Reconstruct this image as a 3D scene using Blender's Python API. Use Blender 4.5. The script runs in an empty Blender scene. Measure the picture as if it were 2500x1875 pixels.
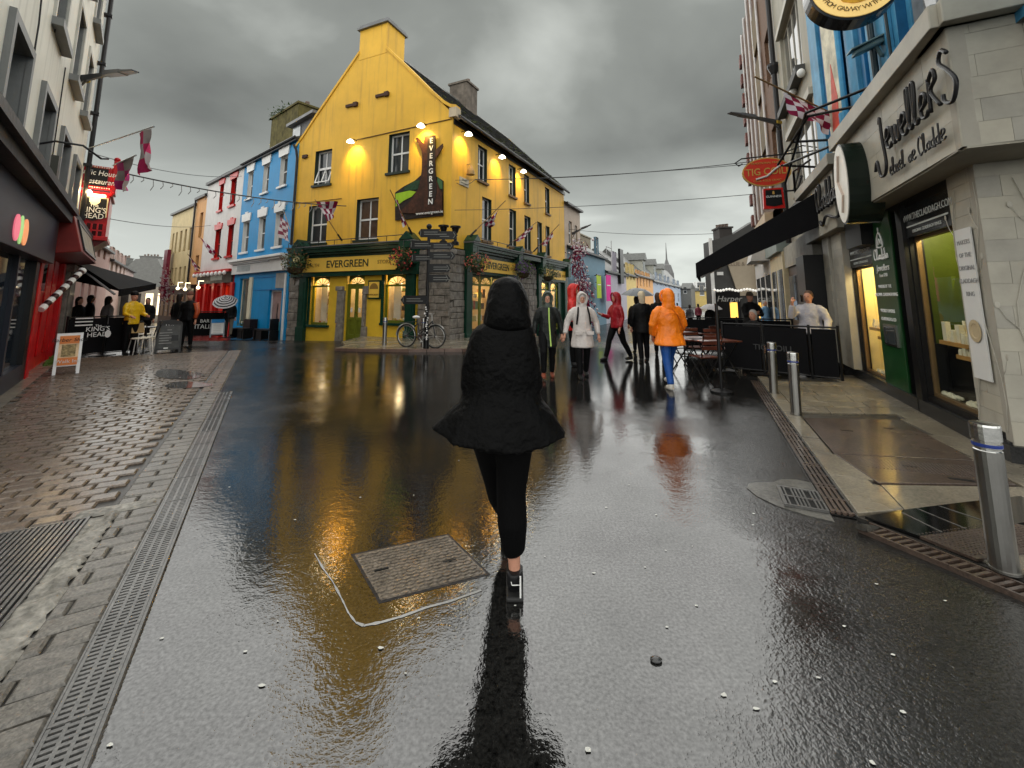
import bpy, math, random
from mathutils import Vector, Matrix, noise as mnoise

RND = random.Random(11)
scene = bpy.context.scene
rad = math.radians

# ------------------------------------------------------------------ camera
FPX, CX, CY, HZ, CAM_H = 1030.0, 1250.0, 590.0, 727.0, 1.6
PITCH = math.atan((HZ - CY) / FPX)
cam_data = bpy.data.cameras.new('camera')
cam = bpy.data.objects.new('camera', cam_data)
scene.collection.objects.link(cam)
cam.location = (0, 0, CAM_H)
cam.rotation_euler = (rad(90) + PITCH, 0, 0)
cam_data.sensor_width = 36.0
cam_data.lens = 36.0 * FPX / 2500.0
cam_data.shift_y = -(937.5 - CY) / 2500.0
cam_data.clip_start = 0.05
cam_data.clip_end = 3000
scene.camera = cam

# ------------------------------------------------------------------ world, sun, exposure
SUN_EL, SUN_AZ = 86.0, 190.0
world = bpy.data.worlds.new('World')
scene.world = world
world.use_nodes = True
wn, wl = world.node_tree.nodes, world.node_tree.links
wn.clear()
out = wn.new('ShaderNodeOutputWorld')
bg = wn.new('ShaderNodeBackground')
bg.inputs['Strength'].default_value = 0.1
wl.new(bg.outputs[0], out.inputs['Surface'])
sky = wn.new('ShaderNodeTexSky')
sky.sky_type = 'NISHITA'
sky.sun_disc = False
sky.sun_elevation = rad(SUN_EL)
sky.sun_rotation = rad(SUN_AZ)
tc = wn.new('ShaderNodeTexCoord')
sep = wn.new('ShaderNodeSeparateXYZ')
wl.new(tc.outputs['Generated'], sep.inputs[0])


def wmath(op, a, b=None):
    n = wn.new('ShaderNodeMath')
    n.operation = op
    for i, v in enumerate((a, b)):
        if v is None:
            continue
        if isinstance(v, (int, float)):
            n.inputs[i].default_value = v
        else:
            wl.new(v, n.inputs[i])
    return n.outputs[0]


zz = wmath('ADD', wmath('MAXIMUM', sep.outputs['Z'], 0.0), 0.22)
comb = wn.new('ShaderNodeCombineXYZ')
wl.new(wmath('DIVIDE', sep.outputs['X'], zz), comb.inputs[0])
wl.new(wmath('DIVIDE', sep.outputs['Y'], zz), comb.inputs[1])
n1 = wn.new('ShaderNodeTexNoise')
n1.inputs['Scale'].default_value = 1.15
n1.inputs['Detail'].default_value = 6
n1.inputs['Roughness'].default_value = 0.45
n1.inputs['Distortion'].default_value = 0.35
wl.new(comb.outputs[0], n1.inputs['Vector'])
cr = wn.new('ShaderNodeValToRGB')
cr.color_ramp.elements[0].position = 0.3
cr.color_ramp.elements[0].color = (0.072, 0.075, 0.068, 1)
cr.color_ramp.elements[1].position = 0.72
cr.color_ramp.elements[1].color = (0.33, 0.342, 0.317, 1)
e = cr.color_ramp.elements.new(0.5)
e.color = (0.128, 0.134, 0.122, 1)
wl.new(n1.outputs['Fac'], cr.inputs['Fac'])
# the cloud deck brightens towards the horizon all round
hr = wn.new('ShaderNodeMapRange')
hr.inputs['From Min'].default_value = 0.0
hr.inputs['From Max'].default_value = 0.33
hr.inputs['To Min'].default_value = 1.0
hr.inputs['To Max'].default_value = 0.0
wl.new(sep.outputs['Z'], hr.inputs['Value'])
mixh = wn.new('ShaderNodeMix')
mixh.data_type = 'RGBA'
wl.new(wmath('MULTIPLY', hr.outputs[0], 0.8), mixh.inputs['Factor'])
wl.new(cr.outputs[0], mixh.inputs['A'])
mixh.inputs['B'].default_value = (0.38, 0.4, 0.375, 1)
gain = wn.new('ShaderNodeVectorMath')
gain.operation = 'SCALE'
gain.inputs['Scale'].default_value = 7.4
wl.new(mixh.outputs['Result'], gain.inputs[0])
mixs = wn.new('ShaderNodeMix')
mixs.data_type = 'RGBA'
mixs.inputs['Factor'].default_value = 0.985
wl.new(sky.outputs[0], mixs.inputs['A'])
wl.new(gain.outputs[0], mixs.inputs['B'])
wl.new(mixs.outputs['Result'], bg.inputs['Color'])

sun_data = bpy.data.lights.new('sun', 'SUN')
sun_data.energy = 1.5
sun_data.angle = rad(175)
sun_data.color = (1.0, 0.985, 0.95)
sun = bpy.data.objects.new('sun', sun_data)
scene.collection.objects.link(sun)
az = rad(SUN_AZ)
sdir = Vector((math.sin(az) * math.cos(rad(SUN_EL)), math.cos(az) * math.cos(rad(SUN_EL)), math.sin(rad(SUN_EL))))
sun.rotation_euler = sdir.to_track_quat('Z', 'Y').to_euler()

vs = scene.view_settings
vs.view_transform = 'Standard'
vs.look = 'None'
vs.exposure = 1.65
vs.gamma = 1.0
vs.use_curve_mapping = False
scene.render.engine = 'CYCLES'
scene.cycles.use_denoising = True
scene.cycles.max_bounces = 6
scene.cycles.diffuse_bounces = 3
scene.cycles.glossy_bounces = 4
scene.cycles.sample_clamp_indirect = 6.0
scene.cycles.caustics_reflective = False
scene.cycles.caustics_refractive = False

# ------------------------------------------------------------------ pixel helpers (photograph pixel -> metres)
PC, PS = math.cos(PITCH), math.sin(PITCH)


def ray(px, py):
    x, y = (px - CX) / FPX, (CY - py) / FPX
    return Vector((x, PC - y * PS, PS + y * PC))


def gz(y):
    """height of the ground, which falls gently away beyond the junction"""
    t = max(0.0, y - 15.0)
    return max(-0.065 * t * min(1.0, t / 3.0), -0.62)


def G(px, py, z=0.0):
    r = ray(px, py)
    t = (z - CAM_H) / r.z
    return Vector((r.x * t, r.y * t, z))


def at(px, py, depth):
    r = ray(px, py)
    t = depth / r.y
    return Vector((r.x * t, depth, CAM_H + r.z * t))


class Frame:
    """a facade: u to the right as seen from outside, y inwards, z up"""

    def __init__(self, ox, oy, dx, dy, z=0.0):
        l = math.hypot(dx, dy)
        self.o = Vector((ox, oy, z))
        self.d = Vector((dx / l, dy / l, 0))
        self.n = Vector((-self.d.y, self.d.x, 0))

    def w(self, u, y, z):
        return self.o + self.d * u + self.n * y + Vector((0, 0, z))

    def uz(self, px, py, off=0.0):
        r = ray(px, py)
        o = self.o + self.n * off
        d = self.d
        det = -r.x * d.y + d.x * r.y
        t = (-o.x * d.y + d.x * o.y) / det
        u = (r.x * o.y - r.y * o.x) / det
        return u, CAM_H + t * r.z - self.o.z

    def mat(self):
        return Matrix(((self.d.x, self.n.x, 0, self.o.x), (self.d.y, self.n.y, 0, self.o.y), (0, 0, 1, self.o.z), (0, 0, 0, 1)))

    def sub(self, u, y, z=0, ang=0.0):
        p = self.w(u, y, z)
        c, s = math.cos(ang), math.sin(ang)
        return Frame(p.x, p.y, self.d.x * c - self.d.y * s, self.d.x * s + self.d.y * c, p.z)


def frame_at(p, ang=0.0):
    """free-standing frame: u axis turned by ang degrees from world +x"""
    return Frame(p[0], p[1], math.cos(rad(ang)), math.sin(rad(ang)), p[2] if len(p) > 2 else 0.0)


WORLD = Frame(0, 0, 1, 0)
INV = {}


def tag(o, label=None, cat=None, group=None, kind=None):
    if label: o['label'] = label
    if cat: o['category'] = cat
    if group: o['group'] = group
    if kind: o['kind'] = kind
    return o


def thing(name, F, label, cat, group=None):
    o = bpy.data.objects.new(name, None)
    o.empty_display_size = 0.2
    scene.collection.objects.link(o)
    m = F.mat()
    o.matrix_world = m
    INV[o.name] = m.inverted()
    return tag(o, label, cat, group)


def rootof(o):
    while o.parent is not None:
        o = o.parent
    return o


class MB:
    def __init__(self, F=WORLD):
        self.F = F
        self.v, self.f, self.m = [], [], []
        self.mi = 0

    def pts(self, ps):
        i = len(self.v)
        self.v += [self.F.w(*p) for p in ps]
        return i

    def face(self, idx):
        self.f.append(tuple(idx))
        self.m.append(self.mi)

    def poly(self, ps):
        i = self.pts(ps)
        self.face(range(i, i + len(ps)))

    def hexa(self, p):
        """8 points: bottom loop 0-3, top loop 4-7"""
        i = self.pts(p)
        for q in ((3, 2, 1, 0), (4, 5, 6, 7), (0, 1, 5, 4), (1, 2, 6, 5), (2, 3, 7, 6), (3, 0, 4, 7)):
            self.face([i + k for k in q])

    def box(self, u0, u1, y0, y1, z0, z1):
        self.hexa([(u0, y0, z0), (u1, y0, z0), (u1, y1, z0), (u0, y1, z0), (u0, y0, z1), (u1, y0, z1), (u1, y1, z1), (u0, y1, z1)])

    def prism(self, ps, y0, y1):
        """outline in (u,z), counter-clockwise seen from outside, front at y0, back at y1"""
        n = len(ps)
        i = self.pts([(u, y0, z) for u, z in ps] + [(u, y1, z) for u, z in ps])
        self.face(range(i, i + n))
        self.face(range(i + 2 * n - 1, i + n - 1, -1))
        for k in range(n):
            j = (k + 1) % n
            self.face((i + j, i + k, i + n + k, i + n + j))

    def slab(self, ps, z0, z1):
        """outline in (u,y), counter-clockwise from above"""
        n = len(ps)
        i = self.pts([(a, b, z1) for a, b in ps] + [(a, b, z0) for a, b in ps])
        self.face(range(i, i + n))
        self.face(range(i + 2 * n - 1, i + n - 1, -1))
        for k in range(n):
            j = (k + 1) % n
            self.face((i + j, i + k, i + n + k, i + n + j))

    def tube(self, ps, r, n=8, cap=True):
        """round bar through points (u,y,z); r number or list"""
        P = [Vector(p) for p in ps]
        rs = r if isinstance(r, (list, tuple)) else [r] * len(P)
        rings = []
        prev = None
        for k, p in enumerate(P):
            t = (P[min(k + 1, len(P) - 1)] - P[max(k - 1, 0)])
            if t.length < 1e-9:
                t = Vector((0, 0, 1))
            t.normalize()
            if prev is None:
                a = t.cross(Vector((0, 0, 1)))
                if a.length < 0.05:
                    a = t.cross(Vector((0, 1, 0)))
            else:
                a = prev - t * prev.dot(t)
                if a.length < 1e-6:
                    a = t.orthogonal()
            a.normalize()
            prev = a
            b = t.cross(a)
            rings.append(self.pts([tuple(p + a * math.cos(2 * math.pi * q / n) * rs[k] + b * math.sin(2 * math.pi * q / n) * rs[k]) for q in range(n)]))
        for k in range(len(rings) - 1):
            for q in range(n):
                w = (q + 1) % n
                self.face((rings[k] + q, rings[k] + w, rings[k + 1] + w, rings[k + 1] + q))
        if cap:
            self.face([rings[0] + q for q in range(n - 1, -1, -1)])
            self.face([rings[-1] + q for q in range(n)])

    def lathe(self, c, prof, n=16, axis='z'):
        """profile [(r, h)] about an axis through c; axis z, y or u"""
        rings = []
        for r, h in prof:
            ps = []
            for q in range(n):
                a = 2 * math.pi * q / n
                x, y = r * math.cos(a), r * math.sin(a)
                if axis == 'z': ps.append((c[0] + x, c[1] + y, c[2] + h))
                elif axis == 'y': ps.append((c[0] + x, c[1] + h, c[2] + y))
                else: ps.append((c[0] + h, c[1] + x, c[2] + y))
            rings.append(self.pts(ps))
        for k in range(len(rings) - 1):
            for q in range(n):
                w = (q + 1) % n
                self.face((rings[k] + q, rings[k] + w, rings[k + 1] + w, rings[k + 1] + q))
        if prof[0][0] > 1e-4: self.face([rings[0] + q for q in range(n - 1, -1, -1)])
        if prof[-1][0] > 1e-4: self.face([rings[-1] + q for q in range(n)])

    def ball(self, c, rx, ry=None, rz=None, n=10, m=6):
        ry = ry or rx; rz = rz or rx
        rings = []
        for k in range(1, m):
            t = math.pi * k / m
            rings.append(self.pts([(c[0] + rx * math.sin(t) * math.cos(2 * math.pi * q / n), c[1] + ry * math.sin(t) * math.sin(2 * math.pi * q / n), c[2] - rz * math.cos(t)) for q in range(n)]))
        b = self.pts([(c[0], c[1], c[2] - rz), (c[0], c[1], c[2] + rz)])
        for q in range(n):
            w = (q + 1) % n
            self.face((b, rings[0] + w, rings[0] + q))
            self.face((b + 1, rings[-1] + q, rings[-1] + w))
            for k in range(len(rings) - 1):
                self.face((rings[k] + q, rings[k] + w, rings[k + 1] + w, rings[k + 1] + q))

    def loft(self, secs, n=16, side='z'):
        """secs: (cx, cy, cz, rx, ry) horizontal ellipses, closed ends"""
        rings = [self.pts([(c[0] + c[3] * math.cos(2 * math.pi * q / n), c[1] + c[4] * math.sin(2 * math.pi * q / n), c[2]) for q in range(n)]) for c in secs]
        for k in range(len(rings) - 1):
            for q in range(n):
                w = (q + 1) % n
                self.face((rings[k] + q, rings[k] + w, rings[k + 1] + w, rings[k + 1] + q))
        self.face([rings[0] + q for q in range(n - 1, -1, -1)])
        self.face([rings[-1] + q for q in range(n)])

    def build(self, name, mat, parent=None, smooth=False, bevel=0.0, label=None, cat=None, group=None, kind=None, remesh=0.0, wrinkle=0.0, base=None):
        me = bpy.data.meshes.new(name)
        if parent is not None:
            iv = INV[rootof(parent).name]
            vs_ = [iv @ p for p in self.v]
            off = None
        else:
            if base is None:
                xs = [p.x for p in self.v]; ys = [p.y for p in self.v]; zs = [p.z for p in self.v]
                off = Vector(((min(xs) + max(xs)) / 2, (min(ys) + max(ys)) / 2, min(zs)))
            else:
                off = Vector(base)
            vs_ = [p - off for p in self.v]
        me.from_pydata([tuple(p) for p in vs_], [], self.f)
        for mm in (mat if isinstance(mat, (list, tuple)) else [mat]):
            me.materials.append(mm)
        if any(self.m):
            me.polygons.foreach_set('material_index', self.m)
        if smooth or remesh:
            me.polygons.foreach_set('use_smooth', [True] * len(me.polygons))
        me.validate()
        me.update()
        o = bpy.data.objects.new(name, me)
        scene.collection.objects.link(o)
        if parent is not None:
            o.parent = parent
        else:
            o.location = off
            INV[o.name] = Matrix.Translation(-off)
        if remesh:
            md = o.modifiers.new('Remesh', 'REMESH')
            md.mode = 'VOXEL'
            md.voxel_size = remesh
            md.use_smooth_shade = True
            sm = o.modifiers.new('Smooth', 'SMOOTH')
            sm.iterations = 7
            sm.factor = 0.6
            if wrinkle:
                dm = o.modifiers.new('Displace', 'DISPLACE')
                dm.texture = WRINKLE
                dm.strength = wrinkle
                dm.mid_level = 0.5
        if bevel:
            bm_ = o.modifiers.new('Bevel', 'BEVEL')
            bm_.width = bevel
            bm_.segments = 2
            bm_.limit_method = 'ANGLE'
        return tag(o, label, cat, group, kind)


WRINKLE = bpy.data.textures.new('wrinkle', 'CLOUDS')
WRINKLE.noise_scale = 0.1
WRINKLE.noise_depth = 3


def copy_tree(o, parent=None):
    c = o.copy()
    scene.collection.objects.link(c)
    c.parent = parent
    for ch in list(o.children):
        copy_tree(ch, c)
    return c


def text(F, u, z, y, s, size, mat, parent, name='lettering', extrude=0.006, xs=1.0, shear=0.0, bold=0.0, rot=0.0, align='CENTER', spacing=1.0):
    cu = bpy.data.curves.new(name, 'FONT')
    cu.body = s
    cu.size = size
    cu.align_x = align
    cu.align_y = 'CENTER'
    cu.extrude = extrude
    cu.shear = shear
    cu.offset = bold
    cu.space_character = spacing
    cu.resolution_u = 3
    cu.materials.append(mat)
    o = bpy.data.objects.new(name, cu)
    scene.collection.objects.link(o)
    p = F.w(u, y, z)
    c, s_ = math.cos(rot), math.sin(rot)
    ux = F.d * c + Vector((0, 0, 1)) * s_
    uy = -F.d * s_ + Vector((0, 0, 1)) * c
    un = ux.cross(uy)
    m = Matrix(((ux.x * xs, uy.x, un.x, p.x), (ux.y * xs, uy.y, un.y, p.y), (ux.z * xs, uy.z, un.z, p.z), (0, 0, 0, 1)))
    o.parent = parent
    o.matrix_local = INV[rootof(parent).name] @ m
    return o


# ------------------------------------------------------------------ materials
MATS = {}


def M(name, col, rough=0.6, var=0.12, scale=2.5, bump=0.15, bscale=40.0, metal=0.0, spec=0.22, coat=0.0, streak=0.0, dirt=None, emit=None, estr=0.0, dist=0.01):
    if name in MATS:
        return MATS[name]
    m = bpy.data.materials.new(name)
    m.use_nodes = True
    nt = m.node_tree
    N, L = nt.nodes, nt.links
    b = N['Principled BSDF']
    b.inputs['Roughness'].default_value = rough
    b.inputs['Metallic'].default_value = metal
    b.inputs['Specular IOR Level'].default_value = spec
    if coat:
        b.inputs['Coat Weight'].default_value = coat
        b.inputs['Coat Roughness'].default_value = 0.08
    t = N.new('ShaderNodeTexCoord')
    col = tuple(col)
    nz = N.new('ShaderNodeTexNoise')
    nz.inputs['Scale'].default_value = scale
    nz.inputs['Detail'].default_value = 5
    nz.inputs['Roughness'].default_value = 0.62
    L.new(t.outputs['Object'], nz.inputs['Vector'])
    mx = N.new('ShaderNodeMix')
    mx.data_type = 'RGBA'
    lo = tuple(max(0, c * (1 - var)) for c in col) + (1,)
    hi = tuple(min(1, c * (1 + var)) for c in col) + (1,)
    mr = N.new('ShaderNodeMapRange')
    mr.inputs['From Min'].default_value = 0.3
    mr.inputs['From Max'].default_value = 0.7
    L.new(nz.outputs['Fac'], mr.inputs['Value'])
    mx.inputs['A'].default_value = lo
    mx.inputs['B'].default_value = hi
    L.new(mr.outputs[0], mx.inputs['Factor'])
    last = mx.outputs['Result']
    if streak:
        mp = N.new('ShaderNodeMapping')
        mp.inputs['Scale'].default_value = (5.0, 5.0, 0.35)
        L.new(t.outputs['Object'], mp.inputs['Vector'])
        n2 = N.new('ShaderNodeTexNoise')
        n2.inputs['Scale'].default_value = 1.0
        n2.inputs['Detail'].default_value = 6
        L.new(mp.outputs[0], n2.inputs['Vector'])
        r2 = N.new('ShaderNodeMapRange')
        r2.inputs['From Min'].default_value = 0.52
        r2.inputs['From Max'].default_value = 0.75
        r2.inputs['To Max'].default_value = streak
        L.new(n2.outputs['Fac'], r2.inputs['Value'])
        m2 = N.new('ShaderNodeMix')
        m2.data_type = 'RGBA'
        d = dirt or tuple(c * 0.35 for c in col)
        m2.inputs['B'].default_value = tuple(d) + (1,)
        L.new(r2.outputs[0], m2.inputs['Factor'])
        L.new(last, m2.inputs['A'])
        last = m2.outputs['Result']
    L.new(last, b.inputs['Base Color'])
    if bump:
        n3 = N.new('ShaderNodeTexNoise')
        n3.inputs['Scale'].default_value = bscale
        n3.inputs['Detail'].default_value = 4
        L.new(t.outputs['Object'], n3.inputs['Vector'])
        bp = N.new('ShaderNodeBump')
        bp.inputs['Strength'].default_value = bump
        bp.inputs['Distance'].default_value = dist
        L.new(n3.outputs['Fac'], bp.inputs['Height'])
        L.new(bp.outputs[0], b.inputs['Normal'])
    if emit:
        b.inputs['Emission Color'].default_value = tuple(emit) + (1,)
        b.inputs['Emission Strength'].default_value = estr
    MATS[name] = m
    return m


def glass(name, col, rough=0.04):
    m = M(name, col, rough, var=0.5, scale=0.9, bump=0.0, spec=0.6)
    return m


def clear_glass(name='shop glass'):
    if name in MATS:
        return MATS[name]
    m = bpy.data.materials.new(name)
    m.use_nodes = True
    N, L = m.node_tree.nodes, m.node_tree.links
    N.clear()
    o = N.new('ShaderNodeOutputMaterial')
    tr = N.new('ShaderNodeBsdfTransparent')
    tr.inputs[0].default_value = (0.93, 0.95, 0.93, 1)
    gl = N.new('ShaderNodeBsdfGlossy')
    gl.inputs['Roughness'].default_value = 0.02
    fr = N.new('ShaderNodeFresnel')
    fr.inputs['IOR'].default_value = 1.45
    ge = N.new('ShaderNodeNewGeometry')
    inv = N.new('ShaderNodeMath'); inv.operation = 'SUBTRACT'; inv.inputs[0].default_value = 1.0
    L.new(ge.outputs['Backfacing'], inv.inputs[1])
    mu = N.new('ShaderNodeMath'); mu.operation = 'MULTIPLY'
    L.new(fr.outputs[0], mu.inputs[0]); L.new(inv.outputs[0], mu.inputs[1])
    mx = N.new('ShaderNodeMixShader')
    L.new(mu.outputs[0], mx.inputs[0])
    L.new(tr.outputs[0], mx.inputs[1])
    L.new(gl.outputs[0], mx.inputs[2])
    L.new(mx.outputs[0], o.inputs[0])
    MATS[name] = m
    return m


def point_light(name, p, power, col, radius=0.05, parent=None):
    d = bpy.data.lights.new(name, 'POINT')
    d.energy = power
    d.color = col
    d.shadow_soft_size = radius
    o = bpy.data.objects.new(name, d)
    scene.collection.objects.link(o)
    if parent is not None:
        o.parent = parent
        o.matrix_local = INV[rootof(parent).name] @ Matrix.Translation(p)
    else:
        o.location = p
    return o


def spot_light(name, p, target, power, col, angle, blend, parent=None, radius=0.03):
    d = bpy.data.lights.new(name, 'SPOT')
    d.energy = power
    d.color = col
    d.spot_size = rad(angle)
    d.spot_blend = blend
    d.shadow_soft_size = radius
    o = bpy.data.objects.new(name, d)
    scene.collection.objects.link(o)
    q = (Vector(p) - Vector(target)).to_track_quat('Z', 'Y').to_matrix().to_4x4()
    m = Matrix.Translation(p) @ q
    if parent is not None:
        o.parent = parent
        o.matrix_local = INV[rootof(parent).name] @ m
    else:
        o.matrix_world = m
    return o


WHITE = M('white paint', (0.75, 0.75, 0.73), 0.45, var=0.06, bump=0.05)
BLACK = M('black paint', (0.006, 0.006, 0.0065), 0.35, var=0.3, bump=0.05, spec=.25)
DKIRON = M('dark iron', (0.02, 0.02, 0.022), 0.35, var=0.3, metal=0.4)
STEEL = M('brushed steel', (0.27, 0.265, 0.25), 0.3, var=0.12, metal=1.0, bump=0.08, bscale=120)
GUTTER = M('gutter', (0.02, 0.02, 0.022), 0.4)
LEAD = M('lead', (0.16, 0.165, 0.17), 0.4, var=0.25)
SLATE = M('slate', (0.085, 0.088, 0.083), 0.42, var=0.35, scale=4.0, bump=0.3, bscale=20)
MOSS = M('moss', (0.07, 0.085, 0.02), 0.9, var=0.4, bump=0.8, bscale=60)
DGLASS = glass('dark window glass', (0.035, 0.04, 0.042))
CGLASS = clear_glass()
# ------------------------------------------------------------------ building helpers
def wall(F, parent, u0, u1, z0, z1, ops, mat, y=0.0, rec=0.2, name='wall', label=None, rev=None):
    """flat wall with real openings (u0,u1,z0,z1) and their reveals"""
    us = sorted({u0, u1, *[v for o in ops for v in o[:2]]})
    zs = sorted({z0, z1, *[v for o in ops for v in o[2:4]]})
    us = [v for v in us if u0 <= v <= u1]
    zs = [v for v in zs if z0 <= v <= z1]
    mb = MB(F)
    for i in range(len(us) - 1):
        for j in range(len(zs) - 1):
            cu, cz = (us[i] + us[i + 1]) / 2, (zs[j] + zs[j + 1]) / 2
            if any(o[0] < cu < o[1] and o[2] < cz < o[3] for o in ops):
                continue
            mb.poly([(us[i], y, zs[j]), (us[i + 1], y, zs[j]), (us[i + 1], y, zs[j + 1]), (us[i], y, zs[j + 1])])
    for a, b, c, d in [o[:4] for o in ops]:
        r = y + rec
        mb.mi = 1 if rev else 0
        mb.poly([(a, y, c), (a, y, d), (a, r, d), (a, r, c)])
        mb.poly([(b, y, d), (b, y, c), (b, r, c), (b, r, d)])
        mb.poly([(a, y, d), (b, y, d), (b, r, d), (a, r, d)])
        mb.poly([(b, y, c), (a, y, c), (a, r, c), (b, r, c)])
    mb.mi = 0
    # body behind the face so that the building is solid
    mb.poly([(u0, y, z0), (u0, y, z1), (u0, y + rec, z1), (u0, y + rec, z0)])
    mb.poly([(u1, y, z1), (u1, y, z0), (u1, y + rec, z0), (u1, y + rec, z1)])
    mb.poly([(u0, y, z1), (u1, y, z1), (u1, y + rec, z1), (u0, y + rec, z1)])
    return mb.build(name, [mat, rev] if rev else mat, parent, label=label)


def window(F, parent, u0, u1, z0, z1, y=0.0, rec=0.14, fr=0.06, fm=None, gm=None, nv=1, nh=1, sill=None, surround=None, name='window', back=True, hopper=False):
    """frame with glazing bars; each pane, the sill and the surround are sub-parts"""
    fm = fm or WHITE
    gm = gm or DGLASS
    yf, yb = y + rec, y + rec + 0.055
    mb = MB(F)
    mb.box(u0, u0 + fr, yf, yb, z0, z1)
    mb.box(u1 - fr, u1, yf, yb, z0, z1)
    mb.box(u0 + fr, u1 - fr, yf, yb, z0, z0 + fr * 1.2)
    mb.box(u0 + fr, u1 - fr, yf, yb, z1 - fr, z1)
    iu0, iu1, iz0, iz1 = u0 + fr, u1 - fr, z0 + fr * 1.2, z1 - fr
    bw = fr * 0.7
    cu = [iu0] + [iu0 + (iu1 - iu0) * k / (nv + 1) for k in range(1, nv + 1)] + [iu1]
    cz = [iz0] + [iz0 + (iz1 - iz0) * k / (nh + 1) for k in range(1, nh + 1)] + [iz1]
    for k in cz[1:-1]:
        mb.box(iu0, iu1, yf - 0.006, yb, k - bw * 0.7, k + bw * 0.7)
    for k in cu[1:-1]:
        for j in range(len(cz) - 1):
            a = cz[j] + (bw * 0.7 if j else 0)
            b = cz[j + 1] - (bw * 0.7 if j < len(cz) - 2 else 0)
            mb.box(k - bw / 2, k + bw / 2, yf, yb, a, b)
    w = mb.build(name, fm, parent)
    for i in range(len(cu) - 1):
        for j in range(len(cz) - 1):
            p = MB(F)
            a = cu[i] + (bw / 2 if i else 0) - 0.004; b = cu[i + 1] - (bw / 2 if i < len(cu) - 2 else 0) + 0.004
            c = cz[j] + (bw * 0.7 if j else 0) - 0.004; d = cz[j + 1] - (bw * 0.7 if j < len(cz) - 2 else 0) + 0.004
            t = RND.uniform(-0.004, 0.004)
            p.hexa([(a, yf + 0.022 + t, c), (b, yf + 0.022 - t, c), (b, yf + 0.03, c), (a, yf + 0.03, c), (a, yf + 0.022 - t, d), (b, yf + 0.022 + t, d), (b, yf + 0.03, d), (a, yf + 0.03, d)])
            p.build('pane', gm, w)
    if hopper:
        h = MB(F)
        uh0, uh1, zt = u0 + fr, u1 - fr, (z0 + z1) / 2 - 0.03
        zb = z0 + 0.1
        for a, b, c, d in ((uh0, uh0 + .05, zb, zt), (uh1 - .05, uh1, zb, zt), (uh0, uh1, zb, zb + .05), (uh0, uh1, zt - .05, zt)):
            def yo(z): return yf - 0.22 * (zt - z) / (zt - zb)
            h.hexa([(a, yo(c) - .04, c), (b, yo(c) - .04, c), (b, yo(c), c), (a, yo(c), c), (a, yo(d) - .04, d), (b, yo(d) - .04, d), (b, yo(d), d), (a, yo(d), d)])
        um = (uh0 + uh1) / 2
        h.hexa([(um - .02, yo(zb) - .04, zb), (um + .02, yo(zb) - .04, zb), (um + .02, yo(zb), zb), (um - .02, yo(zb), zb), (um - .02, yf - .04, zt), (um + .02, yf - .04, zt), (um + .02, yf, zt), (um - .02, yf, zt)])
        h.build('open_sash', fm, w)
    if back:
        # dark sheet behind the glass, its colour standing for the unlit room's shade
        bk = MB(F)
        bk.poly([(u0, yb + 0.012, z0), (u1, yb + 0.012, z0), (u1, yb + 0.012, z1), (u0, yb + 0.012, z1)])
        bk.build('room_dark_sheet', ROOMDARK, w)
    if sill:
        sm, proj, h, ext = sill
        s = MB(F)
        s.box(u0 - ext, u1 + ext, y - proj, y + rec, z0 - h, z0)
        s.build('sill', sm, w)
    if surround:
        sm, wd, pr = surround
        s = MB(F)
        s.box(u0 - wd, u0, y - pr, y + 0.01, z0, z1 + wd)
        s.box(u1, u1 + wd, y - pr, y + 0.01, z0, z1 + wd)
        s.box(u0, u1, y - pr, y + 0.01, z1, z1 + wd)
        s.build('surround', sm, w)
    return w


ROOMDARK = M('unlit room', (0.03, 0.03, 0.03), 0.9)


def body(F, parent, u0, u1, y0, y1, z0, z1, mat, name='rear_body'):
    mb = MB(F)
    mb.box(u0, u1, y0, y1, z0, z1)
    return mb.build(name, mat, parent)


def chimney(F, parent, u0, u1, y0, y1, z0, z1, mat, pots=3, potmat=None, cap=0.12, capmat=None, along='u'):
    mb = MB(F)
    mb.box(u0, u1, y0, y1, z0, z1 - cap)
    c = mb.build('chimney', mat, parent)
    k = MB(F)
    k.box(u0 - .08, u1 + .08, y0 - .08, y1 + .08, z1 - cap, z1)
    k.build('chimney_cap', capmat or mat, c)
    for i in range(pots):
        t = (i + 0.5) / pots
        uu = u0 + (u1 - u0) * t if along == 'u' else (u0 + u1) / 2
        yy = (y0 + y1) / 2 if along == 'u' else y0 + (y1 - y0) * t
        p = MB(F)
        h = RND.uniform(.22, .4)
        p.lathe((uu, yy, z1), [(.13, 0), (.11, h * .7), (.13, h * .8), (.13, h), (.09, h), (.09, h - .05)], 10)
        p.build('chimney_pot', potmat or POT, c)
    return c


POT = M('clay pot', (0.16, 0.12, 0.1), 0.8, var=0.3)


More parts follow.
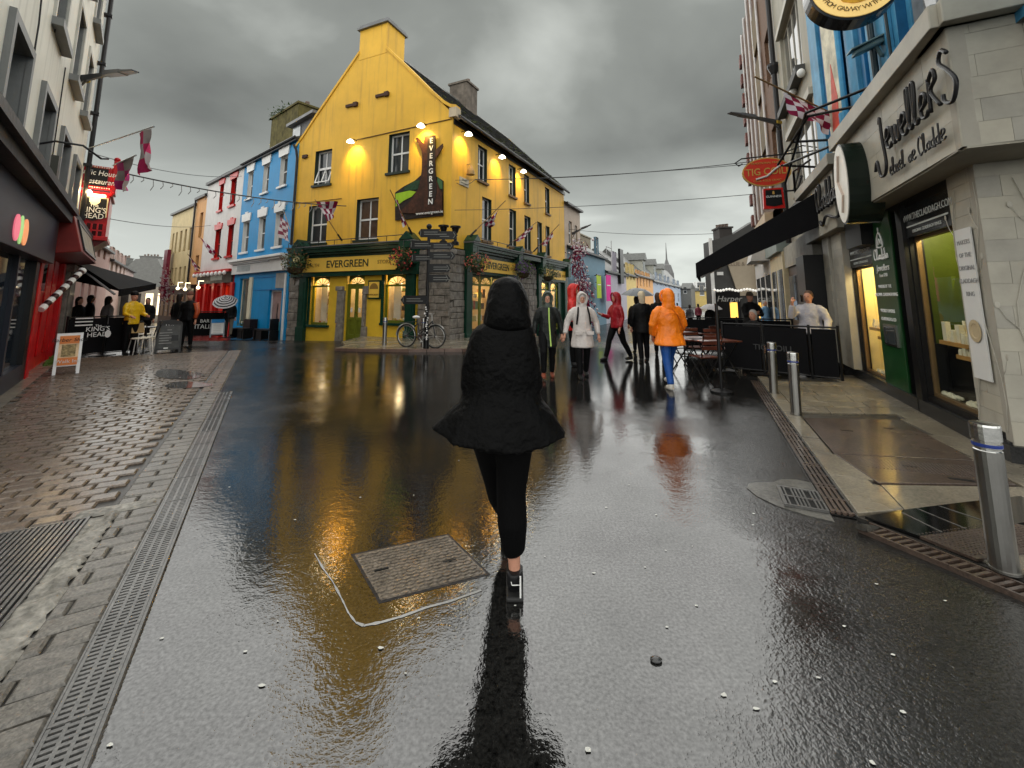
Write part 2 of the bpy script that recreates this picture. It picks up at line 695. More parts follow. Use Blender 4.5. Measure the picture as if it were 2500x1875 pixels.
def slate_roof(F, parent, quad, mat=None, rows=24, cols=40, name='roof', deck=True):
    """quad: eave-left, eave-right, ridge-right, ridge-left as (u,y,z); overlapping slates laid on a deck"""
    A, B, C_, D = [Vector(p) for p in quad]
    mat = mat or SLATE
    nrm = (B - A).cross(D - A).normalized()
    if nrm.z < 0: nrm = -nrm
    mb = MB(F)
    dk = [A, B, C_, D]
    lo = [tuple(p - nrm * 0.06) for p in dk]
    mb.hexa(lo + [tuple(p) for p in dk])
    r = mb.build(name, mat, parent)
    s = MB(F)
    for j in range(rows):
        a, b = j / rows, min(1.0, (j + 1.25) / rows)
        sh = 0.5 * (j % 2) / cols
        for i in range(cols + 1):
            x0 = max(0, i / cols - sh) + 0.03 / cols; x1 = min(1, (i + 1) / cols - sh) - 0.03 / cols
            if x1 - x0 < 0.2 / cols: continue
            q = []
            t0 = 0.035 + RND.uniform(-.006, .008); t1 = 0.008
            for (xx, vv, tt) in ((x0, a, t0), (x1, a, t0), (x1, b, t1), (x0, b, t1)):
                p = (A + (B - A) * xx) * (1 - vv) + (D + (C_ - D) * xx) * vv
                q.append(p + nrm * tt)
            i0 = s.pts([tuple(p) for p in q] + [tuple(p - nrm * 0.012) for p in q[:2]])
            s.face((i0, i0 + 1, i0 + 2, i0 + 3))
            s.face((i0 + 4, i0 + 5, i0 + 1, i0))
    s.build('slates', mat, r, kind='stuff')
    return r


def room(F, parent, u0, u1, y0, y1, z0, z1, mat, floor=None, name='shop_interior'):
    """inside of a lit shop: back, side walls, ceiling, floor"""
    mb = MB(F)
    mb.poly([(u0, y1, z0), (u1, y1, z0), (u1, y1, z1), (u0, y1, z1)])
    mb.poly([(u0, y0, z0), (u0, y1, z0), (u0, y1, z1), (u0, y0, z1)])
    mb.poly([(u1, y1, z0), (u1, y0, z0), (u1, y0, z1), (u1, y1, z1)])
    mb.poly([(u0, y1, z1), (u1, y1, z1), (u1, y0, z1), (u0, y0, z1)])
    mb.poly([(u0, y0, z0), (u1, y0, z0), (u1, y1, z0), (u0, y1, z0)])
    return mb.build(name, mat, parent)


# ------------------------------------------------------------------ wet ground materials
def wet_ground(name, c0, c1, sp, agg, rough_dry, rough_wet, pscale, pmin, pmax, bumpd=0.004, coat=0.9, ripple=0.12, stripe=None, coat_ior=1.5, loc=(0, 0, 0), grain2=0.6, film=(.36, .04), pools=(), spec=.3, speckle=0):
    m = bpy.data.materials.new(name)
    m.use_nodes = True
    N, L = m.node_tree.nodes, m.node_tree.links
    b = N['Principled BSDF']
    t = N.new('ShaderNodeTexCoord')
    geo = N.new('ShaderNodeNewGeometry')
    pos = geo.outputs['Position']

    def nz(scale, det=4, vec=None, rough=0.55):
        n = N.new('ShaderNodeTexNoise')
        n.inputs['Scale'].default_value = scale
        n.inputs['Detail'].default_value = det
        n.inputs['Roughness'].default_value = rough
        L.new(vec or pos, n.inputs['Vector'])
        return n.outputs['Fac']

    def mr(v, a, b_, c, d):
        n = N.new('ShaderNodeMapRange')
        for k, x in zip(('From Min', 'From Max', 'To Min', 'To Max'), (a, b_, c, d)):
            n.inputs[k].default_value = x
        L.new(v, n.inputs['Value'])
        return n.outputs[0]
    mp = N.new('ShaderNodeMapping')
    mp.inputs['Location'].default_value = loc
    L.new(pos, mp.inputs['Vector'])
    P = mr(nz(pscale, 5, mp.outputs[0]), pmin, pmax, 0, 1)
    g1, g2 = nz(agg, 2), nz(agg * .33, 4, None, .7)
    av = N.new('ShaderNodeMath'); av.operation = 'MULTIPLY_ADD'
    L.new(g2, av.inputs[0]); av.inputs[1].default_value = grain2; L.new(g1, av.inputs[2])
    for (ex, ey, rx, ry) in pools:
        mpp = N.new('ShaderNodeMapping')
        mpp.inputs['Location'].default_value = (-ex / rx, -ey / ry, 0)
        mpp.inputs['Scale'].default_value = (1 / rx, 1 / ry, 0)
        L.new(pos, mpp.inputs['Vector'])
        ln = N.new('ShaderNodeVectorMath'); ln.operation = 'LENGTH'
        L.new(mpp.outputs[0], ln.inputs[0])
        ad = N.new('ShaderNodeMath'); ad.operation = 'MULTIPLY_ADD'
        L.new(nz(2.2, 6, None, .65), ad.inputs[0]); ad.inputs[1].default_value = .9; L.new(ln.outputs['Value'], ad.inputs[2])
        mxp = N.new('ShaderNodeMath'); mxp.operation = 'MAXIMUM'
        L.new(P, mxp.inputs[0]); L.new(mr(ad.outputs[0], 1.25, 1.65, 1, 0), mxp.inputs[1])
        P = mxp.outputs[0]
    spk = mr(av.outputs[0], 0, 1 + grain2, 0, 1)
    mx = N.new('ShaderNodeMix'); mx.data_type = 'RGBA'
    mx.inputs['A'].default_value = tuple(c0) + (1,)
    mx.inputs['B'].default_value = tuple(c1) + (1,)
    L.new(mr(spk, 0.35, 0.68, 0, 1), mx.inputs['Factor'])
    m2 = N.new('ShaderNodeMix'); m2.data_type = 'RGBA'; m2.blend_type = 'MULTIPLY'
    L.new(mx.outputs['Result'], m2.inputs['A'])
    cc = N.new('ShaderNodeCombineColor')
    big = mr(nz(sp, 4), 0.3, 0.7, 0.6, 1.25)
    for k in range(3): L.new(big, cc.inputs[k])
    L.new(cc.outputs[0], m2.inputs['B'])
    m2.inputs['Factor'].default_value = 1.0
    L.new(m2.outputs['Result'], b.inputs['Base Color'])
    b.inputs['Roughness'].default_value = 0.55
    b.inputs['Specular IOR Level'].default_value = spec
    b.inputs['Coat Weight'].default_value = coat
    if speckle:
        sw = N.new('ShaderNodeMath'); sw.operation = 'MULTIPLY'
        L.new(mr(g1, .3, .7, coat - speckle, coat), sw.inputs[0]); L.new(mr(nz(1.6, 7, None, .7), .3, .7, .78, 1.0), sw.inputs[1])
        L.new(sw.outputs[0], b.inputs['Coat Weight'])
    b.inputs['Coat IOR'].default_value = coat_ior
    L.new(mr(P, 0, 1, rough_dry, rough_wet), b.inputs['Coat Roughness'])
    bp = N.new('ShaderNodeBump')
    bp.inputs['Strength'].default_value = 0.9
    bp.inputs['Distance'].default_value = bumpd
    L.new(spk, bp.inputs['Height'])
    L.new(bp.outputs[0], b.inputs['Normal'])
    # film of water: follows the grain where thin, only ripples where it stands
    mul = N.new('ShaderNodeMath'); mul.operation = 'MULTIPLY'
    L.new(spk, mul.inputs[0]); L.new(mr(P, 0, 1, film[0], film[1]), mul.inputs[1])
    rp = N.new('ShaderNodeMath'); rp.operation = 'MULTIPLY_ADD'
    L.new(nz(16, 3), rp.inputs[0]); rp.inputs[1].default_value = ripple
    L.new(mul.outputs[0], rp.inputs[2])
    bc = N.new('ShaderNodeBump')
    bc.inputs['Strength'].default_value = 0.8
    bc.inputs['Distance'].default_value = bumpd
    L.new(rp.outputs[0], bc.inputs['Height'])
    L.new(bc.outputs[0], b.inputs['Coat Normal'])
    MATS[name] = m
    return m


ASPHALT = wet_ground('wet asphalt', (0.0015, 0.0015, 0.0015), (0.022, 0.0215, 0.02), 0.7, 62, 0.22, 0.032, 0.45, 0.5, 0.7, loc=(1.3, 0.4, 0), coat=1.0, coat_ior=2.45, bumpd=0.007, grain2=1.0, ripple=.22, film=(1.0, .19),
                     spec=0.0, speckle=.34, pools=((-.7, 4.9, 2.5, 3.6), (.8, 10.0, 6.0, 4.0), (1.7, 4.9, .55, .4), (-.05, 1.8, .5, .55), (.75, 2.7, 1.0, .8)))
SETT = wet_ground('wet sett stone', (0.045, 0.031, 0.021), (0.17, 0.125, 0.088), 2.2, 60, 0.26, 0.14, 0.9, 0.42, 0.62, bumpd=0.004, coat=.6, coat_ior=1.5)
SETTG = wet_ground('wet grey sett stone', (0.05, 0.045, 0.038), (0.17, 0.155, 0.132), 2.2, 70, 0.34, 0.2, 0.9, 0.42, 0.62, bumpd=0.004, coat=0.5)
JOINT = wet_ground('sett joint', (0.012, 0.011, 0.01), (0.03, 0.028, 0.024), 1.5, 60, 0.4, 0.2, 0.9, 0.5, 0.7, bumpd=0.005, coat=0.5)
FLAG = wet_ground('wet flagstone', (0.11, 0.095, 0.07), (0.22, 0.19, 0.14), 1.4, 50, 0.3, 0.1, 1.1, 0.42, 0.6, bumpd=0.002, coat=0.8)
MORTAR = wet_ground('rough mortar', (0.1, 0.095, 0.08), (0.32, 0.3, 0.26), 5, 25, 0.5, 0.25, 1.5, 0.5, 0.7, bumpd=0.02, coat=0.4)
IRON = wet_ground('rusty iron plate', (0.028, 0.018, 0.013), (0.085, 0.055, 0.04), 1.6, 70, 0.3, 0.12, 1.0, 0.42, 0.6, bumpd=0.002, coat=0.8)
MHOLE = wet_ground('worn manhole iron', (0.05, 0.04, 0.03), (0.2, 0.165, 0.13), 7, 70, 0.26, 0.14, 1.0, 0.42, 0.6, bumpd=0.003, coat=0.7)
GRATE = wet_ground('cast iron grate', (0.05, 0.05, 0.048), (0.13, 0.125, 0.118), 3.0, 90, 0.3, 0.14, 1.0, 0.42, 0.6, bumpd=0.002, coat=0.7)
WATER = wet_ground('standing water', (0.002, 0.002, 0.002), (0.014, 0.013, 0.011), 0.9, 60, 0.02, 0.01, 0.8, 0.4, 0.6, bumpd=0.001, coat=1.0, ripple=0.3, coat_ior=2.4)
PIT = M('drain pit', (0.004, 0.004, 0.004), 0.6)

# ------------------------------------------------------------------ ground
mb = MB()
ys = [-40, 0, 15] + [15 + k * 0.5 for k in range(1, 27)] + [40, 120, 900]
for k in range(len(ys) - 1):
    mb.poly([(-700, ys[k], gz(ys[k])), (700, ys[k], gz(ys[k])), (700, ys[k + 1], gz(ys[k + 1])), (-700, ys[k + 1], gz(ys[k + 1]))])
road = mb.build('road', ASPHALT, None, kind='structure', base=(0, 0, 0))

FLv = Frame(-9.149, 7.942, -0.6621, 0.7494)        # left-hand facade
FP = Frame(-2.26, 2.73, 0.868, 0.496)              # left paving, y runs along the drain
p_ = G(2082, 1265)
FQ = Frame(p_.x, p_.y, 0.915, -0.404)              # right pavement, y runs along its drain


def gpoly(F, pts, z, name, mat, parent=None, **kw):
    mb = MB(F)
    mb.poly([(a, b, z) for a, b in pts])
    return mb.build(name, mat, parent, **kw)


# --- sett paving on the left
mb = MB(FP)
mb.poly([(-6.2, -1.6, .004), (0, -1.6, .004), (0, 12.2, .004), (-6.2, 12.2, .004)])
paving = mb.build('sett_paving', JOINT, None, kind='structure', base=tuple(FP.w(0, 0, 0)))


def sett_geo(mb, u0, u1, y0, y1, zt, tilt=(0, 0), ch=0.012):
    zt0 = zt + tilt[0]; zt1 = zt - tilt[0]
    i = mb.pts([(u0, y0, 0), (u1, y0, 0), (u1, y1, 0), (u0, y1, 0),
                (u0, y0, zt0 - ch), (u1, y0, zt1 - ch), (u1, y1, zt1 - ch), (u0, y1, zt0 - ch),
                (u0 + ch, y0 + ch, zt0), (u1 - ch, y0 + ch, zt1), (u1 - ch, y1 - ch, zt1), (u0 + ch, y1 - ch, zt0)])
    for a in ((0, 1, 5, 4), (1, 2, 6, 5), (2, 3, 7, 6), (3, 0, 4, 7), (4, 5, 9, 8), (5, 6, 10, 9), (6, 7, 11, 10), (7, 4, 8, 11), (8, 9, 10, 11)):
        mb.face([i + q for q in a])


setts = []
# border courses beside the drain
y = -1.55
row = 0
while y < 12.0:
    c = 0.135 if y < 1.0 else 0.14
    L_ = 0.25 if y < 0.9 else 0.3
    if row % 2 == 0:
        setts.append((-L_, -0.012, y, y + c - 0.012, int(y < 5.4)))
    else:
        k = RND.uniform(.15, .19)
        setts.append((-k, -0.012, y, y + c - 0.012, int(y < 5.4)))
        setts.append((-L_, -k - 0.012, y, y + c - 0.012, int(y < 5.4)))
    y += c
    row += 1
y = 0.92
row = 0
while y < 12.1:
    u = -0.345 - (row % 2) * 0.1
    while u > -6.1:
        w_ = RND.uniform(.185, .225)
        wc = FP.w(u - w_ / 2, y, 0)
        rel = wc - FLv.o
        fy = rel.dot(FLv.n)
        if fy < -0.3:
            setts.append((u - w_ + 0.013, u, y, y + 0.127, 0))
        u -= w_
    y += 0.14
    row += 1
setts.sort(key=lambda s: (FP.w((s[0] + s[1]) / 2, (s[2] + s[3]) / 2, 0) - Vector((0, 0, 1.6))).length)
proto = {}
rest = MB(FP); rest2 = MB(FP)
cnt = 0
for s in setts:
    wp = FP.w((s[0] + s[1]) / 2, (s[2] + s[3]) / 2, 0)
    vis = abs(wp.x) / max(wp.y, .1) < 1.25 and wp.y > 1.4
    zt = 0.026 + RND.uniform(-.004, .005)
    if vis and cnt < 300:
        cnt += 1
        mb = MB(FP)
        sett_geo(mb, s[0], s[1], s[2], s[3], zt, (RND.uniform(-.002, .002), 0))
        mb.build('sett', SETTG if s[4] else SETT, paving)
    else:
        sett_geo(rest2 if s[4] else rest, s[0], s[1], s[2], s[3], zt, (RND.uniform(-.002, .002), 0))
rest.build('far_setts', SETT, paving, kind='stuff')
rest2.build('far_border_setts', SETTG, paving, kind='stuff')
# building-side slab strip
k = 0
u = -3.2
while u < 8.0:
    mb = MB(FLv)
    w_ = RND.uniform(.8, 1.1)
    mb.hexa([(u, -.28, 0), (u + w_ - .012, -.28, 0), (u + w_ - .012, .05, 0), (u, .05, 0), (u, -.28, .03), (u + w_ - .012, -.28, .03), (u + w_ - .012, .05, .035), (u, .05, .035)])
    mb.build('edge_slab', FLAG, paving)
    u += w_


def lumpy(F, u0, u1, y0, y1, z, amp, nu, nv_, seed, name, mat, parent, kind=None):
    mb = MB(F)
    for j in range(nv_ + 1):
        for i in range(nu + 1):
            uu = u0 + (u1 - u0) * i / nu; yy = y0 + (y1 - y0) * j / nv_
            h = mnoise.noise(Vector((uu * 9 + seed, yy * 9, seed))) * amp + mnoise.noise(Vector((uu * 30, yy * 30, seed))) * amp * .5
            edge = min(i, nu - i, j, nv_ - j)
            hh = z + (h if edge else -0.01)
            mb.pts([(uu + (RND.uniform(-.02, .02) if edge == 0 else 0), yy, max(0.005, hh))])
    for j in range(nv_):
        for i in range(nu):
            a = j * (nu + 1) + i
            mb.face((a, a + 1, a + nu + 2, a + nu + 1))
    return mb.build(name, mat, parent, smooth=True, kind=kind)


lumpy(FP, -0.42, -0.25, -1.55, 0.9, .022, .022, 10, 90, 3.0, 'mortar_strip', MORTAR, paving)
lumpy(FP, -1.6, -0.42, -1.5, -0.42, .026, .022, 30, 34, 9.0, 'mortar_patch', MORTAR, paving)
lumpy(FP, -0.5, -0.05, 0.88, 1.02, .034, .012, 26, 10, 5.0, 'mortar_patch', MORTAR, paving)

# big ribbed grating in the paving
t = thing('floor_grating', FP.sub(-1.6, 0.3), 'large ribbed iron floor grating set in rubble beside the left sett border', 'grating')
mb = MB(FP)
mb.box(-2.75, -.41, -.42, -.405, .004, .03); mb.box(-2.75, -.41, .87, .885, .004, .03)
mb.box(-2.75, -2.735, -.405, .87, .004, .03); mb.box(-.425, -.41, -.405, .87, .004, .03)
mb.build('frame', GRATE, t)
mb = MB(FP); mb.poly([(-2.73, -.4, .008), (-.42, -.4, .008), (-.42, .87, .008), (-2.73, .87, .008)]); mb.build('pit', PIT, t)
for a, b in ((-.4, .23), (.236, .865)):
    mb = MB(FP)
    u = -2.72
    while u < -.44:
        mb.box(u, u + .016, a, b, .012, .028)
        u += .029
    mb.build('rib_panel', GRATE, t)


def ladder_section(F, u0, u1, y0, y1, mat, parent, cols=3, pitch=0.027, name='grate_section'):
    mb = MB(F)
    mb.box(u0, u0 + .014, y0, y1, .006, .026)
    mb.box(u1 - .014, u1, y0, y1, .006, .026)
    wi = (u1 - u0 - .028)
    cw = wi / cols
    for c in range(1, cols):
        mb.box(u0 + .014 + c * cw - .007, u0 + .014 + c * cw + .007, y0, y1, .008, .024)
    n = int((y1 - y0) / pitch)
    for k in range(n):
        yy = y0 + (k + .5) * (y1 - y0) / n
        for c in range(cols):
            a = u0 + .014 + c * cw + (.007 if c else 0)
            b = u0 + .014 + (c + 1) * cw - (.007 if c < cols - 1 else 0)
            mb.box(a, b, yy - .0075, yy + .0075, .009, .0235)
    mb.box(u0, u1, y0, y0 + .012, .007, .0265)
    return mb.build(name, mat, parent)


t = thing('drainage_channel', FP.sub(.08, 0), 'long slotted iron drainage channel between setts and asphalt on the left', 'drain')
mb = MB(FP); mb.poly([(0, -1.6, .007), (.165, -1.6, .007), (.165, 5.35, .007), (0, 5.35, .007)]); mb.build('trough', PIT, t)
mb = MB(FP); mb.box(-.008, .0, -1.6, 5.35, 0, .028); mb.box(.165, .178, -1.6, 5.35, 0, .024); mb.build('edge_rail', GRATE, t)
y = -1.6
while y < 5.3:
    ladder_section(FP, .001, .164, y, min(y + .5, 5.34) - .004, GRATE, t, 3, 0.027 if y < 2.5 else 0.05)
    y += .5

t = thing('drainage_channel', FQ.sub(-.06, 2.5), 'slotted iron drainage channel along the kerb of the jewellery shop pavement', 'drain')
mb = MB(FQ); mb.poly([(-.13, -.02, .007), (.02, -.02, .007), (.02, 5.4, .007), (-.13, 5.4, .007)]); mb.build('trough', PIT, t)
y = 0
while y < 5.3:
    mb = MB(FQ)
    for k in range(4):
        uu = -.13 + .0365 * k
        mb.box(uu, uu + .022, y, y + .496, .008, .026)
    for k in range(3):
        mb.box(-.13, .02, y + .02 + k * .22, y + .045 + k * .22, .009, .0235)
    mb.build('grate_section', IRON, t)
    y += .5
a = FQ.w(.05, -.2, 0)
b = FQ.w(.66, -.72, 0)
FG2 = Frame(a.x, a.y, (b - a).x, (b - a).y)
t = thing('drain_grate', FG2.sub(.4, 0), 'coarse barred iron drain running past the foot of the near steel bollard', 'drain')
mb = MB(FG2); mb.poly([(-.05, -.05, .006), (1.5, -.05, .006), (1.5, .09, .006), (-.05, .09, .006)]); mb.build('trough', PIT, t)
mb = MB(FG2); mb.box(-.05, 1.5, -.06, -.045, 0, .03); mb.box(-.05, 1.5, .085, .1, 0, .03); mb.build('edge_rail', IRON, t)
mb = MB(FG2)
u = -.04
while u < 1.48:
    mb.hexa([(u, -.045, .008), (u + .02, -.045, .008), (u + .05, .085, .008), (u + .03, .085, .008), (u, -.045, .026), (u + .02, -.045, .026), (u + .05, .085, .026), (u + .03, .085, .026)])
    u += .045
mb.build('bars', IRON, t)

# --- right pavement
mb = MB(FQ)
mb.slab([(.02, -.02), (.62, -.5), (2.6, -1.6), (2.6, 7.2), (.02, 5.6)], -.02, .022)
pavement = mb.build('pavement', JOINT, None, kind='structure', base=tuple(FQ.w(1, 2, 0)))


def slabq(pts, name='flagstone', mat=None, z=None, parent=None):
    mb = MB(FQ)
    mb.slab(pts, .0, (z or .045) + RND.uniform(-.003, .003))
    return mb.build(name, mat or FLAG, parent or pavement, bevel=0.004)


y = .2
for w_ in (.55, .62, .5, .6, .58, .62, .6, .55, .6, .5):      # kerb course
    x1 = .2 if y > .8 else .3
    slabq([(.03, y), (x1 + (.0 if y > .8 else .05), y), (x1, y + w_ - .012), (.03, y + w_ - .012)], 'kerb_slab')
    y += w_
for y0, y1, a, b in ((3.16, 3.52, .21, 1.6), (3.53, 3.9, .21, 1.65), (3.91, 4.3, .21, 1.7), (4.31, 4.7, .21, 1.75), (4.71, 5.1, .21, 1.8), (5.11, 5.55, .21, 1.85)):
    u = a
    while u < b:
        w_ = min(RND.uniform(.38, .62), b - u)
        if w_ > .1:
            sk = .35
            slabq([(u, y0 + (u - a) * sk - .1), (u + w_ - .01, y0 + (u + w_ - a) * sk - .1), (u + w_ - .01, y1 + (u + w_ - a) * sk - .11), (u, y1 + (u - a) * sk - .11)])
        u += w_
y = 1.1
for w_ in (.7, .75, .7, .7, .75, .7, .7, .7):
    slabq([(1.44, y), (1.85, y), (1.85, y + w_ - .01), (1.36, y + w_ - .01)], 'flagstone')
    y += w_
slabq([(.03, -.01), (.36, .19), (.36, .62), (.32, .64), (.03, .18)], 'flagstone')
slabq([(.37, .2), (1.42, .9), (1.42, 1.08), (.37, .66)], 'flagstone')
slabq([(.36, -.26), (1.0, .22), (1.6, .6), (1.9, .3), (1.2, -.75), (.62, -.42)], 'flagstone', z=.036)
# rusty service covers
t = thing('service_cover', FQ.sub(.8, 1.2), 'rust-brown ribbed service cover plate nearest the steel bollard by jewellery shop', 'cover')
mb = MB(FQ); mb.slab([(.36, .68), (1.4, 1.1), (1.4, 1.66), (.22, 1.34)], .03, .05); mb.build('plate', IRON, t, bevel=.003)
mb = MB(FQ)
for k in range(34):
    v = .03 + k * .029
    a = .36 - .14 * .5; mb.box(.40 + (v - .03), .412 + (v - .03), 1.06 + .1 * v, 1.3 + .2 * v, .0495, .0535)
mb.build('ribs', IRON, t)
for q_ in ((.95, 1.12, 1.02, 1.06), (.7, .82, 1.22, 1.25)):
    mb = MB(FQ); mb.box(*q_, .047, .0525); mb.build('lifting_slot', PIT, t)
t = thing('service_cover', FQ.sub(.75, 2.2), 'larger smooth rust-brown service cover plate behind the ribbed one', 'cover')
mb = MB(FQ); mb.slab([(.215, 1.36), (1.395, 1.68), (1.33, 3.14), (.215, 2.74)], .03, .05); mb.build('plate', IRON, t, bevel=.003)
for q_ in ((.5, .62, 2.3, 2.33), (1.0, 1.1, 2.6, 2.63)):
    mb = MB(FQ); mb.box(*q_, .045, .0525); mb.build('lifting_slot', PIT, t)
t = thing('cellar_light', FQ.sub(.6, .3), 'shiny black wet cellar plates with thin pale bars', 'cover')
mb = MB(FQ); mb.slab([(.06, -.05), (.3, -.22), (1.0, .26), (1.36, .52), (1.3, .84), (.8, .5), (.38, .2)], .03, .047); mb.build('plate', M('black plate', (.006, .006, .006), .08, bump=.02, coat=1.0), t)
mb = MB(FQ)
for (a, b, c, d) in ((.32, .12, .45, -.1), (.62, .36, .85, .16), (.45, .24, .62, .02)):
    mb.hexa([(a, b, .046), (a + .012, b, .046), (c + .012, d, .046), (c, d, .046), (a, b, .05), (a + .012, b, .05), (c + .012, d, .05), (c, d, .05)])
mb.build('bar', GRATE, t)
t = thing('tread_plate', FQ.sub(.7, .0), 'chequered rusty tread plate at the foot of the near steel bollard', 'cover')
mb = MB(FQ); mb.slab([(.28, -.2), (.5, -.4), (1.25, .1), (.95, .28)], .03, .046); mb.build('plate', IRON, t)
mb = MB(FQ)
for i in range(26):
    for j in range(12):
        s_, v = i / 26, j / 12
        uu = .3 + .66 * s_ + .2 * v; yy = -.2 + .47 * s_ - .18 * v
        mb.box(uu, uu + .012, yy, yy + .005, .0455, .0495)
mb.build('studs', IRON, t)
# gully beside the drain
t = thing('gully_grate', FQ.sub(-.3, .15), 'square barred gully grate in a pale concrete patch beside the right drain', 'drain')
mb = MB(FQ); mb.slab([(-.66, .24), (-.6, .1), (-.48, -.02), (-.3, -.1), (-.14, -.13), (-.135, .58), (-.24, .6), (-.36, .56), (-.44, .46), (-.57, .4), (-.64, .33)], .0, .006); mb.build('concrete_patch', wet_ground('wet concrete', (.04, .038, .033), (.13, .125, .11), 4, 45, .3, .15, 1.2, .45, .65, bumpd=.004, coat=.7), t)
mb = MB(FQ); mb.poly([(-.42, 0, .014), (-.15, 0, .014), (-.15, .34, .014), (-.42, .34, .014)]); mb.build('pit', PIT, t)
mb = MB(FQ); mb.box(-.43, -.415, -.01, .35, .008, .026); mb.box(-.155, -.14, -.01, .35, .008, .026); mb.box(-.415, -.155, -.01, .005, .008, .026); mb.box(-.415, -.155, .335, .35, .008, .026)
mb.box(-.415, -.155, .16, .18, .008, .024)
for k in range(10):
    if k not in (2, 7): mb.box(-.415 + .026 * k, -.403 + .026 * k, .005, .335, .009, .023)
mb.build('bars', GRATE, t)

# --- pavement in front of the yellow corner house
mb = MB()
kp = [G(820, 856), G(900, 858), G(1000, 859), G(1130, 858), G(1200, 850), Vector((1.2, 17.5, 0)), Vector((-2, 16.5, 0)), Vector((-6.0, 17.2, 0)), Vector((-6.0, 15.2, 0)), Vector((-5.4, 14.0, 0))]
mb.slab([(p.x, p.y) for p in kp], -.2, .075)
corner_pavement = mb.build('corner_pavement', FLAG, None, kind='structure')
for k in range(4):
    a, b = kp[k], kp[k + 1]
    n_ = 3
    for q in range(n_):
        p0 = a.lerp(b, q / n_); p1 = a.lerp(b, (q + .97) / n_)
        dn = Vector((0, -0.12, 0))
        mb = MB()
        mb.hexa([(p0.x, p0.y - .1, 0), (p1.x, p1.y - .1, 0), (p1.x, p1.y + .1, 0), (p0.x, p0.y + .1, 0), (p0.x, p0.y - .1, .083), (p1.x, p1.y - .1, .083), (p1.x, p1.y + .1, .083), (p0.x, p0.y + .1, .083)])
        mb.build('kerbstone', M('kerb stone', (.14, .09, .07), .35, var=.3, coat=.4), corner_pavement)

# --- manhole in the road with standing water round it
m1, m2, m3, m4 = G(862, 1355), G(1100, 1322), G(1192, 1402), G(928, 1470)
FM = Frame(m4.x, m4.y, (m3 - m4).x, (m3 - m4).y)
wm = (m3 - m4).length
dm = (m1 - m4).dot(FM.n)
sk = (m1 - m4).dot(FM.d)
t = thing('manhole_cover', FM.sub(wm / 2, dm / 2), 'rectangular chequered iron manhole cover in the wet road', 'cover')
mb = MB(FM)
def mc(a, b): return (a * wm + sk * b, b * dm)
q = [mc(-.015, -.02), mc(1.015, -.02), mc(1.015, 1.02), mc(-.015, 1.02)]
mb.slab(q, -.02, .0015); mb.build('frame', DKIRON, t)
mb = MB(FM)
q = [mc(.012, .015), mc(.988, .015), mc(.988, .985), mc(.012, .985)]
mb.slab(q, -.02, .003); mb.build('plate', MHOLE, t)
mb = MB(FM)
for i in range(22):
    for j in range(16):
        a, b = mc(.03 + .945 * (i + (.5 if j % 2 else 0)) / 22, .03 + .95 * j / 16)
        s_ = 1 if (i + j) % 2 else -1
        l_ = .016
        mb.hexa([(a - l_, b - s_ * .006 - .003, .0025), (a + l_, b + s_ * .006 - .003, .0025), (a + l_, b + s_ * .006 + .003, .0025), (a - l_, b - s_ * .006 + .003, .0025),
                 (a - l_, b - s_ * .006 - .002, .008), (a + l_, b + s_ * .006 - .002, .008), (a + l_, b + s_ * .006 + .002, .008), (a - l_, b - s_ * .006 + .002, .008)])
mb.build('tread_pattern', MHOLE, t, kind='stuff')
for a, b in ((.16, .55), (.78, .4)):
    mb = MB(FM)
    a, b = mc(a, b); mb.box(a - .04, a + .04, b - .007, b + .007, .001, .009)
    mb.build('lifting_slot', PIT, t)


def blob(pts, z, name, mat, n=60, amp=.02, **kw):
    """smooth irregular outline through ground points"""
    P = [Vector((p[0], p[1])) for p in pts]
    k = len(P)
    o = []
    for i in range(n):
        s = i * k / n
        j = int(s); f = s - j
        a, b, c, d = P[(j - 1) % k], P[j % k], P[(j + 1) % k], P[(j + 2) % k]
        p = 0.5 * ((2 * b) + (c - a) * f + (2 * a - 5 * b + 4 * c - d) * f * f + (3 * b - a - 3 * c + d) * f ** 3)
        o.append((p.x + RND.uniform(-amp, amp), p.y + RND.uniform(-amp, amp)))
    mb = MB()
    c = (sum(p[0] for p in o) / n, sum(p[1] for p in o) / n)
    i0 = mb.pts([(c[0], c[1], z)] + [(p[0], p[1], z) for p in o])
    for i in range(n):
        mb.face((i0, i0 + 1 + i, i0 + 1 + (i + 1) % n))
    return mb.build(name, mat, None, **kw)


gp = lambda L: [tuple(G(*p))[:2] for p in L]
blob(gp([(395, 905), (450, 908), (500, 918), (455, 930), (380, 922)]), .0315, 'puddle', WATER, kind='structure', amp=.012, n=60)
blob(gp([(420, 938), (470, 936), (520, 944), (450, 952), (405, 948)]), .0315, 'puddle', WATER, kind='structure', amp=.012, n=60)
blob(gp([(2100, 1290), (2150, 1298), (2120, 1310), (2090, 1300)]), .0305, 'puddle', WATER, kind='structure', amp=.004)
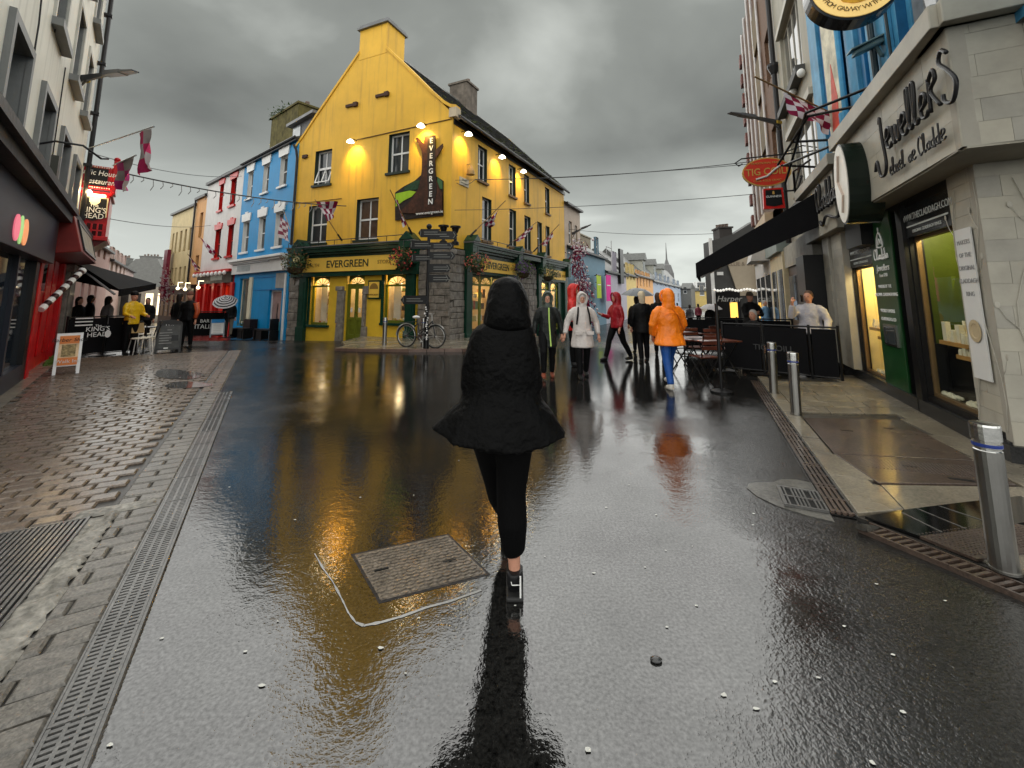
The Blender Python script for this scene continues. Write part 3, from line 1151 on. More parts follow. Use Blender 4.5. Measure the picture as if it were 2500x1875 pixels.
# pale grey flat strip of varying width round the manhole patch
mb = MB()
ln0 = [G(*p) for p in [(768, 1352), (790, 1390), (812, 1420), (838, 1470), (850, 1496), (868, 1520), (888, 1528), (930, 1520), (980, 1506), (1040, 1484), (1100, 1468), (1190, 1436)]]
ln = []
for a, b in zip(ln0[:-1], ln0[1:]):
    for q in range(6):
        p = a.lerp(b, q / 6)
        ln.append(p)
ws = [.002 + .008 * abs(mnoise.noise(Vector((k * .31, 2.2, 0)))) + (.004 if k > 30 else 0) for k in range(len(ln))]
for k in range(len(ln) - 1):
    a, b = ln[k], ln[k + 1]
    w0, w1 = ws[k], ws[k + 1]
    nn = Vector((-(b - a).y, (b - a).x, 0)).normalized()
    mb.poly([tuple(a - nn * w0 + Vector((0, 0, .002))), tuple(b - nn * w1 + Vector((0, 0, .002))), tuple(b + nn * w1 + Vector((0, 0, .002))), tuple(a + nn * w0 + Vector((0, 0, .002)))])
mb.build('pale_line', M('flat pale grey', (.3, .3, .29), .6, var=.3, spec=.1), None, label='pale grey line on the road around the manhole patch', cat='road marking')
# litter: pale scraps and petals trodden flat into the road
mb = MB()
for px, py in [(598, 1592), (640, 1675), (268, 1822), (735, 983), (930, 1583), (1022, 1510), (1258, 1480), (1625, 1345), (1575, 1386), (1602, 1258), (1628, 1532), (1768, 1698), (1846, 1732), (1997, 1656), (1892, 1666), (2140, 1427), (2308, 1468), (2180, 1600), (2205, 1740), (1435, 1832), (678, 1518), (1120, 1125), (1450, 1400), (1700, 1480), (1330, 1360), (1840, 1255), (1838, 1283), (2130, 1865), (990, 1645), (720, 1270), (880, 1215), (1480, 1240), (222, 1690), (1905, 1440), (1535, 1185), (1010, 1210), (2060, 1530), (340, 1470), (395, 1560), (560, 1190), (1690, 1335)]:
    p = G(px, py)
    r = RND.uniform(.006, .012) * (1.3 if py > 1550 else 1)
    n_ = 6
    zt = .0035
    if (p - FP.o).dot(FP.d) < 0: zt = .034
    i0 = mb.pts([(p.x + r * RND.uniform(.5, 1.2) * math.cos(q * 6.283 / n_), p.y + r * RND.uniform(.3, .8) * math.sin(q * 6.283 / n_), zt + RND.uniform(0, .0015)) for q in range(n_)])
    mb.face(range(i0, i0 + n_))
mb.build('litter', M('pale scraps', (.5, .5, .46), .4, bump=0), None, kind='stuff', label='small pale scraps of litter flattened on the wet road', cat='litter')
mb = MB()
p = G(1602, 1614)
mb.ball((p.x, p.y, .006), .028, .02, .009, 10, 5)
mb.build('pebble', M('dark pebble', (.03, .03, .03), .25, coat=.6), None, smooth=True, label='lone dark pebble lying on the asphalt', cat='stone')
# ------------------------------------------------------------------ yellow corner house
YEL = M('yellow render', (0.72, 0.42, 0.045), 0.55, var=0.13, scale=0.6, bump=0.3, bscale=30, streak=0.55, dirt=(0.36, 0.2, 0.05))
YELS = M('yellow shop paint', (0.7, 0.45, 0.035), 0.5, var=0.08, bump=0.12)
DGRN = M('dark green gloss', (0.008, 0.04, 0.024), 0.25, var=0.25, bump=0.06)
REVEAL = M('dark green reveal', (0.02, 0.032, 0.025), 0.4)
OLIVE = M('olive paint', (0.13, 0.15, 0.015), 0.4, var=0.1)
STONE = M('grey limestone', (0.19, 0.17, 0.145), 0.55, var=0.45, scale=5, bump=0.9, bscale=18, dist=0.03, coat=.25)
STONEJ = M('stone joint', (0.07, 0.062, 0.05), 0.8, var=0.3)
SIGNY = M('sign yellow', (0.82, 0.52, 0.08), 0.4, var=0.05, bump=0.03)
LETG = M('sign letter dark', (0.02, 0.03, 0.02), 0.4)
LETB = M('sign letter ochre', (0.25, 0.14, 0.03), 0.4)
WARMIN = M('warm interior', (0.75, 0.62, 0.42), 0.7, var=0.15)
GOODS = [M('goods %d' % i, c, .5, var=.3, scale=8) for i, c in enumerate([(.7, .68, .6), (.35, .18, .07), (.6, .5, .2), (.12, .1, .08), (.55, .12, .06), (.2, .3, .12)])]
BULB = M('lamp glow', (1, .95, .8), .4, emit=(1.0, .86, .55), estr=9.0, bump=0)

Cc = Vector((-2.3165, 15.742))
W = 8.6
Lx, Ly = -10.173, 19.24
FG = Frame(Lx, Ly, Cc.x - Lx, Cc.y - Ly)
FS = Frame(Cc.x, Cc.y, 0.443, 0.8965)
uc = lambda a, b: (W - b, W - a)
yh = thing('yellow_corner_house', FG.sub(W / 2, 4), 'yellow gabled corner house with green shopfront and lit floodlamps', 'building')
# gable wall
gw = [uc(6.34, 7.37) + (6.66, 8.28), uc(2.06, 3.12) + (6.72, 8.4), uc(6.4, 7.56) + (4.0, 5.72), uc(3.54, 4.72) + (4.0, 5.76)]
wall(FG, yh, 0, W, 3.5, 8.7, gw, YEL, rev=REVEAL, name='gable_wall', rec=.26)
mb = MB(FG)
mb.prism([(0, 8.7), (W, 8.7), (W - .25, 9.02), (4.3, 13.25), (.25, 9.02)], 0, .26)
mb.build('gable_top', YEL, yh)
for k, g in enumerate(gw):
    window(FG, yh, g[0], g[1], g[2], g[3], rec=.2, fr=.075, nv=1, nh=1, gm=DGLASS if k != 3 else glass('brown lit glass', (.09, .055, .035)), sill=(REVEAL, .09, .1, .08), hopper=(k == 0))
# street wall
sw = [(1.93, 2.72, 6.6, 8.16), (4.88, 5.65, 6.6, 8.16), (6.68, 7.34, 6.6, 8.14), (9.66, 10.36, 6.57, 8.14),
      (2.33, 3.15, 4.05, 5.95), (4.94, 5.7, 4.05, 5.92), (6.7, 7.5, 4.05, 5.9), (8.42, 9.1, 4.05, 5.85), (9.66, 10.3, 4.05, 5.8)]
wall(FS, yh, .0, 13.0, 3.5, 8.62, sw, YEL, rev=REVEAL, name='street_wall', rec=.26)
for k, g in enumerate(sw):
    window(FS, yh, g[0], g[1], g[2], g[3], rec=.16, fr=.06, nv=1 if k < 3 else 0, nh=1, sill=(M('brown sill', (.16, .1, .05), .6), .09, .1, .06))
mb = MB(FS)
mb.poly([(13, .0, -.7), (13, 8.6, -.7), (13, 8.6, 8.7), (13, 4.3, 13.2), (13, 0, 8.7)])
mb.poly([(0, 8.61, -.7), (13, 8.61, -.7), (13, 8.61, 8.7), (0, 8.61, 8.7)])
mb.build('rear_wall', YEL, yh)
rf = slate_roof(FS, yh, [(.12, -.3, 8.62), (13.1, -.3, 8.62), (13.1, 4.3, 13.12), (.12, 4.3, 13.12)], rows=26, cols=46)
mb = MB(FS)
mb.hexa([(13.1, 4.3, 13.06), (.12, 4.3, 13.06), (.12, 8.9, 8.56), (13.1, 8.9, 8.56), (13.1, 4.3, 13.12), (.12, 4.3, 13.12), (.12, 8.9, 8.62), (13.1, 8.9, 8.62)])
mb.build('rear_roof', SLATE, yh)
mb = MB(FS)
for k in range(26):
    mb.hexa([(.12 + k * .5, 4.12, 13.0), (.6 + k * .5, 4.12, 13.0), (.6 + k * .5, 4.48, 13.0), (.12 + k * .5, 4.48, 13.0), (.12 + k * .5, 4.24, 13.19), (.6 + k * .5, 4.24, 13.19), (.6 + k * .5, 4.36, 13.19), (.12 + k * .5, 4.36, 13.19)])
mb.build('ridge_tiles', SLATE, rf, kind='stuff')
# moss tufts on the slates near the eave
mb = MB(FS)
for k in range(120):
    t_ = RND.random() ** 2 * .8
    u_ = RND.uniform(.2, 12.8)
    mb.ball((u_, -.25 + 4.5 * t_, 8.7 + 4.45 * t_), RND.uniform(.03, .09), RND.uniform(.03, .07), .025, 6, 4)
mb.build('moss', MOSS, rf, kind='stuff')
# gutter, fascia and downpipe
mb = MB(FS)
mb.box(.05, 13.1, -.06, .02, 8.36, 8.56)
mb.build('eaves_board', BLACK, yh)
mb = MB(FS)
mb.tube([(.0, -.34, 8.58), (13.1, -.34, 8.52)], .07, 8)
mb.build('gutter', GUTTER, yh)
mb = MB(FG)
mb.tube([(-.02, -.2, 8.75), (.08, -.12, 8.5), (.1, -.06, 8.1), (.1, -.06, 4.0)], .055, 8)
mb.build('downpipe', GUTTER, yh)
# coping along the gable
def cope(pts):
    mb = MB(FG)
    for (a, b), (c, d) in zip(pts[:-1], pts[1:]):
        mb.hexa([(a, -.05, b - .05), (c, -.05, d - .05), (c, .3, d - .05), (a, .3, b - .05), (a, -.05, b + .09), (c, -.05, d + .09), (c, .3, d + .09), (a, .3, b + .09)])
    mb.build('coping', YEL, yh)
cope([(5.1, 12.45), (6.4, 11.12), (7.5, 9.95), (8.15, 9.32), (8.5, 9.08), (8.75, 9.0)])
cope([(3.6, 12.56), (2.2, 11.12), (1.1, 9.98), (.4, 9.2), (-.1, 8.7)])
mb = MB(FG)
mb.box(8.45, 8.78, -.06, .3, 8.62, 9.0)
mb.build('kneeler', M('pale kneeler', (.5, .42, .3), .7), yh)
# gable chimney
mb = MB(FG)
mb.box(uc(3.43, 5.01)[0], uc(3.43, 5.01)[1], -.012, 1.15, 12.2, 13.62)
ch = mb.build('chimney', YEL, yh)
mb = MB(FG)
mb.box(3.5, 5.26, -.13, 1.28, 13.62, 13.72); mb.box(3.56, 5.2, -.07, 1.2, 13.72, 13.84)
mb.build('chimney_cap', LEAD, ch)
for u_ in (3.95, 4.4, 4.85):
    mb = MB(FG); mb.lathe((u_, .55, 13.84), [(.16, 0), (.13, .12), (.14, .2), (.1, .2)], 10); mb.build('chimney_pot', POT, ch)
chimney(FS, yh, 6.7, 7.9, 3.7, 4.9, 11.6, 14.35, M('sooty render', (.13, .11, .09), .8, var=.4, streak=.5), pots=2, along='y')
# iron pattress bars on the gable
for a, b, z, dz in ((3.0, 3.62, 10.05, .0), (4.7, 5.35, 10.18, .0)):
    mb = MB(FG); mb.box(a, b, -.09, -.0, z, z + .12); mb.box(b - .16, b + .05, -.12, -.0, z - .04, z + .15)
    mb.build('pattress_bar', M('rusty bar', (.06, .03, .02), .7), yh)
mb = MB(FG); mb.box(.45, .75, -.09, 0, 8.05, 8.2); mb.build('pattress_bar', MATS['rusty bar'], yh)
mb = MB(FG)
mb.tube([(3.7, -.02, 8.45), (6, -.02, 8.5), (8.58, -.02, 8.55)], .02, 6)
mb.build('cable', M('brown cable', (.14, .08, .03), .7), yh)
mb = MB(FG); mb.tube([(.15, -.02, 5.95), (1.2, -.03, 5.9), (3.0, -.02, 5.9)], .015, 6); mb.build('cable', MATS['brown cable'], yh)


def floodlamp(F, u, z, parent, power=55):
    mb = MB(F)
    mb.tube([(u, 0, z + .14), (u, -.16, z + .16), (u, -.3, z + .08)], .022, 6)
    a = mb.build('lamp_arm', DKIRON, parent)
    mb = MB(F)
    mb.lathe((u, -.34, z), [(.03, .1), (.11, .05), (.165, -.04), (.15, -.04), (.1, .03)], 14)
    mb.build('lamp_shade', M('lamp shade white', (.8, .8, .78), .4, emit=(1, .9, .7), estr=1.6), a)
    mb = MB(F)
    mb.ball((u, -.34, z - .03), .1, .1, .055, 12, 6)
    mb.build('bulb', BULB, a, smooth=True)
    spot_light('floodlamp_light', F.w(u, -.42, z - .1), F.w(u, 0.1, z - .62), power, (1.0, .62, .12), 105, .9, parent)


floodlamp(FG, W - 4.93, 8.28, yh, 66)
floodlamp(FG, W - 1.26, 8.36, yh, 70)
for px, py in ((1144, 327), (1226, 383), (1278, 418)):
    u_, z_ = FS.uz(px, py, -.34)
    floodlamp(FS, u_, z_, yh, 44)

# --- shopfront on the gable side
ops = [uc(6.04, 7.13) + (.45, 2.5), uc(4.1, 5.08) + (-.7, 2.5), uc(1.95, 3.06) + (.62, 2.5)]
wall(FG, yh, uc(1.48, 8.5)[0], uc(1.48, 8.5)[1], -.7, 3.5, ops, YELS, name='shop_wall', rec=.3, y=.004)
# cornice and fascia
mb = MB(FG)
for y0, z0, z1 in ((-.18, 2.5, 3.42), (-.3, 3.42, 3.52), (-.4, 3.52, 3.66), (-.46, 3.66, 3.76)):
    mb.box(.35, 7.25, y0, .0, z0, z1)
cn = mb.build('fascia', DGRN, yh, bevel=.012)
mb = MB(FG); mb.box(.3, 7.3, -.5, .0, 3.76, 3.8); mb.build('lead_flashing', LEAD, cn)
mb = MB(FG)
mb.tube([(.4, -.42, 4.0), (6.9, -.42, 4.02)], .018, 6)
for k in range(8): mb.tube([(.4 + k * .92, -.42, 3.8), (.4 + k * .92, -.42, 4.0)], .012, 6)
mb.build('rail', DKIRON, cn)
# sign board with hollowed corners
s0, s1, t0, t1 = uc(2.2, 7.6)[0], uc(2.2, 7.6)[1], 2.7, 3.3
def signpoly(a, b, c, d, r=.13):
    o = []
    for cx, cz, a0 in ((a, c, 90), (b, c, 180), (b, d, 270), (a, d, 360)):
        for k in range(5):
            t_ = rad(a0 - k * 22.5)
            o.append((cx + r * math.cos(t_), cz + r * math.sin(t_)))
    return o
mb = MB(FG); mb.prism(signpoly(s0, s1, t0, t1), -.225, -.18); sb = mb.build('sign_board', SIGNY, yh)
text(FG, (s0 + s1) / 2 + .02, 3.0, -.232, 'EVERGREEN', .43, LETG, sb, xs=1.02, bold=.004)
text(FG, s0 + .72, 2.98, -.232, 'HEALTH', .21, LETB, sb, xs=1.1)
text(FG, s1 - .72, 3.02, -.232, 'STORE', .21, LETB, sb, xs=1.1)
# pilasters
for a, b in (uc(1.5, 1.92), uc(7.3, 7.72)):
    mb = MB(FG); mb.box(a, b, -.14, .0, -.4, 2.5); mb.box(a - .03, b + .03, -.18, 0, -.4, .35); mb.box(a + .1, b - .1, -.16, 0, .6, 2.3)
    mb.build('pilaster', DGRN, yh, bevel=.01)
for a, b in (uc(1.38, 1.98), uc(7.25, 7.85)):
    mb = MB(FG); mb.box(a, b, -.42, 0, 2.9, 3.5); mb.prism([(a - .05, 3.82), (b + .05, 3.82), ((a + b) / 2, 4.15)], -.52, 0); mb.box(a - .04, b + .04, -.5, 0, 3.5, 3.82)
    mb.build('console_bracket', DGRN, yh, bevel=.012)
mb = MB(FG); mb.lathe((uc(7.25, 7.85)[0] + .3, -.56, 3.25), [(.13, 0), (.13, .14)], 14, 'y'); mb.build('round_boss', M('pale boss', (.7, .62, .35), .5), yh)


def stonework(F, parent, u0, u1, z0, z1, seed, y=-.05, name='stone_facing'):
    rr = random.Random(seed)
    mb = MB(F); mb.box(u0, u1, y + .02, y + .3, z0, z1)
    core = mb.build(name, STONEJ, parent)
    z = z0
    while z < z1 - .05:
        h = min(rr.uniform(.2, .36), z1 - z)
        u = u0
        while u < u1 - .02:
            w_ = rr.uniform(.22, .52)
            if u1 - u - w_ < .14: w_ = u1 - u
            mb = MB(F)
            a, b, c, d = u + .008, u + w_ - .008, z + .008, z + h - .008
            j = lambda s_=.012: rr.uniform(-s_, s_)
            yy = y - rr.uniform(.0, .045)
            mb.hexa([(a + j(), yy + j(), c + j()), (b + j(), yy + j(), c + j()), (b, y + .05, c), (a, y + .05, c), (a + j(), yy + j(), d + j()), (b + j(), yy + j(), d + j()), (b, y + .05, d), (a, y + .05, d)])
            mb.build('stone', STONE, core, bevel=.018)
            u += w_
        z += h
    return core


stonework(FG, yh, uc(0, 1.36)[0], W + .05, -.3, 3.45, 5)
stonework(FS, yh, -.05, .93, -.3, 3.45, 6)
stonework(FG, yh, uc(7.8, 8.42)[0], uc(7.8, 8.42)[1], -.6, 2.9, 7)
stonework(FS, yh, 5.65, 8.1, -.5, 3.3, 8)
# door with fanlight and stone jambs
d0, d1 = uc(4.1, 5.08)


def fan_window(F, parent, u0, u1, z0, z1, y, rec, fm, door=False):
    """glazed opening with a semicircular fanlight"""
    um = (u0 + u1) / 2
    r = (u1 - u0) / 2
    zs = z1 - r * .72
    yf = y + rec
    mb = MB(F)
    f = .07
    mb.box(u0, u0 + f, yf, yf + .06, z0, zs); mb.box(u1 - f, u1, yf, yf + .06, z0, zs)
    mb.box(u0 + f, u1 - f, yf, yf + .06, z0, z0 + .1); mb.box(u0, u1, yf - .01, yf + .06, zs - .05, zs + .03)
    n = 14
    # spandrel over the arch
    for k in range(n):
        a0, a1 = math.pi * k / n, math.pi * (k + 1) / n
        p0 = (um + (r - .05) * math.cos(a0), zs + (r * .72 - .05) * math.sin(a0)); p1 = (um + (r - .05) * math.cos(a1), zs + (r * .72 - .05) * math.sin(a1))
        mb.hexa([(p0[0], yf, p0[1]), (p1[0], yf, p1[1]), (p1[0], yf + .05, p1[1]), (p0[0], yf + .05, p0[1]), (p0[0], yf, z1 + .01), (p1[0], yf, z1 + .01), (p1[0], yf + .05, z1 + .01), (p0[0], yf + .05, z1 + .01)])
    w_ = mb.build('door_frame' if door else 'shop_window', fm, parent)
    mb = MB(F)
    for k in range(1, 6):
        a0 = math.pi * k / 6
        mb.tube([(um, yf + .02, zs + .02), (um + (r - .05) * math.cos(a0), yf + .02, zs + (r * .72 - .05) * math.sin(a0))], .012, 5)
    mb.build('fanlight_bars', fm, w_)
    mb = MB(F); mb.poly([(u0 + f, yf + .03, z0 + .1), (u1 - f, yf + .03, z0 + .1), (u1 - f, yf + .03, zs), (u0 + f, yf + .03, zs)])
    if not door: mb.build('pane', CGLASS, w_)
    mb = MB(F); mb.poly([(um + (r - .05) * math.cos(math.pi * k / n), yf + .032, zs + .03 + (r * .72 - .06) * math.sin(math.pi * k / n)) for k in range(n + 1)])
    mb.build('fanlight_pane', CGLASS, w_)
    return w_, zs


for o in (ops[0], ops[2]):
    w_, zs = fan_window(FG, yh, o[0], o[1], o[2], o[3], 0, .1, OLIVE)
    mb = MB(FG); mb.box(o[0] - .12, o[1] + .1, -.1, .12, o[2] - .1, o[2]); mb.build('sill', DGRN, w_, bevel=.01)
    mb = MB(FG); mb.box(o[0] - .14, o[0], -.02, .1, o[2], 2.5); mb.build('jamb', DGRN, w_)
    rm = room(FG, yh, o[0] - .1, o[1] + .1, .35, 1.6, o[2] - .02, 2.7, WARMIN)
    for k, z_ in enumerate((.95, 1.35, 1.72)):
        mb = MB(FG); mb.box(o[0] + .42, o[1], .55, 1.2, o[2] + z_ - .5, o[2] + z_ - .47); mb.build('shelf', GOODS[1], rm)
        mb = MB(FG)
        u_ = o[0] + .45
        while u_ < o[1] - .1:
            w2 = RND.uniform(.06, .16)
            mb.mi = RND.randrange(6)
            mb.box(u_, u_ + w2, .56, .8, o[2] + z_ - .47, o[2] + z_ - .47 + RND.uniform(.1, .26))
            u_ += w2 + RND.uniform(.01, .06)
        mb.build('stock', GOODS, rm, kind='stuff')
    mb = MB(FG)
    for k in range(7):
        mb.mi = RND.randrange(6)
        mb.box(o[0] + .12 + k * .13, o[0] + .22 + k * .13, .42, .55, o[2], o[2] + RND.uniform(.08, .2))
    mb.build('stock', GOODS, rm, kind='stuff')
    mb = MB(FG); mb.box(o[0] + .05, o[0] + .4, .55, .6, o[2], 2.2); mb.build('display_panel', M('pale panel', (.75, .72, .65), .6), rm)
    point_light('shop_light', FG.w((o[0] + o[1]) / 2, .55, 2.35), 11, (1.0, .74, .4), .15, yh)
w_, zs = fan_window(FG, yh, d0, d1, -.15, 2.5, 0, .1, OLIVE, True)
mid = (d0 + d1) / 2
for a, b in ((d0 + .07, mid - .01), (mid + .01, d1 - .07)):
    mb = MB(FG); f = .07
    mb.box(a, a + f, .1, .15, -.15, zs - .05); mb.box(b - f, b, .1, .15, -.15, zs - .05); mb.box(a + f, b - f, .1, .15, -.15, .1); mb.box(a + f, b - f, .1, .15, .68, .8); mb.box(a + f, b - f, .1, .15, zs - .18, zs - .05)
    mb.box(a + f, b - f, .125, .14, .1, .68)
    dl = mb.build('door', OLIVE, yh, bevel=.006)
    mb = MB(FG); mb.box(a + f + .05, b - f - .05, .11, .13, .3, .5); mb.build('door_panel', OLIVE, dl)
    mb = MB(FG); mb.box(a + f, b - f, .12, .128, .8, zs - .18); mb.build('pane', CGLASS, dl)
    mb = MB(FG); mb.box(a + .12, a + .22, .115, .119, 1.0, 1.2); mb.build('notice', WHITE, dl)
mb = MB(FG); mb.lathe((mid + .05, .06, 1.0), [(.03, 0), (.03, .06)], 8, 'y'); mb.build('door_knob', M('brass', (.5, .35, .1), .25, metal=1), yh)
rm = room(FG, yh, d0 - .3, d1 + .3, .35, 2.2, -.15, 2.7, WARMIN)
mb = MB(FG)
for k in range(12):
    mb.mi = RND.randrange(6)
    mb.box(d0 + RND.uniform(-.2, .9), d1 - RND.uniform(-.1, .5), 1.4, 1.8, .2 + k * .17, .3 + k * .17)
mb.build('stock', GOODS, rm, kind='stuff')
point_light('shop_light', FG.w(mid, 1.0, 2.4), 12, (1.0, .74, .4), .15, yh)
for a, b, z0, z1 in ((d0 - .5, d0 - .1, 1.9, 2.08), (d0 - .42, d0 - .02, .55, 1.9), (d0 - .4, d0 - .02, -.2, .55), (d1 + .02, d1 + .3, 1.75, 2.08), (d1 + .02, d1 + .16, .45, 1.75), (d1 + .0, d1 + .26, -.2, .45)):
    mb = MB(FG)
    j = lambda: RND.uniform(-.03, .03)
    mb.hexa([(a + j(), -.12, z0), (b + j(), -.12, z0), (b, .1, z0), (a, .1, z0), (a + j(), -.1, z1), (b + j(), -.1, z1), (b, .1, z1), (a, .1, z1)])
    mb.build('door_jamb_stone', STONE, yh, bevel=.02)
# framed notice
a, b = uc(3.22, 3.86)
mb = MB(FG); mb.box(a, b, -.05, 0, 1.55, 2.3); nb = mb.build('notice_board', DGRN, yh)
mb = MB(FG); mb.box(a + .06, b - .06, -.06, -.05, 1.61, 2.24); mb.build('notice_face', SIGNY, nb)
mb = MB(FG); mb.prism([(a + .1, 1.95)] + [((a + b) / 2 + .22 * math.cos(math.pi * k / 10), 1.95 + .24 * math.sin(math.pi * k / 10)) for k in range(11)] + [(a + .1, 1.95)], -.063, -.06)
mb.build('arch_mark', LETB, nb)
text(FG, (a + b) / 2, 1.72, -.064, 'EVERGREEN', .09, LETB, nb)
# tree-shaped painted sign
BARK = M('painted bark', (.05, .018, .009), .5, var=.6, scale=6, streak=.6, dirt=(.012, .008, .006))
SOIL = M('painted soil', (.018, .012, .01), .5, var=.6, scale=9)
LIME = M('painted field', (.3, .5, .02), .5, var=.15)
BUSH = M('painted bushes', (.012, .045, .02), .5, var=.5, scale=10)
ts = thing('tree_sign', FG.sub(W - 1.5, -.05, 4.7), 'tall tree-trunk shaped wall sign reading EVERGREEN on the yellow gable', 'sign')
tp = lambda L: [FG.uz(x, y, -.08) for x, y in L][::-1]
mb = MB(FG); mb.prism(tp([(964, 538), (964, 470), (985, 455), (1012, 441), (1030, 425), (1066, 431), (1081, 441), (1081, 526)]), -.07, -.02)
bd = mb.build('board', SOIL, ts)
mb = MB(FG); mb.prism(tp([(966, 505), (966, 473), (1000, 465), (1016, 468), (1005, 480), (985, 490)]), -.085, -.07); mb.build('field', LIME, ts)
mb = MB(FG); mb.prism(tp([(985, 466), (987, 458), (1000, 450), (1012, 442), (1026, 440), (1020, 462), (1004, 464)]), -.088, -.07); mb.build('bushes', BUSH, ts)
mb = MB(FG); mb.prism(tp([(1066, 458), (1068, 432), (1080, 443), (1080, 462)]), -.085, -.07); mb.build('bushes', M('painted hill', (.05, .12, .05), .5), ts)
trunk = [(975, 520), (1004, 490), (1022, 462), (1028, 440), (1031, 415), (1032, 382), (1030, 368), (1016, 338), (1023, 337), (1036, 352), (1038, 332), (1064, 331), (1065, 366), (1082, 351), (1083, 359), (1064, 390), (1064, 415), (1066, 440), (1074, 460), (1080, 470), (1080, 515), (1040, 522)]
mb = MB(FG); mb.prism(tp(trunk), -.12, -.088); mb.build('trunk', BARK, ts)
mb = MB(FG); mb.prism(tp([(1046, 340), (1064, 338), (1064, 415), (1068, 470), (1060, 500), (1048, 495), (1044, 420)]), -.128, -.12); mb.build('dark_panel', SOIL, ts)
for k, c in enumerate('EVERGREEN'):
    u_, z_ = FG.uz(1053 - k * .25, 344 + k * 18.6, -.13)
    text(FG, u_, z_, -.134, c, .3, WHITE, ts, bold=.006)
u_, z_ = FG.uz(1048, 519, -.13)
text(FG, u_ , z_, -.134, 'www.evergreen.ie', .17, WHITE, ts)
# corner street lamp bell and name plate
u_, z_ = FS.uz(1122, 438)
mb = MB(FS); mb.box(u_ - .02, u_ + .62, -.04, 0, z_ - .2, z_ + .12); pl = mb.build('street_name_plate', M('pale plate', (.5, .47, .38), .5), yh)
text(FS, u_ + .3, z_ + .02, -.045, 'SRAID', .13, LETG, pl, extrude=.002); text(FS, u_ + .3, z_ - .11, -.045, 'MAINGUARD ST', .08, LETG, pl, extrude=.002)
mb = MB(FS); mb.tube([(u_ + .5, 0, z_ + .75), (u_ + .5, -.18, z_ + .75)], .02, 6); mb.lathe((u_ + .5, -.2, z_ + .3), [(.17, 0), (.15, .15), (.08, .3), (.03, .4)], 12); mb.build('bell_lamp', M('ochre lamp', (.3, .2, .08), .4), yh)

# --- street-side shopfront
sops = [(1.4, 4.3, .1, 2.5), (4.55, 5.5, -.7, 2.4), (8.9, 10.1, .2, 2.5), (10.4, 11.7, -.7, 2.5)]
wall(FS, yh, .93, 13.0, -.8, 3.5, sops, DGRN, name='shop_wall', rec=.25, y=.004)
mb = MB(FS)
for y0, z0, z1 in ((-.16, 2.55, 3.42), (-.28, 3.42, 3.52), (-.38, 3.52, 3.66), (-.44, 3.66, 3.76)):
    mb.box(.95, 5.6, y0, 0, z0, z1); mb.box(8.2, 12.9, y0, 0, z0, z1)
mb.box(5.6, 8.2, -.36, 0, 3.5, 3.72)
cn = mb.build('fascia', DGRN, yh, bevel=.012)
mb = MB(FS); mb.box(.9, 12.95, -.48, 0, 3.76, 3.8); mb.build('lead_flashing', LEAD, cn)
mb = MB(FS); mb.tube([(1.2, -.4, 4.0), (6.62, -.4, 4.0)], .016, 6)
for k in range(7): mb.tube([(1.2 + k * .9, -.4, 3.79), (1.2 + k * .9, -.4, 4.0)], .012, 6)
mb.build('rail', DKIRON, cn)
for a, b in ((2.0, 5.45), (9.0, 12.6)):
    mb = MB(FS); mb.prism(signpoly(a, b, 2.68, 3.24), -.2, -.16); sb = mb.build('sign_board', SIGNY, yh)
    text(FS, (a + b) / 2 - .2, 2.96, -.206, 'EVERGREEN', .42, LETG, sb, xs=.9, bold=.004)
    text(FS, b - .5, 2.94, -.206, 'STORE', .2, LETB, sb)
for a in (.95, 5.2, 8.2, 12.5):
    mb = MB(FS); mb.box(a, a + .42, -.16, 0, -.6, 2.55); mb.box(a - .03, a + .45, -.2, 0, -.6, .2); mb.build('pilaster', DGRN, yh, bevel=.01)
    mb = MB(FS); mb.box(a - .02, a + .44, -.42, 0, 2.9, 3.76); mb.prism([(a - .06, 3.82), (a + .5, 3.82), (a + .22, 4.1)], -.5, 0); mb.build('console_bracket', DGRN, yh, bevel=.01)
for o in sops:
    n_ = 3 if o[1] - o[0] > 2 else 1
    w_ = (o[1] - o[0]) / n_
    for k in range(n_):
        fan_window(FS, yh, o[0] + k * w_, o[0] + (k + 1) * w_, max(o[2], -.3), o[3], 0, .08, OLIVE)
    rm = room(FS, yh, o[0] - .1, o[1] + .1, .3, 1.8, max(o[2], -.3), 2.7, WARMIN)
    mb = MB(FS)
    for k in range(24):
        mb.mi = RND.randrange(6)
        u_ = RND.uniform(o[0], o[1] - .3); z_ = max(o[2], 0) + RND.choice((0, .5, 1.0, 1.5))
        mb.box(u_, u_ + RND.uniform(.1, .3), .6, .9, z_, z_ + RND.uniform(.1, .4))
    mb.build('stock', GOODS, rm, kind='stuff')
    point_light('shop_light', FS.w((o[0] + o[1]) / 2, .7, 2.4), 17, (1.0, .72, .36), .15, yh)
# urn lamps on the corner
for k, (px, py) in enumerate(((1083, 560), (1112, 562))):
    p = at(px, py, 15.35)
    t = thing('urn_finial', frame_at(p), ['black iron urn finial over the stone corner, left of the pair', 'black iron urn finial over the stone corner, right of the pair'][k], 'finial', 'urn finials on the corner')
    mb = MB(frame_at(p)); mb.lathe((0, 0, -.55), [(.14, 0), (.14, .1), (.06, .16), (.05, .4), (.11, .5), (.14, .62), (.2, .64), (.2, .7), (.02, .72)], 14)
    mb.build('urn', BLACK, t, smooth=False)

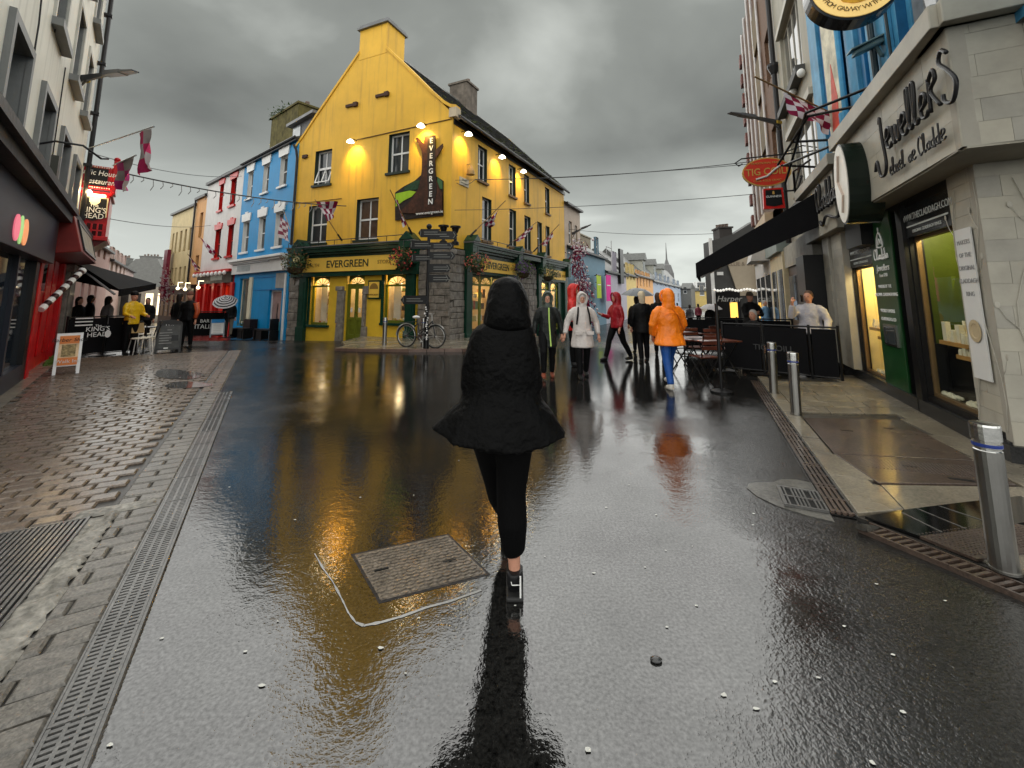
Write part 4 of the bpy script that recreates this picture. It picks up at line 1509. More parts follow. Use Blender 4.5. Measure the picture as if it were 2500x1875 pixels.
# ------------------------------------------------------------------ row of painted houses on the left street
FB = Frame(Lx - 24 * .7771, Ly + 24 * .6293, .7771, -.6293)
UB = 24.0
BLUE = M('sky blue render', (.002, .235, .52), .5, var=.08, scale=1.2, bump=.2, streak=.15)
PWHITE = M('white render', (.62, .6, .58), .6, var=.07, bump=.2, streak=.25, dirt=(.35, .33, .3))
PEACH = M('peach render', (.62, .33, .13), .6, var=.1, bump=.2, streak=.3)
CREAM = M('cream render', (.6, .48, .25), .6, var=.1, bump=.2, streak=.3)
REDP = M('red gloss paint', (.5, .015, .012), .3, var=.15, bump=.06)
DKGREY = M('dark grey render', (.075, .075, .072), .6, var=.15, streak=.2)


def px_u(F, px, py, off=0):
    return F.uz(px, py, off)[0]


def keystone(F, parent, u0, u1, z, mat, h=.42):
    mb = MB(F)
    m_ = (u0 + u1) / 2
    mb.prism([(u0 - .12, z), (u1 + .12, z), (u1 + .2, z + h), (m_ + .16, z + h), (m_ + .19, z + h + .1), (m_ - .19, z + h + .1), (m_ - .16, z + h), (u0 - .2, z + h)], -.06, .02)
    return mb.build('lintel', mat, parent)


t = thing('blue_house', FB.sub(21, 3, -.3), 'bright blue three-storey house with white window lintels beside the yellow house', 'building')
b0, b1 = UB - 6.62, UB + .12
up = [(px_u(FB, a, 415), px_u(FB, b, 415)) for a, b in ((684, 701), (644, 658), (608, 620))]
lw = [(px_u(FB, a, 565), px_u(FB, b, 565)) for a, b in ((671, 690), (631, 647), (593, 608))]
bo = [(a, b, 7.02, 8.55) for a, b in up] + [(a, b, 4.05, 5.75) for a, b in lw]
wall(FB, t, b0, b1, 2.6, 9.05, bo, BLUE, rev=WHITE, rec=.24)
for k, o in enumerate(bo):
    w_ = window(FB, t, *o, rec=.16, nv=0, nh=1, sill=(WHITE, .1, .1, .1))
    keystone(FB, w_, o[0], o[1], o[3], WHITE)
body(FB, t, b0, b1 - .3, .3, 8, -.8, 9.0, BLUE)
mb = MB(FB); mb.box(b0 - .02, b1, -.16, .0, 8.98, 9.12); mb.tube([(b0, -.2, 9.12), (b1, -.2, 9.12)], .06, 6); mb.build('gutter', GUTTER, t)
slate_roof(FB, t, [(b0, -.15, 9.1), (b1, -.15, 9.1), (b1, 4.2, 11.6), (b0, 4.2, 11.6)], rows=12, cols=16)
# ground floor
so = [(px_u(FB, 584, 735), px_u(FB, 616, 735), .25, 2.65), (px_u(FB, 655, 765), px_u(FB, 686, 765), -.6, 2.0)]
wall(FB, t, b0, b1, -.9, 3.2, so, BLUE, name='shop_wall', y=-.03, rec=.3)
for k in range(5):
    mb = MB(FB); mb.box(so[0][1] + .12, b1 - .35, -.045, -.029, .1 + k * .62, .13 + k * .62)
    if k >= 3: mb.build('groove', M('groove blue', (.01, .12, .36), .6), t)
mb = MB(FB); mb.box(b0 - .05, b1 - .15, -.2, 0, 2.85, 3.4); mb.box(b0 - .08, b1 - .1, -.32, 0, 3.4, 3.5); mb.box(b0 - .1, b1 - .1, -.42, 0, 3.5, 3.62)
fa = mb.build('fascia', WHITE, t, bevel=.012)
mb = MB(FB); mb.tube([(b0 + 1.0, -.46, 3.3), (b1 - 1.2, -.46, 3.3)], .03, 6); mb.build('trough_light', DKIRON, fa)
mb = MB(FB); mb.box(b0 + .8, b0 + 2.6, -.215, -.2, 2.98, 3.28); mb.build('faded_sign', M('faded sign', (.42, .45, .45), .6, var=.2), fa)
w_ = window(FB, t, so[0][0], so[0][1], .25, 2.65, y=-.03, rec=.12, fr=.1, nv=1, nh=0, fm=M('cream paint', (.66, .6, .45), .5), gm=glass('green grey glass', (.12, .13, .1)), back=False)
mb = MB(FB); mb.box(so[0][1] - .35, so[0][1] + .02, -.1, .0, .25, 2.65); mb.build('panel', MATS['cream paint'], w_)
w_ = window(FB, t, so[1][0], so[1][1], -.35, 2.0, y=-.03, rec=.12, fr=.12, nv=0, nh=0, gm=M('mural glass', (.36, .24, .22), .2, var=.3, scale=1.0), back=False, name='door')
mb = MB(FB); mb.box(so[1][0] + .14, so[1][1] - .14, .1, .11, -.2, .5); mb.build('teal_decal', M('teal decal', (.05, .3, .32), .4), w_)
mb = MB(FB); m_ = (so[1][0] + so[1][1]) / 2; mb.prism([(m_ - .08, .5), (m_ + .12, .5), (m_ + .05, .9), (m_ + .1, 1.35), (m_ + .02, 1.0), (m_ - .03, 1.35), (m_ - .03, .9)], .098, .109); mb.build('figure_decal', M('dark decal', (.05, .035, .03), .4), w_)
mb = MB(FB); mb.box(px_u(FB, 676, 690), px_u(FB, 700, 690), -.06, -.03, 2.05, 2.75); mb.build('plaque', M('grey plaque', (.3, .29, .28), .7, var=.2), t)
mb = MB(FB); mb.box(b1 - .34, b1 - .2, -.08, .0, -.7, 2.7); mb.build('white_pipe', WHITE, t)
# dormer and ivy-topped chimney above the blue roof
d0_, d1_ = px_u(FB, 716, 305, .7), UB + .1
dz1 = FB.uz(735, 300, .7)[1]
mb = MB(FB); mb.box(d0_, d1_, .7, 3.2, 9.2, dz1); dm_ = mb.build('dormer', M('dormer slate', (.09, .09, .095), .5), t)
mb = MB(FB); mb.box(d0_ - .25, d1_ + .2, .45, 3.4, dz1, dz1 + .15); mb.build('dormer_roof', LEAD, dm_)
mb = MB(FB); mb.box(d0_ + .12, d0_ + .95, .66, .7, 9.4, dz1 - .12); mb.build('dormer_pane', glass('pale glass', (.3, .32, .33)), dm_)
c0_, c1_, cz1 = px_u(FB, 663, 300, 1.6), px_u(FB, 726, 300, 1.6), FB.uz(690, 272, 1.6)[1]
chimney(FB, t, c0_, c1_, 1.6, 2.9, 9.4, cz1, M('mossy render', (.1, .085, .03), .9, var=.5, streak=.6, dirt=(.02, .02, .01)), pots=5)
mb = MB(FB)
for k in range(420):
    a = RND.uniform(c0_ - .25, c0_ + (c1_ - c0_) * .5); z_ = cz1 + RND.gauss(.1, .2); y_ = RND.uniform(1.4, 3.0)
    r = RND.uniform(.06, .13)
    p = [(a + RND.uniform(-r, r), y_ + RND.uniform(-r, r), z_ + RND.uniform(-r, r)) for q in range(3)]
    mb.poly(p)
mb.build('ivy', M('ivy', (.03, .05, .015), .7, var=.4), t, kind='stuff')

t = thing('white_house', FB.sub(14, 3, -.5), 'white rendered house with red window trim over a red pub front', 'building')
w0, w1 = UB - 12.95, UB - 6.64
wo = [(px_u(FB, a, y_), px_u(FB, b, y_), z0, z1) for a, b, y_, z0, z1 in ((536, 545, 480, 6.95, 8.6), (564, 577, 460, 7.0, 8.6), (524, 537, 600, 4.0, 5.75), (555, 568, 595, 4.0, 5.8))]
wall(FB, t, w0, w1, 2.6, 9.05, wo, PWHITE, rev=REDP, rec=.24)
for o in wo:
    w_ = window(FB, t, *o, rec=.16, nv=0, nh=1, fm=REDP, sill=(REDP, .1, .12, .1))
    keystone(FB, w_, o[0], o[1], o[3], REDP, .34)
body(FB, t, w0, w1, .3, 8, -.8, 9.0, PWHITE)
mb = MB(FB); mb.box(w0, w1, -.16, 0, 8.98, 9.12); mb.build('gutter', GUTTER, t)
slate_roof(FB, t, [(w0, -.15, 9.1), (w1, -.15, 9.1), (w1, 4.2, 11.6), (w0, 4.2, 11.6)], rows=10, cols=16)
chimney(FB, t, w0 + 2.2, w0 + 3.2, 3.4, 4.4, 10.5, 12.2, MATS['sooty render'], pots=2)
ro = [(w0 + .7 + k * 1.5, w0 + 1.7 + k * 1.5, -.2 if k != 2 else .2, 2.3) for k in range(4)]
wall(FB, t, w0, w1, -.9, 3.0, ro, REDP, name='pub_front', y=-.05, rec=.3)
for k, o in enumerate(ro):
    window(FB, t, *o, y=-.05, rec=.15, nv=0, nh=1, fm=REDP, gm=glass('dim pub glass', (.05, .03, .02)) if k != 3 else M('amber lit glass', (.5, .25, .06), .3, emit=(1, .5, .12), estr=.5), back=False)
for k in range(5):
    mb = MB(FB); mb.box(w0 + .2 + k * 1.5, w0 + .55 + k * 1.5, -.18, -.05, -.7, 2.45); mb.build('pilaster', REDP, t, bevel=.015)
mb = MB(FB); mb.box(w0 + .1, w1 - .1, -.16, -.05, 2.45, 3.05); fa = mb.build('fascia', M('dark fascia', (.06, .055, .045), .5, var=.3), t)
mb = MB(FB); mb.box(w0, w1, -.35, -.05, 3.05, 3.2); mb.build('cornice', REDP, fa)
mb = MB(FB); mb.box(w0 + 2.8, w0 + 4.8, -.175, -.16, 2.62, 2.9); mb.build('name_panel', M('pale name panel', (.3, .31, .27), .5), fa)
for k in range(9):
    mb = MB(FB); mb.ball((w0 + .4 + k * .68, -.4, 2.98), .1, .1, .13, 8, 6); mb.build('bulb_lamp', M('white bulb', (.8, .8, .78), .4), t)

t = thing('peach_house', FB.sub(UB - 14.5, 3, -.5), 'narrow peach-coloured house between the white and cream ones', 'building')
p0 = px_u(FB, 474, 560)
wall(FB, t, p0, w0 - .01, -.9, 8.35, [(px_u(FB, 487, 545), px_u(FB, 494, 545), 5.6, 7.3), (px_u(FB, 478, 625), px_u(FB, 486, 625), 3.1, 4.4)], PEACH, rec=.24)
window(FB, t, px_u(FB, 487, 545), px_u(FB, 494, 545), 5.6, 7.3, nv=0, nh=1, fm=M('brown paint', (.14, .06, .03), .5))
window(FB, t, px_u(FB, 478, 625), px_u(FB, 486, 625), 3.1, 4.4, nv=0, nh=1, fm=MATS['brown paint'])
body(FB, t, p0, w0 - .02, .3, 8, -.8, 8.3, PEACH)
mb = MB(FB); mb.box(p0, w0, -.16, 0, 8.3, 8.44); mb.tube([(p0 + .1, -.1, 8.3), (p0 + .1, -.1, -.5)], .06, 6); mb.build('gutter', GUTTER, t)
slate_roof(FB, t, [(p0, -.15, 8.42), (w0, -.15, 8.42), (w0, 4, 10.6), (p0, 4, 10.6)], rows=8, cols=8)
t2 = thing('cream_house', FB.sub(UB - 19, 3, -.5), 'long cream house with narrow windows at the bend of left street', 'building')
c0 = px_u(FB, 414, 600)
xs = [(420, 424), (428, 432), (438, 443), (449, 454), (460, 466)]
co = []
for a, b in xs:
    co.append((px_u(FB, a, 590), px_u(FB, b, 590), 4.9, 6.5))
    co.append((px_u(FB, a, 650), px_u(FB, b, 650), 2.5, 3.8))
wall(FB, t2, c0, p0 - .01, -.9, 8.0, co, CREAM, rec=.22)
for o in co: window(FB, t2, *o, nv=0, nh=1, fm=MATS['brown paint'], rec=.1)
body(FB, t2, c0, p0 - .02, .3, 8, -.8, 7.95, CREAM)
mb = MB(FB); mb.box(c0, p0, -.16, 0, 7.95, 8.1); mb.build('gutter', GUTTER, t2)
slate_roof(FB, t2, [(c0, -.15, 8.05), (p0, -.15, 8.05), (p0, 4, 10.2), (c0, 4, 10.2)], rows=8, cols=14)
# dark pub fronts with lit globe lamps below
mb = MB(FB); mb.box(c0, w0 - .02, -.25, -.01, -.9, 2.2); mb.box(c0, w0 - .02, -.4, -.01, 2.2, 2.45)
pf = mb.build('pub_front', M('dark brown front', (.035, .025, .018), .4, var=.3), t)
for k in range(6):
    a = c0 + .6 + k * (w0 - c0 - .8) / 6
    mb = MB(FB); mb.box(a, a + .7, -.27, -.25, .3, 1.8); mb.build('pub_pane', M('dim amber pane', (.2, .13, .05), .3), pf)
for px, py in ((434, 704), (452, 706), (484, 702)):
    u_, z_ = FB.uz(px, py, -.5)
    mb = MB(FB); mb.tube([(u_, -.25, z_ + .4), (u_, -.5, z_ + .4), (u_, -.5, z_ + .1)], .02, 5); mb.ball((u_, -.5, z_), .1, n=10); mb.build('globe_lamp', M('globe glow', (1, .9, .7), .4, emit=(1, .82, .5), estr=1.6), pf, smooth=True)
mb = MB(FB); u_, z_ = FB.uz(404, 672, -.3); mb.box(u_ - .45, u_ + .45, -.42, -.2, z_ - 1.7, z_ + 1.9)
vs_ = mb.build('vertical_sign', M('maroon sign', (.17, .02, .04), .4), t2)
# ------------------------------------------------------------------ left foreground building
FL = FLv
OFFW = M('off-white render', (.7, .69, .61), .6, var=.08, scale=.8, bump=.3, bscale=25, streak=.45, dirt=(.28, .27, .22))
SURR = M('grey window surround', (.2, .205, .2), .5, var=.12)
NAVY = M('navy shopfront', (.014, .016, .026), .4, var=.2, spec=.25)
DRED = M('deep red paint', (.5, .007, .009), .35, var=.3, scale=3, bump=.15, streak=.3, dirt=(.08, .004, .004))
lb = thing('left_corner_building', FL.sub(2, 3), 'tall off-white building with grey window surrounds on the left', 'building')
U1 = 6.6
lo_r = [(-2.27 - 1.45, -2.27), (.3 - 1.45, .3), (2.95 - 1.45, 2.95), (5.5 - 1.45, 5.5)]
lops = []
for a, b in lo_r:
    lops += [(a + .12, b - .14, 3.6, 5.32), (a + .16, b - .14, 6.72, 8.5), (a + .2, b - .16, 9.5, 10.9)]
a0 = -6.3
wall(FL, lb, a0, U1, 3.2, 12.2, lops, OFFW, rec=.28, rev=SURR)
for k, o in enumerate(lops):
    row = k % 3
    window(FL, lb, *o, rec=.2, fr=.07, nv=0, nh=1, fm=M('grey sash', (.3, .31, .3), .5), gm=glass('grey green glass', (.055, .065, .06)), sill=(SURR, .16, .15, .14) if row else (SURR, .08, .08, .1), surround=(SURR, .13, .07) if row == 0 else (M('pale surround', (.5, .49, .44), .6), .12, .04))
body(FL, lb, a0, U1, .35, 9, -.3, 12.1, OFFW)
mb = MB(FL); mb.box(a0, U1 + .1, -.35, .1, 12.0, 12.35); mb.build('eaves', GUTTER, lb)
mb = MB(FL); mb.tube([(6.45, -.12, 12.0), (6.45, -.12, 3.4)], .06, 8)
for k in range(5): mb.box(6.36, 6.54, -.2, 0, 4 + k * 1.7, 4.08 + k * 1.7)
mb.build('downpipe', GUTTER, lb)
for c_ in ([(-3.0, -.03, 9.5), (-2.2, -.03, 6.0), (-2.2, -.03, 4.5)], [(.7, -.03, 6.5), (.75, -.03, 3.7)], [(-.9, -.03, 9.0), (-.9, -.03, 6.5)]):
    mb = MB(FL); mb.tube(c_, .012, 5); mb.build('cable', GUTTER, lb)
mb = MB(FL)
mb.tube([(-1.0, -.02, 4.3), (-1.0, -.25, 4.42), (-.9, -.6, 4.45), (-.7, -.85, 4.3), (-.65, -.95, 4.33)], .02, 6); mb.build('sign_bracket', DKIRON, lb)
mb = MB(FL); mb.box(.45, .7, -.16, 0, 3.8, 4.5); mb.build('alarm_box', M('dark box', (.06, .06, .05), .5), lb)
# lead capping over shopfronts
mb = MB(FL); mb.box(a0, 1.05, -.5, 0, 3.36, 3.48); mb.box(a0, 1.05, -.42, 0, 3.2, 3.36); mb.box(1.05, U1, -.42, 0, 3.42, 3.54); mb.build('shop_cornice', M('dark lead', (.03, .03, .032), .5, var=.4, bump=.6, bscale=12), lb)
# navy shop with petal logo
mb = MB(FL); mb.box(a0, .9, -.25, .0, 2.3, 3.2); nf = mb.build('navy_fascia', NAVY, lb, bevel=.01)
lx, lz = FL.uz(50, 560, -.26)
lxs = [FL.uz(x, 560, -.26)[0] - lx for x in (41, 52, 63)]
for k, (du, wd, h, c) in enumerate(((lxs[0], .19, .19, (.75, .16, .22)), (lxs[1], .12, .21, (.35, .6, .22)), (lxs[2], .2, .2, (.8, .3, .12)))):
    mb = MB(FL)
    mb.prism([(lx + du + wd * math.cos(2 * math.pi * q / 20), lz + h * math.sin(2 * math.pi * q / 20)) for q in range(20)], -.265, -.25)
    mb.build('logo_petal', M('petal %d' % k, c, .4, var=.1, emit=c, estr=.25), nf)
mb = MB(FL); mb.box(a0, .25, -.02, .1, -.1, 2.3); sg = mb.build('shop_window', glass('dark blue glass', (.012, .02, .03)), lb)
mb = MB(FL)
for u_ in (-4.6, -2.9, -1.3): mb.box(u_, u_ + .1, -.08, -.02, 0, 2.3)
mb.box(a0, .25, -.1, -.02, 0, .35)
mb.build('mullion', NAVY, sg)
mb = MB(FL); mb.box(.25, .62, -.1, 0, -.05, 2.3); mb.build('pilaster', BLACK, lb, bevel=.01)
# red barber shop
mb = MB(FL)
mb.box(.64, .95, -.12, 0, -.02, 2.6); mb.build('red_pilaster', DRED, lb, bevel=.015)
mb = MB(FL); mb.box(4.1, 4.5, -.12, 0, -.02, 2.5); mb.build('red_pilaster', DRED, lb, bevel=.015)
mb = MB(FL); mb.box(.95, 4.1, -.01, .1, -.05, 3.3); rd = mb.build('red_shopfront', DRED, lb)
for a, b, c, d in ((1.3, 2.1, 1.7, 2.5), (2.3, 3.0, .3, 2.5), (3.2, 3.95, .3, 2.5)):
    mb = MB(FL); mb.box(a, b, -.04, -.01, c, d); mb.build('red_panel', DRED, rd, bevel=.01)
mb = MB(FL); mb.box(1.35, 2.05, -.046, -.041, 1.75, 2.45); mb.build('dark_pane', DGLASS, rd)
mb = MB(FL)
mb.hexa([(1.1, -.62, 2.6), (5.6, -.62, 2.6), (5.6, 0, 2.5), (1.1, 0, 2.5), (1.1, -.42, 3.42), (5.6, -.42, 3.42), (5.6, 0, 3.42), (1.1, 0, 3.42)])
rs = mb.build('red_sign_box', M('brown red sign box', (.2, .018, .014), .4, var=.2), lb, bevel=.02)
def sg_y(z): return -.62 + .2 * (z - 2.6) / .82
mb = MB(FL)
za, zb = 2.75, 3.3
mb.hexa([(1.75, sg_y(za) - .02, za), (5.2, sg_y(za) - .02, za), (5.2, sg_y(za), za), (1.75, sg_y(za), za), (1.75, sg_y(zb) - .02, zb), (5.2, sg_y(zb) - .02, zb), (5.2, sg_y(zb), zb), (1.75, sg_y(zb), zb)])
mb.build('blank_sign_panel', M('beige sign panel', (.34, .31, .24), .5, var=.25, scale=1.5), rs)
mb = MB(FL)
for a, b, c, d in ((1.68, 5.27, zb, zb + .07), (1.68, 5.27, za - .07, za), (1.68, 1.75, za, zb), (5.2, 5.27, za, zb)):
    mb.hexa([(a, sg_y(c) - .035, c), (b, sg_y(c) - .035, c), (b, sg_y(c), c), (a, sg_y(c), c), (a, sg_y(d) - .035, d), (b, sg_y(d) - .035, d), (b, sg_y(d), d), (a, sg_y(d), d)])
mb.build('sign_frame', BLACK, rs)
# stone pier
mb = MB(FL)
mb.box(4.6, 5.9, -.2, 0, -.05, 2.45); mb.box(4.5, 6.0, -.28, 0, 2.3, 2.5); mb.box(4.5, 6.0, -.28, 0, -.05, .5)
for k in range(4): mb.box(4.72 + k * .3, 4.9 + k * .3, -.24, -.2, .5, 2.3)
mb.build('stone_pier', STONE, lb, bevel=.02)
mb = MB(FL); mb.box(6.0, 6.6, -.05, .1, -.05, 3.4); mb.build('dark_recess', BLACK, lb)
# green tuft at the foot of the red shop
mb = MB(FL)
for k in range(160):
    u_ = RND.uniform(2.6, 4.6); h = RND.uniform(.05, .22) * (1 - abs(u_ - 3.8) / 1.6)
    mb.poly([(u_, -.05 - RND.random() * .2, 0), (u_ + .02, -.06 - RND.random() * .2, 0), (u_ + RND.uniform(-.06, .06), -.1 - RND.random() * .2, max(.02, h))])
mb.build('weeds', M('weed green', (.09, .16, .03), .7, var=.3), None, kind='stuff', label='tuft of green weeds at the foot of the red shopfront', cat='weeds')
# barber pole
t = thing('barber_pole', FL.sub(1.9, -.35, 1.8), 'red and white striped barber pole slanting out of the red shopfront', 'barber pole')
mb = MB(FL)
p0, p1 = Vector((1.45, -.1, 1.35)), Vector((2.7, -.55, 2.25))
n_ = 12
for k in range(n_):
    mb.mi = k % 2
    a, b = p0.lerp(p1, k / n_), p0.lerp(p1, (k + 1) / n_)
    mb.tube([tuple(a), tuple(b)], .065, 12)
mb.build('pole', [WHITE, M('barber maroon', (.03, .008, .01), .3)], t)
mb = MB(FL); mb.ball(tuple(p1), .085, n=10); mb.build('ball', WHITE, t, smooth=True)

# --- king's head oriel and sign
KH = thing('oriel_sign', FL.sub(7.4, -.3, 2.9), 'tall red oriel box of the pub with black sign panels and a lit lamp', 'sign')
REDO = M('oriel red', (.42, .01, .014), .3, var=.15, bump=.08)
# oriel front faces the camera: its own frame at right angles to the facade
po = FL.w(6.75, 0, 0)
FO = Frame(po.x, po.y, -FL.n.x, -FL.n.y)        # u runs out from the wall, seen from the camera side


def ozu(px, py):
    return FO.uz(px, py)


oz = lambda px, py: FO.uz(px, py)[1]
ou = lambda px, py: FO.uz(px, py)[0]
zt1, zt0 = oz(230, 405), oz(230, 462)
zb1, zb0 = oz(230, 470), oz(225, 582)
wu = ou(262, 540)
wt = ou(275, 430)
mb = MB(FO); mb.box(0, wu, 0, 1.6, zb0, zb1); mb.box(-.02, wu + .06, -.06, 1.66, zb0 - .06, zb0 + .08); mb.box(-.02, wu + .06, -.06, 1.66, zb1 - .06, zb1 + .04)
mb.build('oriel_box', REDO, KH, bevel=.015)
mb = MB(FO); mb.prism([(.0, zb0 - .06), (.0, zb0 - .34), (wu * .55, zb0 - .34), (wu, zb0 - .06)], .0, 1.6); mb.build('oriel_base', M('dark red base', (.1, .006, .008), .4), KH)
mb = MB(FO); mb.box(0, wt, -.1, .5, zt0, zt1); mb.box(wt, wt + .12, -.12, .5, zt0 - .1, zt1 + .25)
tb = mb.build('top_sign_box', REDO, KH, bevel=.015)
mb = MB(FO); mb.ball((wt + .06, .1, zt1 + .33), .09, n=10); mb.build('finial', REDO, tb, smooth=True)
mb = MB(FO); mb.box(.05, wt - .1, -.12, -.1, zt0 + .1, zt1 - .08); mb.build('black_panel', BLACK, tb)
for k in range(11):
    for zz in (zt0 + .05, zt1 - .04):
        mb = MB(FO); mb.ball((.08 + k * (wt - .12) / 10, -.11, zz), .02, n=6, m=4); mb.build('bulb', M('unlit bulb', (.6, .55, .5), .3), tb)
text(FO, wt * .5, (zt0 + zt1) / 2 + .14, -.125, 'Public House', .24, WHITE, tb, shear=.15, xs=.75)
text(FO, wt * .5, (zt0 + zt1) / 2 - .14, -.125, '& Restaurant', .24, WHITE, tb, shear=.15, xs=.75)
zp1, zp0 = oz(225, 483), oz(225, 537)
mb = MB(FO); mb.prism([(.06, zp0 + .1), (wu * .5, zp0 - .02), (wu - .06, zp0 + .1), (wu - .06, zp1), (.06, zp1)], -.05, -.0); pn = mb.build('picture_panel', BLACK, KH)
mb = MB(FO)
for a, b, c, d in ((.04, wu - .04, zp1, zp1 + .03), (.03, .06, zp0 + .1, zp1), (wu - .06, wu - .03, zp0 + .1, zp1)): mb.box(a, b, -.06, -.01, c, d)
mb.build('panel_frame', M('gold line', (.6, .5, .3), .4), pn)
text(FO, wu * .5, zp0 + .46, -.055, 'The', .13, WHITE, pn)
text(FO, wu * .5, zp0 + .31, -.055, "KING'S", .24, WHITE, pn, xs=.8)
text(FO, wu * .5, zp0 + .12, -.055, 'HEAD', .24, WHITE, pn, xs=.8)
mb = MB(FO)
mb.prism([(wu * .5 + .14 * math.cos(q * .524) * (1 if q % 2 else .9), (zp0 + zp1) / 2 + .32 + .2 * math.sin(q * .524)) for q in range(12)], -.058, -.05)
mb.build('portrait_shape', M('pale portrait', (.75, .6, .4), .5), pn)
# glazed lower stage with glazing bars
zg1, zg0 = oz(220, 545), oz(220, 578)
mb = MB(FO); mb.box(.06, wu - .06, -.02, 0, zg0, zg1); gp_ = mb.build('oriel_pane', glass('wine glass', (.05, .01, .012)), KH)
mb = MB(FO)
for k in range(5): mb.box(.05 + k * (wu - .14) / 4, .09 + k * (wu - .14) / 4, -.045, -.02, zg0, zg1)
mb.box(.05, wu - .05, -.045, -.02, (zg0 + zg1) / 2 - .02, (zg0 + zg1) / 2 + .02)
mb.build('glazing_bars', REDO, gp_)
lu, lz_ = FO.uz(217, 473)
mb = MB(FO); mb.ball((lu, -.22, lz_), .09, .07, .09, 10, 6); mb.build('lit_lamp', BULB, KH, smooth=True)
mb = MB(FO); mb.box(wu * .15, wu * .85, -.2, -.05, zp1 + .05, zp1 + .1); mb.build('strip_light', M('strip glow', (1, .9, .6), .4, emit=(1, .8, .45), estr=4), KH)
point_light('oriel_light', FO.w(lu, -.35, lz_), 9, (1, .7, .35), .06, KH)
p = FO.w(.3, -.1, zb0 - .45)
mb = MB(FO); mb.ball((.28, .1, zb0 - .42), .05, n=8); mb.build('under_lamp', BULB, KH, smooth=True)
# pub front hidden below the oriel, plus black awning out over the terrace
pub = thing('pub_building', FL.sub(11, 3), 'dark pub front under the red oriel on the left', 'building')
FLP = FL.sub(U1 + .02, .1, 0, rad(25))
wall(FLP, pub, .0, 9.0, -.3, 9.0, [(1.5, 3, 5.5, 7.2), (4.5, 6, 5.5, 7.2)], M('grey pub wall', (.3, .29, .26), .6), rec=.2)
for a in (1.5, 4.5): window(FLP, pub, a, a + 1.5, 5.5, 7.2, nv=1, nh=1)
mb = MB(FLP); mb.box(.05, 8.9, -.15, -.01, -.2, 3.0); mb.build('pub_front', BLACK, pub)
aw = thing('awning', FL.sub(9, -1.5, 2.6), 'wide black folding-arm awning over the pub terrace on the left', 'awning')
A0 = at(172, 632, 12.6)
tipn, tipf = at(290, 706, 11.9), at(378, 692, 14.8)
a_n = A0; a_f = FLP.w(4.5, -.15, A0.z)
mb = MB()
th_ = Vector((0, 0, .05))
P4 = [a_n, tipn, tipf, a_f]
mb.hexa([tuple(p - th_) for p in P4] + [tuple(p) for p in P4])
mb.build('canopy', M('black canvas', (.006, .006, .007), .8, bump=.3, bscale=60, spec=.1), aw)
mb = MB(); mb.hexa([tuple(tipn - Vector((0, 0, .2))), tuple(tipf - Vector((0, 0, .2))), tuple(tipf + Vector((.03, .03, -.2))), tuple(tipn + Vector((.03, .03, -.2))), tuple(tipn), tuple(tipf), tuple(tipf + Vector((.03, .03, 0))), tuple(tipn + Vector((.03, .03, 0)))]); mb.build('valance', MATS['black canvas'], aw)
mb = MB(); mb.tube([tuple(a_n + Vector((.1, 0, -.12))), tuple(tipn + Vector((-.1, 0, -.14)))], .03, 6); mb.build('arm', M('grey arm', (.25, .25, .25), .4), aw)
# ------------------------------------------------------------------ right-hand buildings
Nc = Vector((5.094, 4.808))
UR = 26.0
dR = (math.sin(rad(25)), math.cos(rad(25)))
FR = Frame(Nc.x + UR * dR[0], Nc.y + UR * dR[1], -dR[0], -dR[1])     # u runs from far to near; near corner at u=26
v = lambda t: UR - t                                                # t = metres beyond the near corner
TILE = M('pale stone tile', (.36, .34, .285), .45, var=.14, scale=3, bump=.1, bscale=20)
TILE2 = M('grey stone tile', (.315, .3, .258), .45, var=.16, scale=3, bump=.1, bscale=20)
TILE3 = M('warm stone tile', (.385, .36, .295), .45, var=.12, scale=3, bump=.1)
TJ = M('tile joint', (.32, .3, .255), .7)
JGRN = M('shop green', (.008, .045, .012), .3, var=.3)
js = thing('jewellers_shop', FR.sub(v(3), 2), 'pale stone-tiled jewellery shop with raised script lettering and lit windows', 'building')


def tiles(F, parent, u0, u1, z0, z1, y, seed, holes=(), tw=.42, thh=.15, name='tile_facing'):
    rr = random.Random(seed)
    mb = MB(F); mb.box(u0, u1, y, y + .12, z0, z1)
    core = mb.build(name, TJ, parent)
    z = z0; row = 0
    while z < z1 - .01:
        h = min(thh, z1 - z)
        u = u0 - (row % 2) * tw * .5 - rr.uniform(0, .1)
        while u < u1:
            a, b = max(u, u0), min(u + tw * rr.uniform(.85, 1.1), u1)
            if b - a > .03:
                mb = MB(F)
                mb.box(a + .0015, b - .0015, y - .005 - rr.uniform(0, .002), y + .01, z + .0015, z + h - .0015)
                mb.build('tile', rr.choice((TILE, TILE, TILE2, TILE3)), core)
            u = b if b > u else u + tw
        z += h; row += 1
    return core


UC = FR.uz(2338, 250, -.36)[0]      # near corner of the projecting fascia
# fascia box projecting over the windows (near section)
FRf = FR
fz0, fz1 = 3.0, 4.2
mb = MB(FR); mb.box(v(2.45), UC - .02, -.34, .3, fz0 + .02, fz1); mb.build('fascia_core', TJ, js)
tiles(FR, js, v(2.45), UC, fz0, fz1, -.36, 3, tw=.62, thh=.3, name='fascia_facing')
mb = MB(FR); mb.box(v(2.55), UC + .05, -.5, .4, fz1, fz1 + .24); cp = mb.build('fascia_coping', TILE, js, bevel=.01)
mb = MB(FR); mb.box(v(2.5), UC, -.46, .4, fz1 + .24, fz1 + .27); mb.build('coping_flashing', LEAD, cp)
mb = MB(FR); mb.box(v(2.45), UC, -.34, .3, fz0 - .02, fz0); mb.build('soffit', M('soffit', (.3, .28, .23), .6), js)
